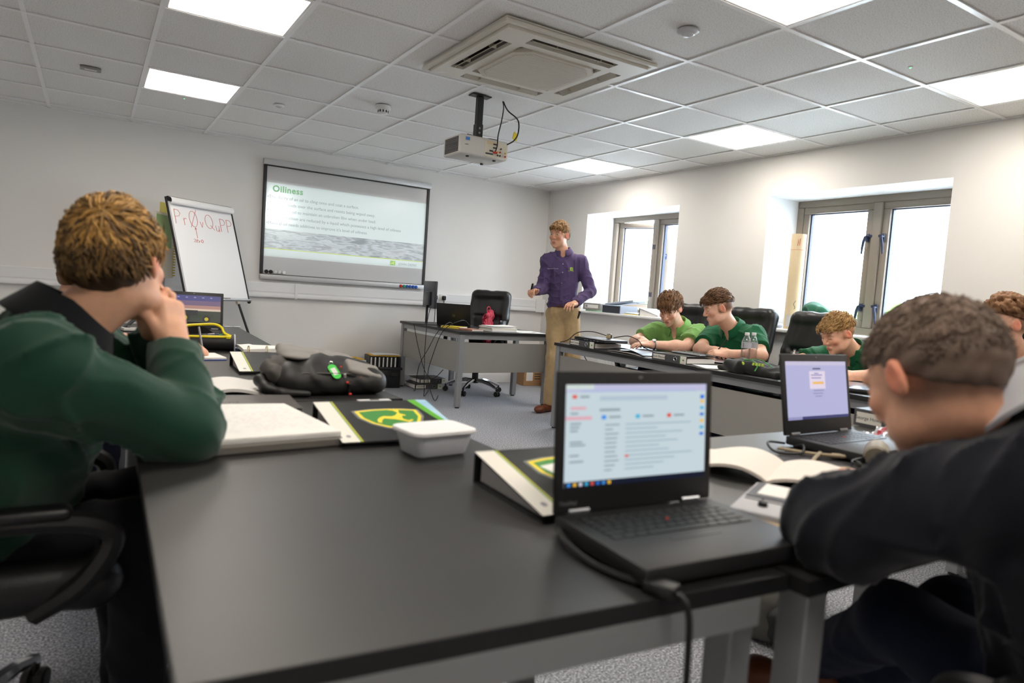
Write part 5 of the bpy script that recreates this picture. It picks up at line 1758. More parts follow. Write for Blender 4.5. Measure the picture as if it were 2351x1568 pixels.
laptop('black open laptop with a sunset tractor picture near the flip chart', (-4.27, -2.42, Z), -.10, w=.345, d=.232, h=.022, tilt=14, content=sunset, keys=False, lidh=.235)
# stapler / hole punch
st = thing('hole_punch', 'black and white desk hole punch with its handle raised', 'hole punch', (-4.60, -2.46, Z), .2)
MB().rbox((0, 0, .012), (.12, .07, .022), .006, 2).build('base', M('punch_white', (210, 208, 204), .4), st)
MB().rbox((0, 0, .003), (.124, .074, .006), .002, 1).build('tray', m_plas_black, st)
MB().rbox((-.005, 0, .06), (.12, .05, .014), .005, 2, rotm(0, -.75, 0)).build('handle', M('punch_grey', (64, 68, 72), .4), st)
MB().cyl((-.03, -.03, .03), (-.03, .03, .03), .008, None, 10).build('pivot', m_steel, st)
MB().rbox((.068, 0, .012), (.014, .02, .008), .002, 1).build('red_guide', M('pull_red', (214, 60, 44), .5), st)

# =================================================================== WINDOW-SIDE DESKS
lever_arch('slim lever arch file with name label under the closed black laptop', (-1.535, -2.70, Z), -PI / 2 - .02, 'Daniel Compton', .05)
cb = thing('closed_laptop', 'closed black laptop resting on a name-labelled file', 'laptop', (-1.41, -2.93, Z + .0515), -PI / 2 + .05)
MB().rbox((0, 0, .008), (.36, .24, .014), .004, 2).build('base', m_plas_black, cb)
MB().rbox((0, 0, .019), (.36, .24, .008), .004, 2).build('lid', M('lid_black', (28, 29, 33), .35), cb)
for x in (-.05, -.02, .02, .06, .1):
    MB().box((x, -.1205, .008), (.018, .002, .006)).build('port', M('port_metal', (120, 126, 150), .4), cb, smooth=0)
pg = thing('mains_plug', 'black mains plug with brass pins lying on the closed black laptop', 'plug', (-1.36, -2.97, Z + .076), .6)
MB().rbox((0, 0, .02), (.045, .04, .04), .012, 3).build('body', m_plas_black, pg)
MB().rbox((-.024, 0, .018), (.006, .034, .03), .002, 1).build('face', M('plug_cream', (200, 186, 150), .4), pg)
for y, zz in ((-.011, .012), (.011, .012), (0, .028)):
    MB().box((-.034, y, zz), (.016, .004, .006)).build('pin', M('brass', (196, 176, 120), .25, metal=.9), pg, smooth=0)
cable('thin black lead arching over the closed black laptop to the desk end', [(-1.36, -2.94, .81), (-1.40, -2.80, .83), (-1.45, -2.68, .81), (-1.47, -2.58, .74), (-1.50, -2.52, .717)], .0035)
cable('black lead curling behind the mains plug towards the wristwatch', [(-1.34, -3.0, .80), (-1.30, -3.12, .825), (-1.28, -3.22, .80), (-1.30, -3.30, .76), (-1.25, -3.4, .72)], .0035)
cable('thin lead dropping below the desk top beside the presenter', [(-1.46, -2.75, .685), (-1.45, -2.80, .62), (-1.40, -2.85, .5), (-1.35, -2.9, .2), (-1.30, -2.95, .01)], .0035)
wl = thing('document_wallet', 'open black plastic document wallet in front of the wristwatch arm', 'folder', (-1.40, -3.36, Z), -.12)
MB().sheet(lambda u, v: ((v - .5) * .25, (u - .5) * .46, .012 + .028 * math.sin(PI * u) * (1 - v * .6)), 12, 6, .003).build('upper_cover', M('wallet_blue_black', (40, 44, 60), .28), wl)
MB().box((0, 0, .0015), (.25, .44, .003)).build('lower_cover', m_plas_black, wl, smooth=0)
MB().sheet(lambda u, v: ((v - .5) * .22 - .02, (u - .5) * .42, .005 + .006 * math.sin(PI * u)), 8, 4, .002).build('papers', m_paper, wl)
paper('white sheet glowing with window light between wallet and second name-labelled file', (-1.44, -3.60, Z + .001), .1, .2, .16, .002, 3)
lever_arch('open lever arch file with name label in front of the brown-haired student', (-1.545, -3.66, Z), -PI / 2 - .01, 'Jacob Ellwood', .048)
t = thing('clip_mechanism', 'loose sheets and metal clip mechanism lying on the second name-labelled file', 'papers', (-1.38, -3.83, Z + .049), .0)
MB().rbox((0, 0, .006), (.06, .26, .012), .004, 1).build('metal_plate', m_steel, t)
for y in (-.09, -.03, .03, .09):
    MB().tube([(0, y + .012 * math.cos(a), .012 + .012 * math.sin(a)) for a in [k * PI / 6 for k in range(7)]], .002, 5).build('arch', m_chrome, t)
MB().sheet(lambda u, v: (.06 + v * .1, (u - .5) * .26, .004 + .008 * u), 6, 4, .002).build('sheet', m_plas_black, t)
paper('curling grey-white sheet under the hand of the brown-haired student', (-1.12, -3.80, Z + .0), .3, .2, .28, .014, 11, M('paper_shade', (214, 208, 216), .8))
paper('flat papers near the joint of the two window-side desks', (-1.42, -4.14, Z + .001), 1.2, .2, .28, .002, 12)
paper('small white card beside the crumpled dark garment', (-1.53, -4.30, Z + .0005), 1.4, .05, .12, .001, 13)
pn = thing('ballpoint_pen', 'thin dark pen lying on papers by the desk joint', 'pen', (-1.45, -4.22, Z + .010), 1.4)
MB().cyl((-.07, 0, 0), (.05, 0, 0), .0045, .0045, 8).build('barrel', m_plas_white, pn)
MB().cyl((.05, 0, 0), (.075, 0, 0), .005, .005, 8).build('cap', m_plas_black, pn)
# water bottles
def bottle(label, loc):
    t = thing('water_bottle', label, 'bottle', loc, group='clear plastic water bottles')
    prof = [(.0001, .001), (.026, .001), (.031, .006)]
    for i in range(6):
        z = .012 + i * .017
        prof += [(.0315, z), (.029, z + .008)]
    prof += [(.032, .118), (.032, .158), (.030, .170), (.018, .196), (.0125, .205), (.0125, .212)]
    MB().lathe(prof, 22).build('shell', glass_mat('pet_clear', (250, 251, 253), .10, .05), t)
    MB().lathe([(.0324, .118), (.0324, .156)], 22).build('label_wrap', M('label_clear', (225, 225, 232), .4, alpha=.45), t)
    MB().lathe([(.0128, .205), (.0155, .205), (.0155, .222), (.014, .224), (.0001, .224)], 18).build('cap', m_plas_white, t)
    MB().box((-.0326, -.004, .138), (.001, .006, .03)).build('barcode', M('barcode_dark', (110, 108, 116), .6), t, smooth=0)
    return t
bottle('clear ribbed water bottle beside the elbow of the brown-haired student, slightly in front', (-1.02, -4.005, Z))
bottle('clear ribbed water bottle partly hidden behind the other bottle', (-.925, -3.985, Z))
# crumpled garment
ga = thing('folded_jersey', 'crumpled black jersey with green trim on the window-side desk', 'garment', (-1.38, -4.47, Z), .0)
s = Sdf()
s.rbox((0, -.02, .02), (.16, .27, .02), .018).ell((-.06, .1, .045), (.11, .14, .035), k=.03).ell((.02, -.12, .035), (.13, .15, .028), k=.03).chain([(-.14, .20, .03), (-.16, .06, .035), (-.14, -.02, .03)], [.03, .035, .028], k=.03)
P, Q = s.mesh(.008, noise=wavy(31, .008, 40))
P[:, 2] = np.maximum(P[:, 2], .001)
np_mesh('cloth', P, Q, M('jersey_black', (22, 25, 26), .85, bump=.3, bscale=400, sheen=.2), ga)
MB().tube(smooth_path([(-.16, .16, .055), (-.10, .06, .082), (-.15, -.04, .065), (-.19, -.06, .03)]), .004, 6).build('green_trim', M('trim_green', (56, 140, 60), .6), ga)
MB().tube(smooth_path([(-.05, .22, .05), (-.04, .05, .088), (-.10, -.08, .07), (-.12, -.12, .06)]), .003, 6).build('green_trim', M('trim_green', (56, 140, 60), .6), ga)
MB().ico((-.178, .045, .06), .018, 2, (.4, 1, .8)).build('badge', M('badge_lime', (170, 196, 60), .5), ga)
for k in range(4):
    MB().box((-.170 + .004 * k, -.03 - .018 * k, .068), (.004, .013, .016), rotm(0, .3, 0)).build('letter_block', M('badge_lime', (170, 196, 60), .5), ga, smooth=0)
t = thing('magazine', 'thin magazine with a lime edge under the crumpled jersey', 'magazine', (-1.50, -4.86, Z), .1)
MB().rbox((0, 0, .003), (.21, .29, .005), .001, 1).build('pages', m_paper, t)
MB().box((0, 0, .0062), (.212, .292, .001)).build('cover', ramp_mat('mag_cover', [(.35, (180, 206, 90)), (.6, (120, 190, 210))], 'noise', 6, .35), t, smooth=0)
# closed laptop catching the sky
sl_ = thing('closed_laptop', 'closed silver laptop reflecting the window beside the blond student', 'laptop', (-1.36, -5.08, Z), .5)
MB().rbox((0, 0, .009), (.38, .26, .014), .004, 2).build('base', m_plas_black, sl_)
MB().rbox((0, 0, .0195), (.38, .26, .007), .003, 2).build('lid', M('lid_silver', (150, 156, 172), .22, metal=.7), sl_)
paper('white sheet at the desk corner beyond the closed silver laptop', (-1.46, -5.36, Z + .0005), .5, .2, .15, .002, 17)
paper('white sheet under the forearm of the blond student', (-1.15, -4.80, Z + .0005), .2, .2, .26, .002, 18)

# ---- window sills
def filebox(label, loc, rz, s, mat, lab=True):
    t = thing('file_box', label, 'box file', loc, rz)
    MB().rbox((0, 0, s[2] / 2), s, .004, 1).build('case', mat, t)
    if lab:
        MB().box((-s[0] / 2 - .0008, 0, s[2] / 2), (.0014, s[1] * .75, s[2] * .5)).build('label', m_paper, t, smooth=0)
        MB().box((-s[0] / 2 - .0018, s[1] * .28, s[2] / 2), (.0008, s[1] * .12, s[2] * .35)).build('label_print', m_ink, t, smooth=0)
    else:
        MB().box((-s[0] / 2 - .0006, 0, s[2] / 2), (.001, s[1] * .96, s[2] * .9)).build('spine', M('spine_navy', (44, 50, 64), .5), t, smooth=0)
    return t
SZ = .951
gp = thing('paper_ream', 'pale green paper stack under the grey box file on the sill', 'paper', (.13, -1.04, SZ), 0)
stack(gp, .26, .30, .018, 'sheets', M('paper_green', (170, 206, 180), .8))
filebox('grey box file with white label on the window sill beside the presenter', (.12, -1.00, SZ + .0185), .1, (.27, .28, .075), M('boxfile_grey', (150, 148, 142), .6))
filebox('dark navy box file on the window sill between two other files', (.10, -1.37, SZ), -.05, (.24, .32, .085), M('boxfile_cloud', (150, 158, 172), .6), False)
t = thing('folder', 'cloudy grey folder leaning over the navy box file on the sill', 'folder', (.20, -1.33, SZ + .105), rot=(-.13, 0, .1))
MB().rbox((0, 0, .012), (.2, .42, .022), .003, 1).build('cover', M('boxfile_cloud', (150, 158, 172), .6), t)
MB().box((0, .0, .024), (.19, .40, .002)).build('sheets', m_paper, t, smooth=0)
t = thing('folder', 'yellow edged folder with white papers on the first window sill', 'folder', (.12, -1.70, SZ), .05)
MB().rbox((0, 0, .004), (.24, .3, .008), .002, 1).build('cover', M('folder_yellow2', (222, 196, 90), .5), t)
MB().sheet(lambda u, v: ((v - .5) * .22, (u - .5) * .28, .012 + .012 * u), 6, 4, .004).build('papers', m_paper, t)
t = thing('ring_binder', 'dark open ring binder propped on the first window sill', 'binder', (.12, -1.93, SZ), .05)
MB().prism([(-.13, 0), (.13, 0), (.13, .014), (-.13, .075)], -.12, .12, Matrix(((0, 0, 1, 0), (-1, 0, 0, 0), (0, 1, 0, 0), (0, 0, 0, 1)))).build('page_block', m_paper, t, smooth=0)
MB().box((0, -.0, .047), (.25, .27, .004), rotm(.233, 0, 0)).build('cover_front', M('cover_pale', (206, 212, 222), .4), t, smooth=0)
MB().box((0, .132, .038), (.25, .006, .078)).build('spine', M('spine_navy', (44, 50, 64), .5), t, smooth=0)
tu = thing('cardboard_tube', 'tall cardboard postal tube marked with a red N in the window corner', 'tube', (.245, -3.415, SZ), 0)
m_tube = M('tube_cardboard', (214, 192, 156), .7, bump=.08, bscale=40, stretch=(1, 1, .2), var=.04)
tt = MB().lathe([(.058, 0), (.058, .80), (.054, .80), (.054, .78), (.0001, .78)], 32).build('tube_wall', m_tube, tu)
MB().lathe([(.0586, .665), (.0586, .668)], 32).build('red_line', M('line_red', (206, 120, 100), .7), tu)
def tp(a, z):
    return (.0588 * math.cos(a), .0588 * math.sin(a), z)
a0 = math.radians(222)
MB().tube([tp(a0 - .20, .70), tp(a0 - .17, .755), tp(a0 + .05, .70), tp(a0 + .10, .76)], .0026, 6).build('red_letter_N', M('marker_red2', (206, 70, 60), .6), tu)
MB().tube([tp(a0 + .12 + .12 * math.sin(k * .9), .17 + k * .008) for k in range(10)], .0018, 5).build('black_squiggle', m_inkd, tu)
MB().sheet(lambda u, v: tuple(Vector(tp(a0 - .9 + u * 1.7, .02 + v * .10)) * 1.0), 12, 2, .0004).build('address_label', m_paper, tu)
# green sweatshirt on the sill
sw = thing('green_hoodie', 'green hooded sweatshirt heaped on the sill behind the empty chair', 'garment', (.10, -3.78, SZ), 0)
s = Sdf()
s.ell((.02, .02, .09), (.10, .16, .10), k=.03).ell((-.02, .06, .15), (.085, .10, .075), k=.05).ell((.0, -.14, .07), (.09, .12, .07), k=.04).ell((-.08, .10, .12), (.05, .05, .07), k=.015, op='s').cone((-.07, -.05, .16), (-.09, -.08, .03), .03, .035, k=.03)
P, Q = s.mesh(.009, noise=wavy(41, .011, 24))
P[:, 2] = np.maximum(P[:, 2], .001)
np_mesh('cloth', P, Q, M('hoodie_green', (36, 110, 84), .85, bump=.3, bscale=300, sheen=.3), sw)
cg = thing('packaged_gloves', 'clear packet with small black parts on the second window sill', 'packet', (.06, -3.36, SZ), .1)
s = Sdf()
s.ell((0, 0, .03), (.07, .09, .03), k=.02)
P, Q = s.mesh(.008, noise=wavy(43, .006, 50))
P[:, 2] = np.maximum(P[:, 2], .001)
np_mesh('bag', P, Q, M('packet_clear', (206, 208, 220), .2, trans=.4), cg)
MB().rbox((-.062, .05, .05), (.014, .02, .012), .003, 1).build('black_clip', m_plas_black, cg)
MB().rbox((-.066, .0, .012), (.014, .10, .008), .003, 1).build('black_strip', m_plas_black, cg)
# under the window: white radiator and clear drawers
ra = thing('radiator', 'white panel radiator below the first window', 'radiator', (-.06, -1.75, .12), 0)
MB().rbox((0, 0, .26), (.06, 1.0, .52), .008, 2).build('panel', m_plas_white, ra)
for k in range(24):
    MB().rbox((-.032, -.46 + k * .04, .26), (.008, .02, .47), .003, 1).build('flute', m_plas_white, ra)
for s_ in (-1, 1):
    MB().cyl((0, s_ * .4, .02), (0, s_ * .4, -.12), .009, None, 10).build('pipe', m_plas_white, ra)
cd = thing('storage_tower', 'clear plastic storage drawers below the window beside the radiator', 'drawers', (-.18, -2.44, 0), 0)
MB().rbox((0, 0, .33), (.28, .28, .66), .006, 1).build('frame', M('drawer_frost', (196, 204, 216), .25, trans=.5), cd)
for k in range(3):
    d_ = MB().rbox((-.012, 0, .12 + k * .215), (.27, .26, .195), .006, 1).build('drawer', glass_mat('drawer_clear', (214, 222, 234), .1, .1), cd)
    MB().rbox((-.166, 0, .17 + k * .215), (.014, .1, .02), .004, 1).build('handle', m_plas_black, d_)
# rucksack on the floor under the far desk
fb_ = thing('rucksack', 'dark grey and green rucksack slumped on the carpet under the desk', 'rucksack', (-2.74, -5.60, 0), .4)
s = Sdf()
s.rbox((0, 0, .10), (.24, .16, .09), .07).ell((-.06, -.08, .12), (.14, .1, .10), k=.05)
P, Q = s.mesh(.011, noise=wavy(51, .012, 22))
P[:, 2] = np.maximum(P[:, 2], .001)
np_mesh('body', P, Q, M('rucksack_grey', (86, 84, 80), .75, bump=.2, bscale=300), fb_)
s = Sdf()
s.rbox((-.17, -.10, .09), (.09, .06, .07), .05)
P, Q = s.mesh(.011, noise=wavy(52, .01, 30))
np_mesh('front_pocket', P, Q, M('rucksack_black', (26, 27, 28), .6), fb_)
MB().tube(smooth_path([(-.24, -.12, .16), (-.30, -.16, .14), (-.30, -.18, .05), (-.22, -.19, .03)]), .012, 6).build('strap', M('strap_green', (40, 84, 48), .7), fb_)
# =================================================================== PEOPLE
V = lambda *a: np.array(a, float)
def nrm(a):
    a = np.array(a, float)
    return a / np.linalg.norm(a)
def frame(fwd, roll=0.0):
    f = nrm(fwd)
    r = nrm(np.cross(f, V(0, 0, 1)))
    u = np.cross(r, f)
    c, s = math.cos(roll), math.sin(roll)
    return np.stack([c * r + s * u, f, -s * r + c * u], 1)      # columns: right, forward, up
lin = lambda c: np.array(H(*c)[:3])

def add_head(S, Hc, R, s=1.0, nose=1.0):
    g = lambda x, y, z: Hc + R @ (V(x, y, z) * s)
    S.ell(g(0, -.014, .034), V(.075, .096, .076) * s, R, k=.02)
    S.ell(g(0, -.055, .005), V(.064, .055, .065) * s, R, k=.03)
    S.ell(g(0, .030, -.022), V(.060, .060, .085) * s, R, k=.03)
    S.ell(g(0, .045, -.082), V(.044, .042, .036) * s, R, k=.025)
    S.ell(g(0, .078, -.104), V(.018, .014, .015) * s, R, k=.018)
    for d in (-1, 1):
        S.ell(g(d * .048, .022, -.070), V(.016, .034, .026) * s, R, k=.025)      # jaw angle
        S.ell(g(d * .040, .066, -.022), V(.020, .018, .018) * s, R, k=.022)      # cheek bone
        S.cone(g(d * .010, .090, .026), g(d * .044, .076, .024), .0095 * s, .009 * s, k=.012)   # brow
        S.ell(g(d * .031, .097, .004), V(.014, .014, .0095) * s, R, k=.012, op='s')
        S.ell(g(d * .031, .079, .006), V(.0125, .0105, .0105) * s, R, k=.003)    # lids over the eyeball
    S.cone(g(0, .090, .014), g(0, .110 * nose, -.026), .0075 * s, .0105 * s, k=.010)
    for d in (-1, 1):
        S.ell(g(d * .011, .098, -.031), V(.0085, .010, .0075) * s, R, k=.006)
    S.cone(g(-.016, .090, -.060), g(.016, .090, -.060), .0062 * s, .0062 * s, k=.006)
    S.cone(g(-.013, .090, -.070), g(.013, .090, -.070), .0070 * s, .0070 * s, k=.006)
    S.cone(g(-.020, .101, -.0648), g(.020, .101, -.0648), .0022 * s, .0022 * s, k=.004, op='s')
    for d in (-1, 1):
        Re = R @ np.array(rotm(math.radians(-12), 0, d * .45))
        S.ell(g(d * .079, -.008, -.006), V(.0085, .0195, .033) * s, Re, k=.006)
        S.ell(g(d * .074, .002, -.008), V(.010, .014, .022) * s, Re, k=.008)
        S.ell(g(d * .089, -.004, -.002), V(.006, .011, .019) * s, Re, k=.004, op='s')

def add_hand(S, W, d, nb, side, curls=((.5, .6, .4),) * 4, thumb=(.6, .75, -.35), s=1.0, tc=.4, spread=.06):
    """side +1 = right hand; fingers leave the wrist along d, back of the hand faces nb"""
    y = nrm(d)
    z = nrm(np.array(nb) - y * np.dot(nb, y))
    x = np.cross(y, z)
    R = np.stack([x, y, z], 1)
    g = lambda a, b, c: W + R @ (V(a, b, c) * s)
    ts = -side
    S.rbox(g(0, .050, 0), V(.038, .046, .0135) * s, .012 * s, R, k=.012)
    S.cone(W, g(0, .03, 0), .026 * s, .022 * s, k=.02)
    S.ell(g(ts * .026, .030, -.010), V(.017, .03, .014) * s, R, k=.012)
    L = (.074, .082, .076, .060)
    for i in range(4):
        px = ts * (.0285 - .019 * i)
        p = g(px, .088 - (.006 if i == 3 else 0), .002)
        ang = 0.0
        sp = ts * spread * (1.5 - i)
        for q, (fr, ra, rb) in enumerate(((.44, .0092, .0085), (.31, .0085, .0078), (.25, .0078, .0066))):
            ang += curls[i][q]
            dv = R @ nrm((math.sin(sp) * math.cos(ang), math.cos(sp) * math.cos(ang), -math.sin(ang)))
            p2 = p + dv * (L[i] * fr * s)
            S.cone(p, p2, ra * s, rb * s, k=.0035)
            p = p2
    p = g(ts * .034, .028, -.008)
    dv = nrm((ts * thumb[0], thumb[1], thumb[2]))
    for q, (ln, ra, rb) in enumerate(((.036, .0125, .0105), (.032, .0102, .0082))):
        w = R @ nrm(dv + V(-ts * .6, .1, -.25) * tc * q)
        p2 = p + w * (ln * s)
        S.cone(p, p2, ra * s, rb * s, k=.006)
        p = p2
    return R

def local(P, Hc, R, s=1.0):
    return ((P - Hc) @ R) / s

def blob(L, c, r):
    return np.clip(1.6 - 1.3 * np.sqrt((((L - np.array(c)) / np.array(r)) ** 2).sum(1)), 0, 1)

def paint_skin(P, Hc, R, s, skin, brow, lash=True, stubble=None, stub_col=None, ruddy=1.0):
    C = np.tile(lin(skin), (len(P), 1))
    L = local(P, Hc, R, s)
    def mix(w, col):
        nonlocal C
        C = C * (1 - w[:, None]) + np.array(col) * w[:, None]
    pink = lin(skin) * V(1.0, .66, .60)
    for d in (-1, 1):
        mix(blob(L, (d * .042, .068, -.030), (.026, .03, .026)) * .55 * ruddy, pink)
        mix(blob(L, (d * .084, -.006, -.006), (.016, .028, .036)) * .75, lin(skin) * V(.98, .52, .46))
    mix(blob(L, (0, .112, -.028), (.016, .014, .016)) * .6 * ruddy, pink)
    if stubble is not None:
        mix(stubble(L) * (1 - np.clip((np.abs(L[:, 0]) - .073) / .004, 0, 1)) * (1 - blob(np.abs(L) * V(1, 0, 0) + L * V(0, 1, 1), (.080, -.006, -.006), (.02, .026, .036))), lin(stub_col))
    mix(blob(L, (0, .098, -.0655), (.022, .016, .0105)) * .75, lin((176, 100, 92)))
    for d in (-1, 1):
        mix(blob(L, (d * .030, .088, .0265), (.019, .02, .0052)) * .8, lin(brow))
        if lash:
            mix(blob(L, (d * .031, .092, -.0005), (.014, .015, .0032)) * .8, lin((92, 60, 48)))
    return C

def eyes(par, off, Hc, R, s, iris=(70, 96, 120), gaze=(0, 0)):
    for d in (-1, 1):
        c = Hc + R @ (V(d * .031, .0800, .0062) * s)
        m = MB()
        m.ico((0, 0, 0), .0100 * s, 2)
        o = m.build('eyeball', M('eye_white', (225, 222, 218), .25), par)
        o.location = Vector(c - off)
        f = R @ nrm((gaze[0], 1, gaze[1]))
        q = MB().cyl(tuple(f * .0090 * s), tuple(f * .0104 * s), .0056 * s, .0048 * s, 12)
        q.build('iris', M('iris_%d_%d' % iris[:2], iris, .2), o)

# ---- hair
def hair_mesh(name, parent, off, Hc, R, s, col, seed, t_top=.016, t_side=.008, line=.055, nape=-.055, clumps=260, clen=.05, flow='fwd', crown=(0, -.075, .085), fringe=0.0, h=.006, lift=.006, curly=False, col2=None, side_cut=None, cw=.006, cmin=-.03):
    rr = np.random.RandomState(seed)
    S = Sdf()
    g = lambda x, y, z: Hc + R @ (V(x, y, z) * s)
    ra = V(.075 + t_side, .096 + t_side, .076 + t_top)
    S.ell(g(0, -.014, .036), ra * s, R, k=.02)
    S.ell(g(0, -.056, .002), V(.064 + t_side, .056 + t_side, .070) * s, R, k=.03)
    if fringe:
        S.ell(g(0, .070, .062), V(.058, .034 , .026 + fringe) * s, R, k=.03)
    if curly:
        for _ in range(150):
            th, ph = rr.uniform(0, 6.283), rr.uniform(.05, 1.35)
            p = V(math.sin(ph) * math.cos(th), math.sin(ph) * math.sin(th), math.cos(ph)) * (ra + .004) + V(0, -.006, .038)
            S.ell(g(*p), V(1, 1, 1) * rr.uniform(.010, .017) * s, R, k=.004)
    # cut the face, the ears and the nape free
    S.ell(g(0, .125, line - .098), V(.110, .086, .098) * s, R, k=.008, op='s')
    for d in (-1, 1):
        S.ell(g(d * .088, .020, -.038), V(.05, .036, .052) * s, R, k=.006, op='s')
    n = R @ V(0, .55, -.84)
    S.half(g(0, -.08, nape), n, Hc - .25, Hc + .25)
    if side_cut is not None:
        nn = R @ V(0, .18, -.98)
        S.half(g(0, 0, side_cut), nn, Hc - .25, Hc + .25)
    wv = wavy(seed, .0022 if not curly else .004, 90 if not curly else 160)
    P, Q = S.mesh(h, noise=wv)
    N = vnormals(P, Q)
    L = local(P, Hc, R, s)
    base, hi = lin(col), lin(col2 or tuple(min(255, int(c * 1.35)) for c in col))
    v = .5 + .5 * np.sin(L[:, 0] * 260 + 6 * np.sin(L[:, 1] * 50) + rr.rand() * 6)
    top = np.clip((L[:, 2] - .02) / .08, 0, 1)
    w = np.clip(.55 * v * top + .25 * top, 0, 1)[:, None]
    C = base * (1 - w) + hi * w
    eP, eQ, eC = [], [], []
    if clumps:
        cand = np.nonzero((L[:, 2] > (cmin if side_cut is None else side_cut + .012)) & ~((np.abs(L[:, 0]) > .045) & (L[:, 2] < .040) & (L[:, 1] > -.055)))[0]
        pick = rr.choice(cand, clumps)
        c0 = V(0, -.014, .036)
        for i in pick:
            p = L[i]
            if flow == 'fwd':
                d = nrm(p - V(*crown)) * .6 + V(0, .9 if p[2] > .05 else .1, -.15)
            elif flow == 'crown':
                d = nrm(p - V(*crown)) + V(0, .25 if p[2] > .06 else 0, 0)
            else:
                d = V(flow[0], flow[1], flow[2]) + .5 * nrm(p - V(*crown))
            d = d + rr.normal(size=3) * .32
            nn = N[i] @ R
            d = nrm(d - nn * np.dot(d, nn))
            Ln = clen * rr.uniform(.6, 1.25) * (1.0 if p[2] > .03 else .55)
            pts = []
            q = p.copy()
            rad0 = np.linalg.norm((p - c0) / ra)
            for k in range(4):
                tt = k / 3
                qq = p + d * Ln * tt
                e = (qq - c0) / ra
                rr0 = np.linalg.norm(e)
                tgt = rad0 + (lift * (.3 + math.sin(PI * min(1, tt * 1.1)) ) + rr.uniform(-.002, .003)) / ra.mean()
                pts.append(c0 + e / rr0 * tgt * ra)
            wd = cw * rr.uniform(.6, 1.3)
            sd = nrm(np.cross(d, nn))
            b0 = len(eP)
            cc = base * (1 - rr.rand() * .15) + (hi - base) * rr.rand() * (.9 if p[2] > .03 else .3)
            for k, w_ in enumerate((.7, 1.0, .75, .12)):
                for (a, b) in ((-1, -.3), (0, .75), (1, -.3), (0, -.8)):
                    eP.append(Hc + R @ ((pts[k] + sd * wd * w_ * a + nn * wd * .55 * w_ * b) * s))
                    eC.append(cc)
            for k in range(3):
                for j in range(4):
                    eQ.append((b0 + k * 4 + j, b0 + k * 4 + (j + 1) % 4, b0 + (k + 1) * 4 + (j + 1) % 4, b0 + (k + 1) * 4 + j))
            eQ.append((b0 + 12, b0 + 13, b0 + 14, b0 + 15))
    ex = (np.array(eP), np.array(eQ), np.array(eC)) if eP else None
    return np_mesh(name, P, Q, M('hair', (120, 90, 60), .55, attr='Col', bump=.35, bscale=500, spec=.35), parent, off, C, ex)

def tframe(d):
    up = nrm(d['N'] - d['PV'])
    r = d['SR'] - d['SL']
    r = nrm(r - up * np.dot(r, up))
    return np.stack([r, np.cross(up, r), up], 1)

def add_torso(S, d, e=0.0, w=1.0, dep=1.0, belly=0.0):
    T = tframe(d)
    ln = np.linalg.norm(d['N'] - d['PV'])
    mid = (d['SL'] + d['SR']) / 2
    g = lambda x, y, z: d['PV'] + T @ V(x, y, z)
    hz = ln - .17
    S.ell(g(0, .0, hz), V(.165 * w + e, .112 * dep + e, .16 + e), T, k=.06)
    S.ell(g(0, .012 + belly * .3, ln * .42), V(.155 * w + e, .112 * dep + belly + e, .19 + e), T, k=.07)
    S.ell(g(0, .0, .06), V(.165 * w + e, .120 * dep + e, .13 + e), T, k=.06)
    for k_ in ('SL', 'SR'):
        S.cone(d['N'] + T @ V(0, -.01, -.035), d[k_], .055 + e, .058 + e, k=.05)
        S.cone(g(0, 0, hz), d[k_] - T @ V(0, 0, .03), .09 + e, .055 + e, k=.05)
    return T

def surf(P, T, o, x, z, sgn=1):
    L = (P - o) @ T
    for tol in (.008, .014, .025, .05):
        m = np.nonzero((np.abs(L[:, 0] - x) < tol) & (np.abs(L[:, 2] - z) < tol))[0]
        if len(m):
            return m[np.argmax(L[m, 1] * sgn)]
    return int(np.argmin(np.abs(L[:, 0] - x) + np.abs(L[:, 2] - z)))

def collar(par, off, d, R, mat, r=.066, hgt=.045, drop=.035, tilt=.35, name='collar', open_=.11):
    T = tframe(d)
    nu = nrm(d['N'] - d['PV'] * 1.0)
    hd = nrm(d['H'] - d['N'])
    up = nrm(nu * (1 - tilt) + hd * tilt)
    fw = nrm(T[:, 1] - up * np.dot(T[:, 1], up))
    rt = np.cross(fw, up)
    A = np.stack([rt, fw, up], 1)
    o = d['N'] + T @ V(0, .004, .010)
    m = MB()
    n = 28
    def ringp(k, prof):
        a = -PI / 2 + open_ + (2 * PI - 2 * open_) * k / n + PI        # gap at the front
        a = PI / 2 + open_ * PI + (2 * PI - 2 * open_ * PI) * k / n
        fr = max(0, math.sin(a))
        rr_, z = prof
        z = z - .030 * fr
        return o + A @ V(rr_ * 1.02 * math.cos(a), rr_ * 1.08 * math.sin(a), z)
    prof = [(r * .97, -.01), (r, hgt * .6), (r * 1.01, hgt), (r * 1.06, hgt * 1.02), (r * 1.22, hgt * .55), (r * 1.48, hgt - drop - .012), (r * 1.46, hgt - drop - .018), (r * 1.18, hgt * .45), (r * 1.03, hgt * .55), (r * .985, -.01)]
    vs, fs = [], []
    K = len(prof)
    for k in range(n + 1):
        for q in prof:
            vs.append(Vector(ringp(k, q) - off))
    for k in range(n):
        for j in range(K):
            fs.append((k * K + j, k * K + (j + 1) % K, (k + 1) * K + (j + 1) % K, (k + 1) * K + j))
    fs.append(tuple(range(K)))
    fs.append(tuple(reversed(range(n * K, (n + 1) * K))))
    m.add(vs, fs)
    return m.build(name, mat, par, smooth=60)

def fabric(name, col, sheen=.15, rough=.85, bscale=900):
    return M(name, col, rough, spec=.2, bump=.25, bscale=bscale, sheen=sheen, var=.06, vscale=25)

m_skin = M('skin', (220, 170, 140), .5, attr='Col', bump=.06, bscale=300, spec=.35, sss=.12, var=.05, vscale=60)

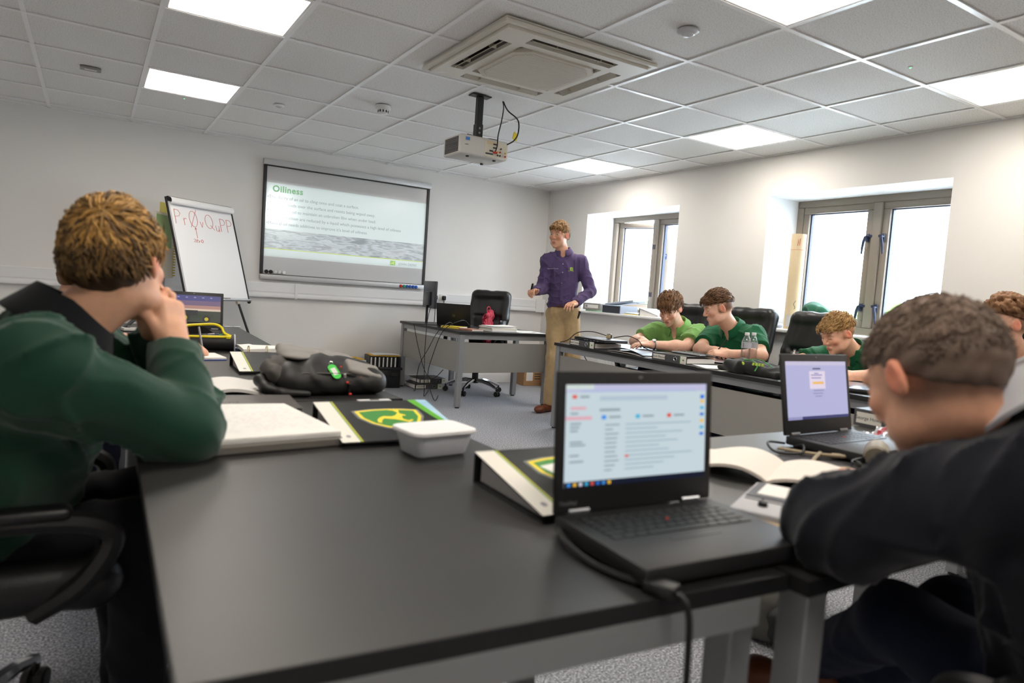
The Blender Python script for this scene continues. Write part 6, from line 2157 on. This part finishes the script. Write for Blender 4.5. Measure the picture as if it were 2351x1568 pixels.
def build_person(label, d, fwd, roll=0.0, skin=(226, 180, 152), hs=1.0, h=.006, sleeves='short', shirt_mat=None, shirt_name='polo_shirt', trouser=(30, 34, 52), hands=None, hair=None,
                 brow=(110, 80, 50), lash=True, stubble=None, stub_col=(120, 90, 70), arm=1.0, torso=(1, 1, 0), wr=(60, .004, 26), knees=None, shoes=None, collar_mat=None, collar_k=None, eye=None, shirt_h=None, seat=True, slv=.68, loose=0.0, nose=1.0, under=None, ruddy=1.0, vneck=True, hem=-.05, vdeep=.066):
    d = {k: V(*v) for k, v in d.items()}
    foot = V(d['PV'][0], d['PV'][1], 0)
    t = thing('person', label, 'person', tuple(foot))
    off = foot
    R = frame(fwd, roll)
    # ---------------- body (one continuous surface)
    S = Sdf()
    add_head(S, d['H'], R, hs, nose)
    neck0 = d['H'] + R @ V(0, -.025, -.06) * hs
    S.cone(neck0, d['N'] + tframe(d) @ V(0, -.005, -.02), .052 * hs, .058, k=.025)
    S.cone(d['H'] + R @ V(0, .01, -.075) * hs, d['N'] + tframe(d) @ V(0, .012, -.03), .036 * hs, .045, k=.02)
    add_torso(S, d, -.014, torso[0], torso[1], torso[2])
    for sd in ('L', 'R'):
        s_, e_, w_ = d['S' + sd], d['E' + sd], d['W' + sd]
        S.cone(s_, e_, .050 * arm, .041 * arm, k=.02)
        S.ell(s_ + (e_ - s_) * .35, V(1, 1, 1) * .050 * arm, None, k=.03)
        S.cone(e_, w_, .041 * arm, .027 * arm, k=.012)
        S.ell(e_ + (w_ - e_) * .28, V(1, 1, 1) * .043 * arm, None, k=.03)
        hd = (hands or {}).get(sd)
        if hd:
            add_hand(S, w_, side=(1 if sd == 'R' else -1), **hd)
    T = tframe(d)
    kn = knees
    if True:
        for q, sx in (('L', -1), ('R', 1)):
            hip = d['PV'] + T @ V(sx * .09, 0, 0)
            S.cone(hip, kn[q][0], .065, .05, k=.02)
            S.cone(kn[q][0], kn[q][1], .045, .035, k=.02)
    P, Q = S.mesh(h)
    C = paint_skin(P, d['H'], R, hs, skin, brow, lash, stubble, stub_col, ruddy)
    body = np_mesh('body', P, Q, m_skin, t, off, C)
    if eye:
        eyes(body, off, d['H'], R, hs, *eye)
    # ---------------- shirt
    S = Sdf()
    T = add_torso(S, d, .004 + loose, torso[0], torso[1], torso[2])
    for sd in ('L', 'R'):
        s_, e_, w_ = d['S' + sd], d['E' + sd], d['W' + sd]
        if sleeves == 'short':
            S.cone(s_, s_ + (e_ - s_) * slv, .062 * arm + .006 + loose, .066 * arm + .004 + loose, k=.03, flat=(0, 1))
        else:
            r0, r1, r2 = .064 * arm + loose, .056 * arm + loose, .040 * arm + loose * .6
            S.cone(s_, e_, r0, r1, k=.03)
            S.cone(e_, e_ + (w_ - e_) * .80, r1, r2 + .004, k=.02)
            S.cone(e_ + (w_ - e_) * .78, e_ + (w_ - e_) * .96, r2 + .004, r2 - .002, k=.008, flat=(0, 1))
    neck_up = nrm(d['H'] - d['N'])
    S.cone(d['N'] + T @ V(0, 0, -.05), d['N'] + T @ V(0, .0, .004), .078, .064, k=.02, flat=(0, 1))
    if vneck:
        S.ell(d['N'] + T @ V(0, .085, .0), V(.028, .05, vdeep), T, k=.008, op='s')
    S.half(d['PV'] + T @ V(0, 0, hem), -T[:, 2], d['PV'] - .35, d['PV'] + V(.35, .35, .12))
    Ps, Qs = S.mesh(shirt_h or h * 1.25, noise=folds(wr[0], wr[1], wr[2]))
    sh = np_mesh(shirt_name, Ps, Qs, shirt_mat, t, off)
    if collar_mat is not None:
        collar(sh, off, d, R, collar_mat, **(collar_k or {}))
    # ---------------- trousers
    m_tr = fabric('trouser_%d_%d_%d' % trouser, trouser, .05)
    S = Sdf()
    if seat:
        S.ell(d['PV'] + T @ V(0, 0, .0), V(.17, .13, .11), T, k=.04)
        for q, sx in (('L', -1), ('R', 1)):
            hip = d['PV'] + T @ V(sx * .09, 0, -.01)
            S.cone(hip, kn[q][0], .088, .068, k=.04)
            S.cone(kn[q][0], kn[q][1], .066, .052, k=.03)
    else:
        S.ell(d['PV'] + V(0, 0, .0), V(.155, .115, .11), T, k=.04)
        for q, sx in (('L', -1), ('R', 1)):
            hip = d['PV'] + T @ V(sx * .075, 0, -.03)
            S.cone(hip, kn[q][0], .088, .070, k=.03)
            S.cone(kn[q][0], kn[q][1] - V(0, 0, .03), .069, .056, k=.03, flat=(0, 1))
        S.half(d['PV'] + V(0, 0, .075), V(0, 0, 1), d['PV'] - .3, d['PV'] + .3)
    Pt, Qt = S.mesh(.009 if not seat else .011, noise=folds(wr[0] + 1, .006, 24))
    Pt[:, 2] = np.maximum(Pt[:, 2], .012)
    np_mesh('trousers', Pt, Qt, m_tr, t, off)
    # ---------------- shoes
    for q in ('L', 'R'):
        a, dirf = kn[q][1], nrm(kn[q][2])
        S = Sdf()
        S.cone(V(a[0], a[1], max(.05, a[2] - .06)), V(a[0], a[1], max(.05, a[2] - .02)), .045, .045, k=.02)
        b = V(a[0], a[1], max(.035, a[2] - .075))
        S.cone(b - dirf * .04, b + dirf * .13, .038, .034, k=.02).ell(b + dirf * .16, V(.045, .045, .03), None, k=.03)
        Pw, Qw = S.mesh(.008)
        Pw[:, 2] = np.maximum(Pw[:, 2], .001)
        so = np_mesh('shoe', Pw, Qw, shoes or M('shoe_dark', (28, 26, 26), .4), t, off)
    if hair:
        hk = dict(hair)
        hair_mesh('hair', t, off, d['H'], R, hs, **hk)
    return t, d, R, T, off, sh, Ps, Qs

def place_on(par, off, Ps, Qs, T, o, x, z, fn):
    i = surf(Ps, T, o, x, z)
    n = nrm(vnormals(Ps, Qs)[i])
    up = nrm(T[:, 2] - n * np.dot(T[:, 2], n))
    rt = np.cross(up, n)
    p = Ps[i] + n * .002 - off
    return fn(frame_T(tuple(p), tuple(rt), tuple(up)))

def badge(par, off, Ps, Qs, T, o, x, z, kind, mat, s=.03):
    def f(F):
        m = MB()
        if kind == 'oval':
            m.tube([F @ Vector((s * math.cos(a), .55 * s * math.sin(a), .001)) for a in [k * PI / 10 for k in range(20)]], .0012, 5, closed=True)
            m.tube([F @ Vector((s * .8 * (k / 8 - .5), .12 * s * math.sin(k * 1.7), .001)) for k in range(9)], .0014, 5)
        return m.build('embroidered_badge', mat, par)
    return place_on(par, off, Ps, Qs, T, o, x, z, f)

def button_row(par, off, Ps, Qs, T, o, zs, mat, r=.0055, x=0.0):
    for z in zs:
        place_on(par, off, Ps, Qs, T, o, x, z, lambda F: MB().cyl(tuple(F @ Vector((0, 0, -.002))), tuple(F @ Vector((0, 0, .002))), r, r * .9, 12).build('button', mat, par))

def placket(par, off, Ps, Qs, T, o, z0, z1, mat, w=.014, n=10):
    pts = []
    N = vnormals(Ps, Qs)
    for k in range(n + 1):
        i = surf(Ps, T, o, 0, z0 + (z1 - z0) * k / n)
        pts.append(Ps[i] + N[i] * .0015 - off)
    pts = np.array(pts)
    for _ in range(2):
        pts[1:-1] = (pts[:-2] + pts[1:-1] * 2 + pts[2:]) / 4
    m = MB()
    vs, fs = [], []
    rt = T[:, 0]
    fw = T[:, 1]
    for p in pts:
        vs += [Vector(p - rt * w), Vector(p + rt * w), Vector(p + rt * w + fw * .002), Vector(p - rt * w + fw * .002)]
    for k in range(n):
        for j in range(4):
            fs.append((k * 4 + j, k * 4 + (j + 1) % 4, k * 4 + 4 + (j + 1) % 4, k * 4 + 4 + j))
    fs += [(0, 1, 2, 3), (4 * n + 3, 4 * n + 2, 4 * n + 1, 4 * n)]
    m.add(vs, fs)
    return m.build('placket', mat, par)

def seated_legs(PV, fdir, ln=.42, spread=.11, shin=(.0, .0), az=.075):
    f = nrm((fdir[0], fdir[1], 0))
    r = V(f[1], -f[0], 0)
    out = {}
    for q, sx in (('L', -1), ('R', 1)):
        kn = V(*PV) + f * ln + r * sx * spread + V(0, 0, .0)
        kn[2] = .53
        out[q] = (kn, kn + f * shin[0] + r * sx * .02 + V(0, 0, az - .53), f)
    return out

relaxed = ((.25, .35, .25), (.28, .35, .25), (.32, .38, .25), (.36, .4, .3))
fist = ((.9, 1.2, .7), (.95, 1.25, .7), (1.0, 1.25, .7), (1.05, 1.25, .7))
pen_grip = ((.55, .7, .3), (.7, .8, .4), (.9, .9, .5), (1.0, 1.0, .5))

# ---- presenter -------------------------------------------------------------------------------
dP3 = dict(H=(-1.064, -1.773, 1.672), N=(-1.000, -1.775, 1.505), SR=(-1.120, -1.705, 1.425), SL=(-.885, -1.905, 1.428), ER=(-1.170, -1.715, 1.160), WR=(-1.355, -1.872, 1.122), EL=(-.812, -1.995, 1.160), WL=(-1.045, -2.075, 1.040), PV=(-.985, -1.815, .950))
legs3 = {'R': (V(-1.072, -1.850, .52), V(-1.110, -1.868, .09), V(-.55, -.2, 0)), 'L': (V(-.900, -1.905, .52), V(-.915, -1.935, .09), V(-.75, -.6, 0))}
m_pur = fabric('shirt_purple', (88, 72, 112), .1, .8)
m_khaki = (186, 160, 120)
t, d, R, T, off, sh, Ps, Qs = build_person('standing person in purple button shirt and khaki trousers holding a clicker', dP3, (-.90, -.42, -.10), roll=.03, skin=(224, 170, 140), h=.005, sleeves='long', shirt_mat=m_pur, shirt_name='button_shirt',
    trouser=m_khaki, seat=False, knees=legs3, shoes=M('shoe_brown', (120, 62, 36), .35), arm=.90, torso=(.84, .92, 0), wr=(71, .009, 34), loose=.003, hs=1.04, hem=.045, vdeep=.045, lash=False, brow=(120, 84, 48),
    eye=((78, 96, 110), (-.1, -.05)),
    hands={'R': dict(d=V(-.80, -.52, .05), nb=V(-.3, .1, .95), curls=pen_grip, thumb=(.5, .8, .1)), 'L': dict(d=V(-.85, -.45, -.12), nb=V(-.35, -.3, .9), curls=((.35, .5, .3), (.5, .6, .4), (.6, .7, .4), (.7, .7, .4)), thumb=(.4, .85, -.3))},
    hair=dict(col=(122, 86, 48), col2=(190, 146, 88), seed=3, t_top=.020, t_side=.004, line=.062, clumps=520, clen=.05, flow='fwd', fringe=.004, lift=.005, h=.005, cw=.0032),
    collar_mat=m_pur, collar_k=dict(r=.064, hgt=.042, drop=.038))
placket(sh, off, Ps, Qs, T, d['PV'], .10, .50, m_pur)
button_row(sh, off, Ps, Qs, T, d['PV'], (.16, .26, .36, .45), M('button_pale', (190, 186, 200), .3), .0055)
place_on(sh, off, Ps, Qs, T, d['PV'], -.085, .405, lambda F: MB().rbox(F.translation, (.03, .03, .002), .0009, 1, F.to_3x3()).build('chest_logo', M('logo_lime', (170, 200, 40), .5), sh))
place_on(sh, off, Ps, Qs, T, d['PV'], -.085, .405, lambda F: deer(F @ Matrix.Translation((0, -.003, .0012)), 'logo_deer', sh, m_green, .022))
place_on(sh, off, Ps, Qs, T, d['PV'], -.085, .380, lambda F: text('JOHN DEERE', .011, M('logo_lime', (170, 200, 40), .5), sh, F @ Matrix.Translation((-.032, -.006, .004)), 'logo_name'))
place_on(sh, off, Ps, Qs, T, d['PV'], .085, .405, lambda F: text('PowerGard Training', .0125, M('thread_pale', (200, 196, 214), .6), sh, F @ Matrix.Translation((-.058, -.006, .006)), 'embroidered_name'))
m = MB()
m.lathe([(.132, -.018), (.136, -.012), (.136, .018), (.130, .020)], 36)
b = m.build('belt', M('belt_brown', (92, 48, 30), .4), t)
b.scale = (1.07, .86, 1)
b.location = Vector(d['PV'] + V(0, 0, .06) - off)
b.rotation_euler = (0, 0, math.atan2(T[1, 0], T[0, 0]))
pp = d['WR'] + nrm((-.80, -.52, .05)) * .085
cl_ = thing('presentation_clicker', 'small black presentation clicker held in the raised hand', 'clicker', tuple(pp + V(.0, 0, -.012)), .6)
MB().rbox((0, 0, .035), (.022, .018, .095), .008, 3, rotm(.25, -.25, 0)).build('shell', m_plas_black, cl_)
MB().rbox((-.006, -.012, .06), (.010, .004, .016), .002, 1, rotm(.25, -.25, 0)).build('button', m_plas_grey, cl_)
wr_ = d['WL'] + nrm((-.85, -.45, -.12)) * .10
MB().rbox(tuple(d['PV'] + T @ V(-.150, .045, -.03) - off), (.02, .03, .075), .006, 2, rotm(.2, .3, .4)).build('belt_pouch', M('pouch_navy', (34, 38, 52), .5), t)

# ---- window side students -------------------------------------------------------------------
m_polo_l = fabric('polo_light_green', (124, 172, 96))
m_polo_d = fabric('polo_dark_green', (22, 92, 58))
m_badge = M('thread_lime', (150, 180, 40), .6)
dP4 = dict(H=(-.900, -3.135, 1.058), N=(-.765, -3.105, .915), SR=(-.840, -2.930, .858), SL=(-.725, -3.290, .868), ER=(-1.055, -2.935, .772), WR=(-1.155, -3.125, .795), EL=(-.940, -3.375, .772), WL=(-1.185, -3.265, .775), PV=(-.555, -3.03, .515))
t, d, R, T, off, sh, Ps, Qs = build_person('seated person in light green polo shirt with wristwatch, looking down', dP4, (-.80, -.38, -.62), skin=(238, 190, 166), h=.006, shirt_mat=m_polo_l, knees=seated_legs(dP4['PV'], (-1, -.2), .40),
    arm=1.14, torso=(1.15, 1.12, .03), wr=(81, .008, 36), brow=(96, 66, 44), hs=1.03,
    hands={'R': dict(d=V(-.55, -.80, -.05), nb=V(-.2, .1, .97), curls=relaxed), 'L': dict(d=V(-.90, .42, .0), nb=V(-.1, -.1, .98), curls=relaxed)},
    hair=dict(col=(92, 64, 42), col2=(150, 108, 70), seed=11, t_top=.022, t_side=.012, line=.050, clumps=800, clen=.050, flow='fwd', fringe=.010, lift=.009, cw=.0036),
    collar_mat=m_polo_l, collar_k=dict(r=.072))
placket(sh, off, Ps, Qs, T, d['PV'], .22, .40, m_polo_l)
place_on(sh, off, Ps, Qs, T, d['PV'], -.09, .24, lambda F: deer(F @ Matrix.Translation((0, 0, .002)), 'chest_logo', sh, M('logo_darkred', (90, 60, 20), .6), .026))
wd = nrm(d['WL'] - d['EL'])
wc = d['WL'] - wd * .02
q = np.linalg.svd(wd[None])[2]
t2 = thing('wristwatch', 'silver wristwatch on the forearm of the light green shirt', 'watch', tuple(wc))
a_, b_ = Vector(wd).orthogonal().normalized(), None
b_ = Vector(wd).cross(a_)
MB().tube([a_ * (.034 * math.cos(k * PI / 10)) + b_ * (.034 * math.sin(k * PI / 10)) for k in range(20)], .006, 6, closed=True).build('bracelet', m_steel, t2)
MB().cyl((-.012, -.008, .030), (-.016, -.012, .038), .017, .016, 20).build('case', m_chrome, t2)
MB().cyl((-.016, -.012, .038), (-.0163, -.0123, .0386), .013, .013, 20).build('dial', m_plas_white, t2)

dP5 = dict(H=(-.893, -3.616, 1.090), N=(-.745, -3.640, .945), SR=(-.720, -3.445, .888), SL=(-.715, -3.825, .905), ER=(-.965, -3.535, .775), WR=(-.995, -3.715, .782), EL=(-.830, -3.990, .778), WL=(-1.020, -3.850, .775), PV=(-.50, -3.60, .52))
fade5 = lambda L: np.clip((.045 - L[:, 2]) / .02, 0, 1) * np.clip((L[:, 2] + .05) / .03, 0, 1) * np.clip((.028 - L[:, 1]) / .015, 0, 1) * .85
t, d, R, T, off, sh, Ps, Qs = build_person('seated person with swept brown fringe in dark green polo, writing in profile', dP5, (-.80, .46, -.34), skin=(232, 184, 158), h=.006, shirt_mat=m_polo_d, knees=seated_legs(dP5['PV'], (-1, 0), .40),
    arm=1.04, torso=(1.02, 1.0, 0), wr=(82, .008, 36), stubble=fade5, stub_col=(96, 70, 52), brow=(84, 58, 40),
    hands={'R': dict(d=V(-.35, -.90, -.05), nb=V(-.6, .2, .75), curls=pen_grip), 'L': dict(d=V(-.80, .55, .0), nb=V(-.3, -.3, .9), curls=pen_grip)},
    hair=dict(col=(70, 50, 36), col2=(140, 100, 66), seed=12, t_top=.024, t_side=.006, line=.062, clumps=800, clen=.060, flow=(.1, 1.0, .15), fringe=.012, lift=.010, side_cut=.036, cw=.0036),
    collar_mat=m_polo_d)
placket(sh, off, Ps, Qs, T, d['PV'], .22, .40, m_polo_d)
button_row(sh, off, Ps, Qs, T, d['PV'], (.27, .33, .39), M('button_green', (24, 70, 50), .4))
badge(sh, off, Ps, Qs, T, d['PV'], -.09, .26, 'oval', m_badge, .028)
MB().sheet(lambda u, v: tuple(Vector(d['PV'] + T @ V(-.13 + .02 * u, -.115 - .03 * math.sin(PI * v), .02 + v * .40) - off)), 6, 8, .004).build('dark_side_panel', fabric('panel_navy', (26, 30, 44)), sh)
pe = thing('ballpoint_pen', 'dark pen in the hand of the brown-haired student', 'pen', tuple(d['WR'] + V(-.06, -.07, .0)), 0, rot=(.5, .35, .4))
MB().cyl((0, 0, -.02), (0, 0, .11), .0045, .0045, 8).build('barrel', m_plas_black, pe)
MB().cyl((0, 0, -.035), (0, 0, -.02), .001, .0045, 8).build('tip', m_steel, pe)

dP6 = dict(H=(-.887, -4.573, .985), N=(-.715, -4.580, .868), SR=(-.715, -4.385, .820), SL=(-.735, -4.760, .865), ER=(-.930, -4.330, .780), WR=(-1.105, -4.435, .790), EL=(-.880, -4.890, .762), WL=(-1.130, -4.820, .755), PV=(-.44, -4.55, .515))
fade6 = lambda L: np.clip((.040 - L[:, 2]) / .02, 0, 1) * np.clip((L[:, 2] + .05) / .03, 0, 1) * np.clip((.025 - L[:, 1]) / .015, 0, 1) * .6
t, d, R, T, off, sh, Ps, Qs = build_person('seated person with short blond hair in dark green polo, bent over writing', dP6, (-.86, .22, -.46), skin=(236, 184, 156), h=.006, shirt_mat=m_polo_d, knees=seated_legs(dP6['PV'], (-1, 0), .40),
    arm=1.0, torso=(1.0, 1.0, 0), wr=(83, .008, 36), stubble=fade6, stub_col=(176, 132, 92), brow=(150, 112, 72),
    hands={'R': dict(d=V(-.80, -.45, .05), nb=V(-.3, .3, .9), curls=pen_grip), 'L': dict(d=V(-.95, .25, .0), nb=V(0, 0, 1), curls=relaxed)},
    hair=dict(col=(150, 112, 66), col2=(206, 166, 110), seed=13, t_top=.018, t_side=.006, line=.056, clumps=800, clen=.036, flow='fwd', fringe=.006, lift=.007, side_cut=.030, cw=.0032),
    collar_mat=m_polo_d)
placket(sh, off, Ps, Qs, T, d['PV'], .20, .40, m_polo_d)
button_row(sh, off, Ps, Qs, T, d['PV'], (.24, .30, .36), M('button_green', (24, 70, 50), .4))
badge(sh, off, Ps, Qs, T, d['PV'], -.095, .24, 'oval', m_badge, .028)
pe = thing('four_colour_pen', 'white four-colour pen held upright by the blond student', 'pen', tuple(d['WR'] + V(-.06, -.035, .0)), 0, rot=(.1, .15, 0))
MB().cyl((0, 0, -.03), (0, 0, .075), .006, .006, 10).build('barrel', m_plas_white, pe)
MB().cyl((0, 0, -.045), (0, 0, -.03), .0015, .006, 8).build('tip', m_steel, pe)
for k, c in enumerate(((190, 40, 40), (40, 60, 160), (30, 30, 34), (40, 130, 60))):
    MB().rbox((.005 * math.cos(k * PI / 2), .005 * math.sin(k * PI / 2), .072), (.003, .003, .02), .001, 1).build('slider', M('slider_%d' % k, c, .4), pe)

dP7 = dict(H=(-.710, -5.395, 1.112), N=(-.570, -5.435, .940), SR=(-.430, -5.290, .880), SL=(-.500, -5.655, .890), ER=(-.640, -5.230, .765), WR=(-.860, -5.30, .760), EL=(-.70, -5.760, .762), WL=(-.93, -5.70, .757), PV=(-.34, -5.44, .52))
fade7 = lambda L: np.clip((.040 - L[:, 2]) / .02, 0, 1) * np.clip((L[:, 2] + .05) / .03, 0, 1) * np.clip((.02 - L[:, 1]) / .015, 0, 1) * .75
t, d, R, T, off, sh, Ps, Qs = build_person('seated person with curly brown hair in dark green polo beside the window wall', dP7, (-.86, .50, .04), skin=(226, 176, 150), h=.006, shirt_mat=m_polo_d, knees=seated_legs(dP7['PV'], (-1, 0), .38),
    torso=(1.0, 1.0, 0), wr=(84, .008, 36), stubble=fade7, stub_col=(110, 78, 56), brow=(96, 66, 44), lash=False, eye=((80, 70, 50), (0, -.05)), hs=1.04,
    hands={'R': dict(d=V(-.95, -.1, 0), nb=V(0, 0, 1), curls=relaxed), 'L': dict(d=V(-.95, .2, 0), nb=V(0, 0, 1), curls=relaxed)},
    hair=dict(col=(92, 62, 40), col2=(150, 108, 70), seed=14, t_top=.030, t_side=.012, line=.064, clumps=0, curly=True, fringe=.010, side_cut=.034, h=.005),
    collar_mat=m_polo_d)

# ---- student in the green sweatshirt (left foreground) ------------------------------------------
m_sweat = M('sweat_green', (22, 62, 46), .85, spec=.2, bump=.2, bscale=1200, sheen=.25, var=.06, vscale=18)
dP1 = dict(H=(-4.772, -5.440, 1.098), N=(-4.868, -5.478, .962), SR=(-4.905, -5.640, .905), SL=(-4.860, -5.275, .905), ER=(-4.648, -5.580, .768), WR=(-4.662, -5.440, .930), EL=(-4.625, -5.280, .762), WL=(-4.690, -5.345, .950), PV=(-5.02, -5.38, .52))
t, d, R, T, off, sh, Ps, Qs = build_person('seated person in dark green sweatshirt with blond-brown hair, hands at mouth', dP1, (.52, .85, -.06), roll=.12, skin=(224, 172, 142), h=.0045, sleeves='long', shirt_mat=m_sweat, shirt_name='sweatshirt',
    trouser=(22, 24, 30), knees=seated_legs(dP1['PV'], (1, .05), .30), arm=1.06, torso=(1.02, 1.02, 0), wr=(91, .014, 28), loose=.010, hs=.98, vneck=False, brow=(130, 96, 60),
    hands={'R': dict(d=V(-.12, .30, .95), nb=V(.72, -.62, .30), curls=((.9, 1.1, .5), (1.0, 1.1, .5), (1.05, 1.1, .5), (1.1, 1.1, .5)), thumb=(.45, .85, -.2), s=1.08), 'L': dict(d=V(.05, .0, 1.0), nb=V(.6, .75, .2), curls=fist)},
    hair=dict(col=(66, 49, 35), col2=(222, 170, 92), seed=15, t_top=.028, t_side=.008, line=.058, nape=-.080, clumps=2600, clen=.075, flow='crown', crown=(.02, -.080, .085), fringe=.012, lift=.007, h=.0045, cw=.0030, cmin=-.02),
    shirt_h=.006)
collar(sh, off, d, R, fabric('collar_black', (20, 22, 26), .1), r=.072, hgt=.052, drop=.050, tilt=.5, open_=.03)
ph = thing('pen', 'pale pen held in front of the mouth of the sweatshirt wearer', 'pen', tuple(d['WR'] + V(-.04, .05, .055)), 0, rot=(0, 1.45, 2.4))
MB().cyl((0, 0, -.05), (0, 0, .08), .0045, .0045, 8).build('barrel', M('pen_pale', (214, 206, 190), .4), ph)
MB().cyl((0, 0, .08), (0, 0, .09), .0035, .001, 8).build('tip', m_steel, ph)

# ---- student behind, mostly hidden ---------------------------------------------------------------
dP2 = dict(H=(-4.818, -3.945, 1.010), N=(-4.930, -3.945, .885), SR=(-4.900, -4.125, .835), SL=(-4.880, -3.765, .835), ER=(-4.690, -4.060, .758), WR=(-4.470, -3.885, .752), EL=(-4.760, -3.690, .757), WL=(-4.520, -3.650, .755), PV=(-5.13, -3.95, .52))
t, d, R, T, off, sh, Ps, Qs = build_person('seated person in dark clothing writing on the blue-edged pad, half hidden', dP2, (.80, .12, -.52), skin=(230, 176, 150), h=.007, shirt_mat=fabric('dark_shirt', (44, 46, 52)), shirt_name='shirt', knees=seated_legs(dP2['PV'], (1, 0), .36),
    wr=(92, .008, 34), brow=(110, 80, 56), nose=1.05,
    hands={'R': dict(d=V(.80, .58, .0), nb=V(.1, -.5, .85), curls=pen_grip, s=1.05), 'L': dict(d=V(.95, -.2, 0), nb=V(0, 0, 1), curls=relaxed)},
    hair=dict(col=(128, 94, 62), seed=16, t_top=.018, t_side=.010, line=.054, clumps=260, clen=.04, flow='fwd', h=.007))
pe = thing('ballpoint_pen', 'silver pen in the hand above the blue-edged pad', 'pen', tuple(d['WR'] + V(.075, .055, .002)), 0, rot=(-.25, -.15, 0))
MB().cyl((0, 0, -.01), (0, 0, .10), .0045, .0045, 8).build('barrel', m_steel, pe)
MB().cyl((0, 0, -.022), (0, 0, -.01), .001, .0045, 8).build('tip', m_plas_black, pe)

# ---- student in the navy sweatshirt (right foreground) -----------------------------------------
m_navy = M('sweat_navy', (17, 20, 29), .88, spec=.2, bump=.2, bscale=1200, sheen=.2, var=.08, vscale=16)
dP8 = dict(H=(-3.715, -6.552, 1.008), N=(-3.615, -6.660, .962), SL=(-3.715, -6.735, .895), SR=(-3.365, -6.62, .925), EL=(-3.845, -6.515, .776), WL=(-3.610, -6.440, .770), ER=(-3.225, -6.425, .772), WR=(-3.42, -6.35, .765), PV=(-3.60, -6.86, .54))
legs8 = {'L': (V(-3.50, -6.44, .52), V(-3.28, -6.15, .26), V(-.75, .60, .10)), 'R': (V(-3.34, -6.46, .52), V(-3.16, -6.12, .09), V(-.2, 1, 0))}
fade8 = lambda L: np.clip((.060 - L[:, 2]) / .05, 0, 1) * np.clip((L[:, 2] + .085) / .05, 0, 1) * np.clip((.030 - L[:, 1]) / .02, 0, 1) * np.clip(1.35 - 1.3 * np.exp(-(((L[:, 1] + .004) / .03) ** 2 + ((L[:, 2] + .006) / .036) ** 2)), 0, 1) * .72
t, d, R, T, off, sh, Ps, Qs = build_person('seated person in navy sweatshirt with close-cropped hair, bent over the desk', dP8, (.20, .84, -.50), roll=.0, skin=(222, 166, 136), h=.005, sleeves='long', shirt_mat=m_navy, shirt_name='sweatshirt', trouser=(26, 34, 56), knees=legs8,
    shoes=M('boot_brown', (112, 60, 34), .5), arm=1.06, torso=(1.05, 1.05, 0), wr=(93, .012, 26), loose=.010, hs=.99, vneck=False, stubble=fade8, stub_col=(96, 76, 62), brow=(100, 74, 56),
    hands={'L': dict(d=V(.85, .45, 0), nb=V(0, 0, 1), curls=relaxed), 'R': dict(d=V(-.8, .5, 0), nb=V(0, 0, 1), curls=relaxed)},
    hair=dict(col=(104, 86, 74), col2=(150, 128, 110), seed=17, t_top=.011, t_side=.005, line=.058, nape=-.045, clumps=2200, clen=.016, flow='crown', lift=.0015, h=.005, cw=.0018, cmin=0.0), shirt_h=.0065)
collar(sh, off, d, R, M('collar_grey', (206, 206, 212), .8), r=.086, hgt=.070, drop=.030, tilt=.3, open_=.06)
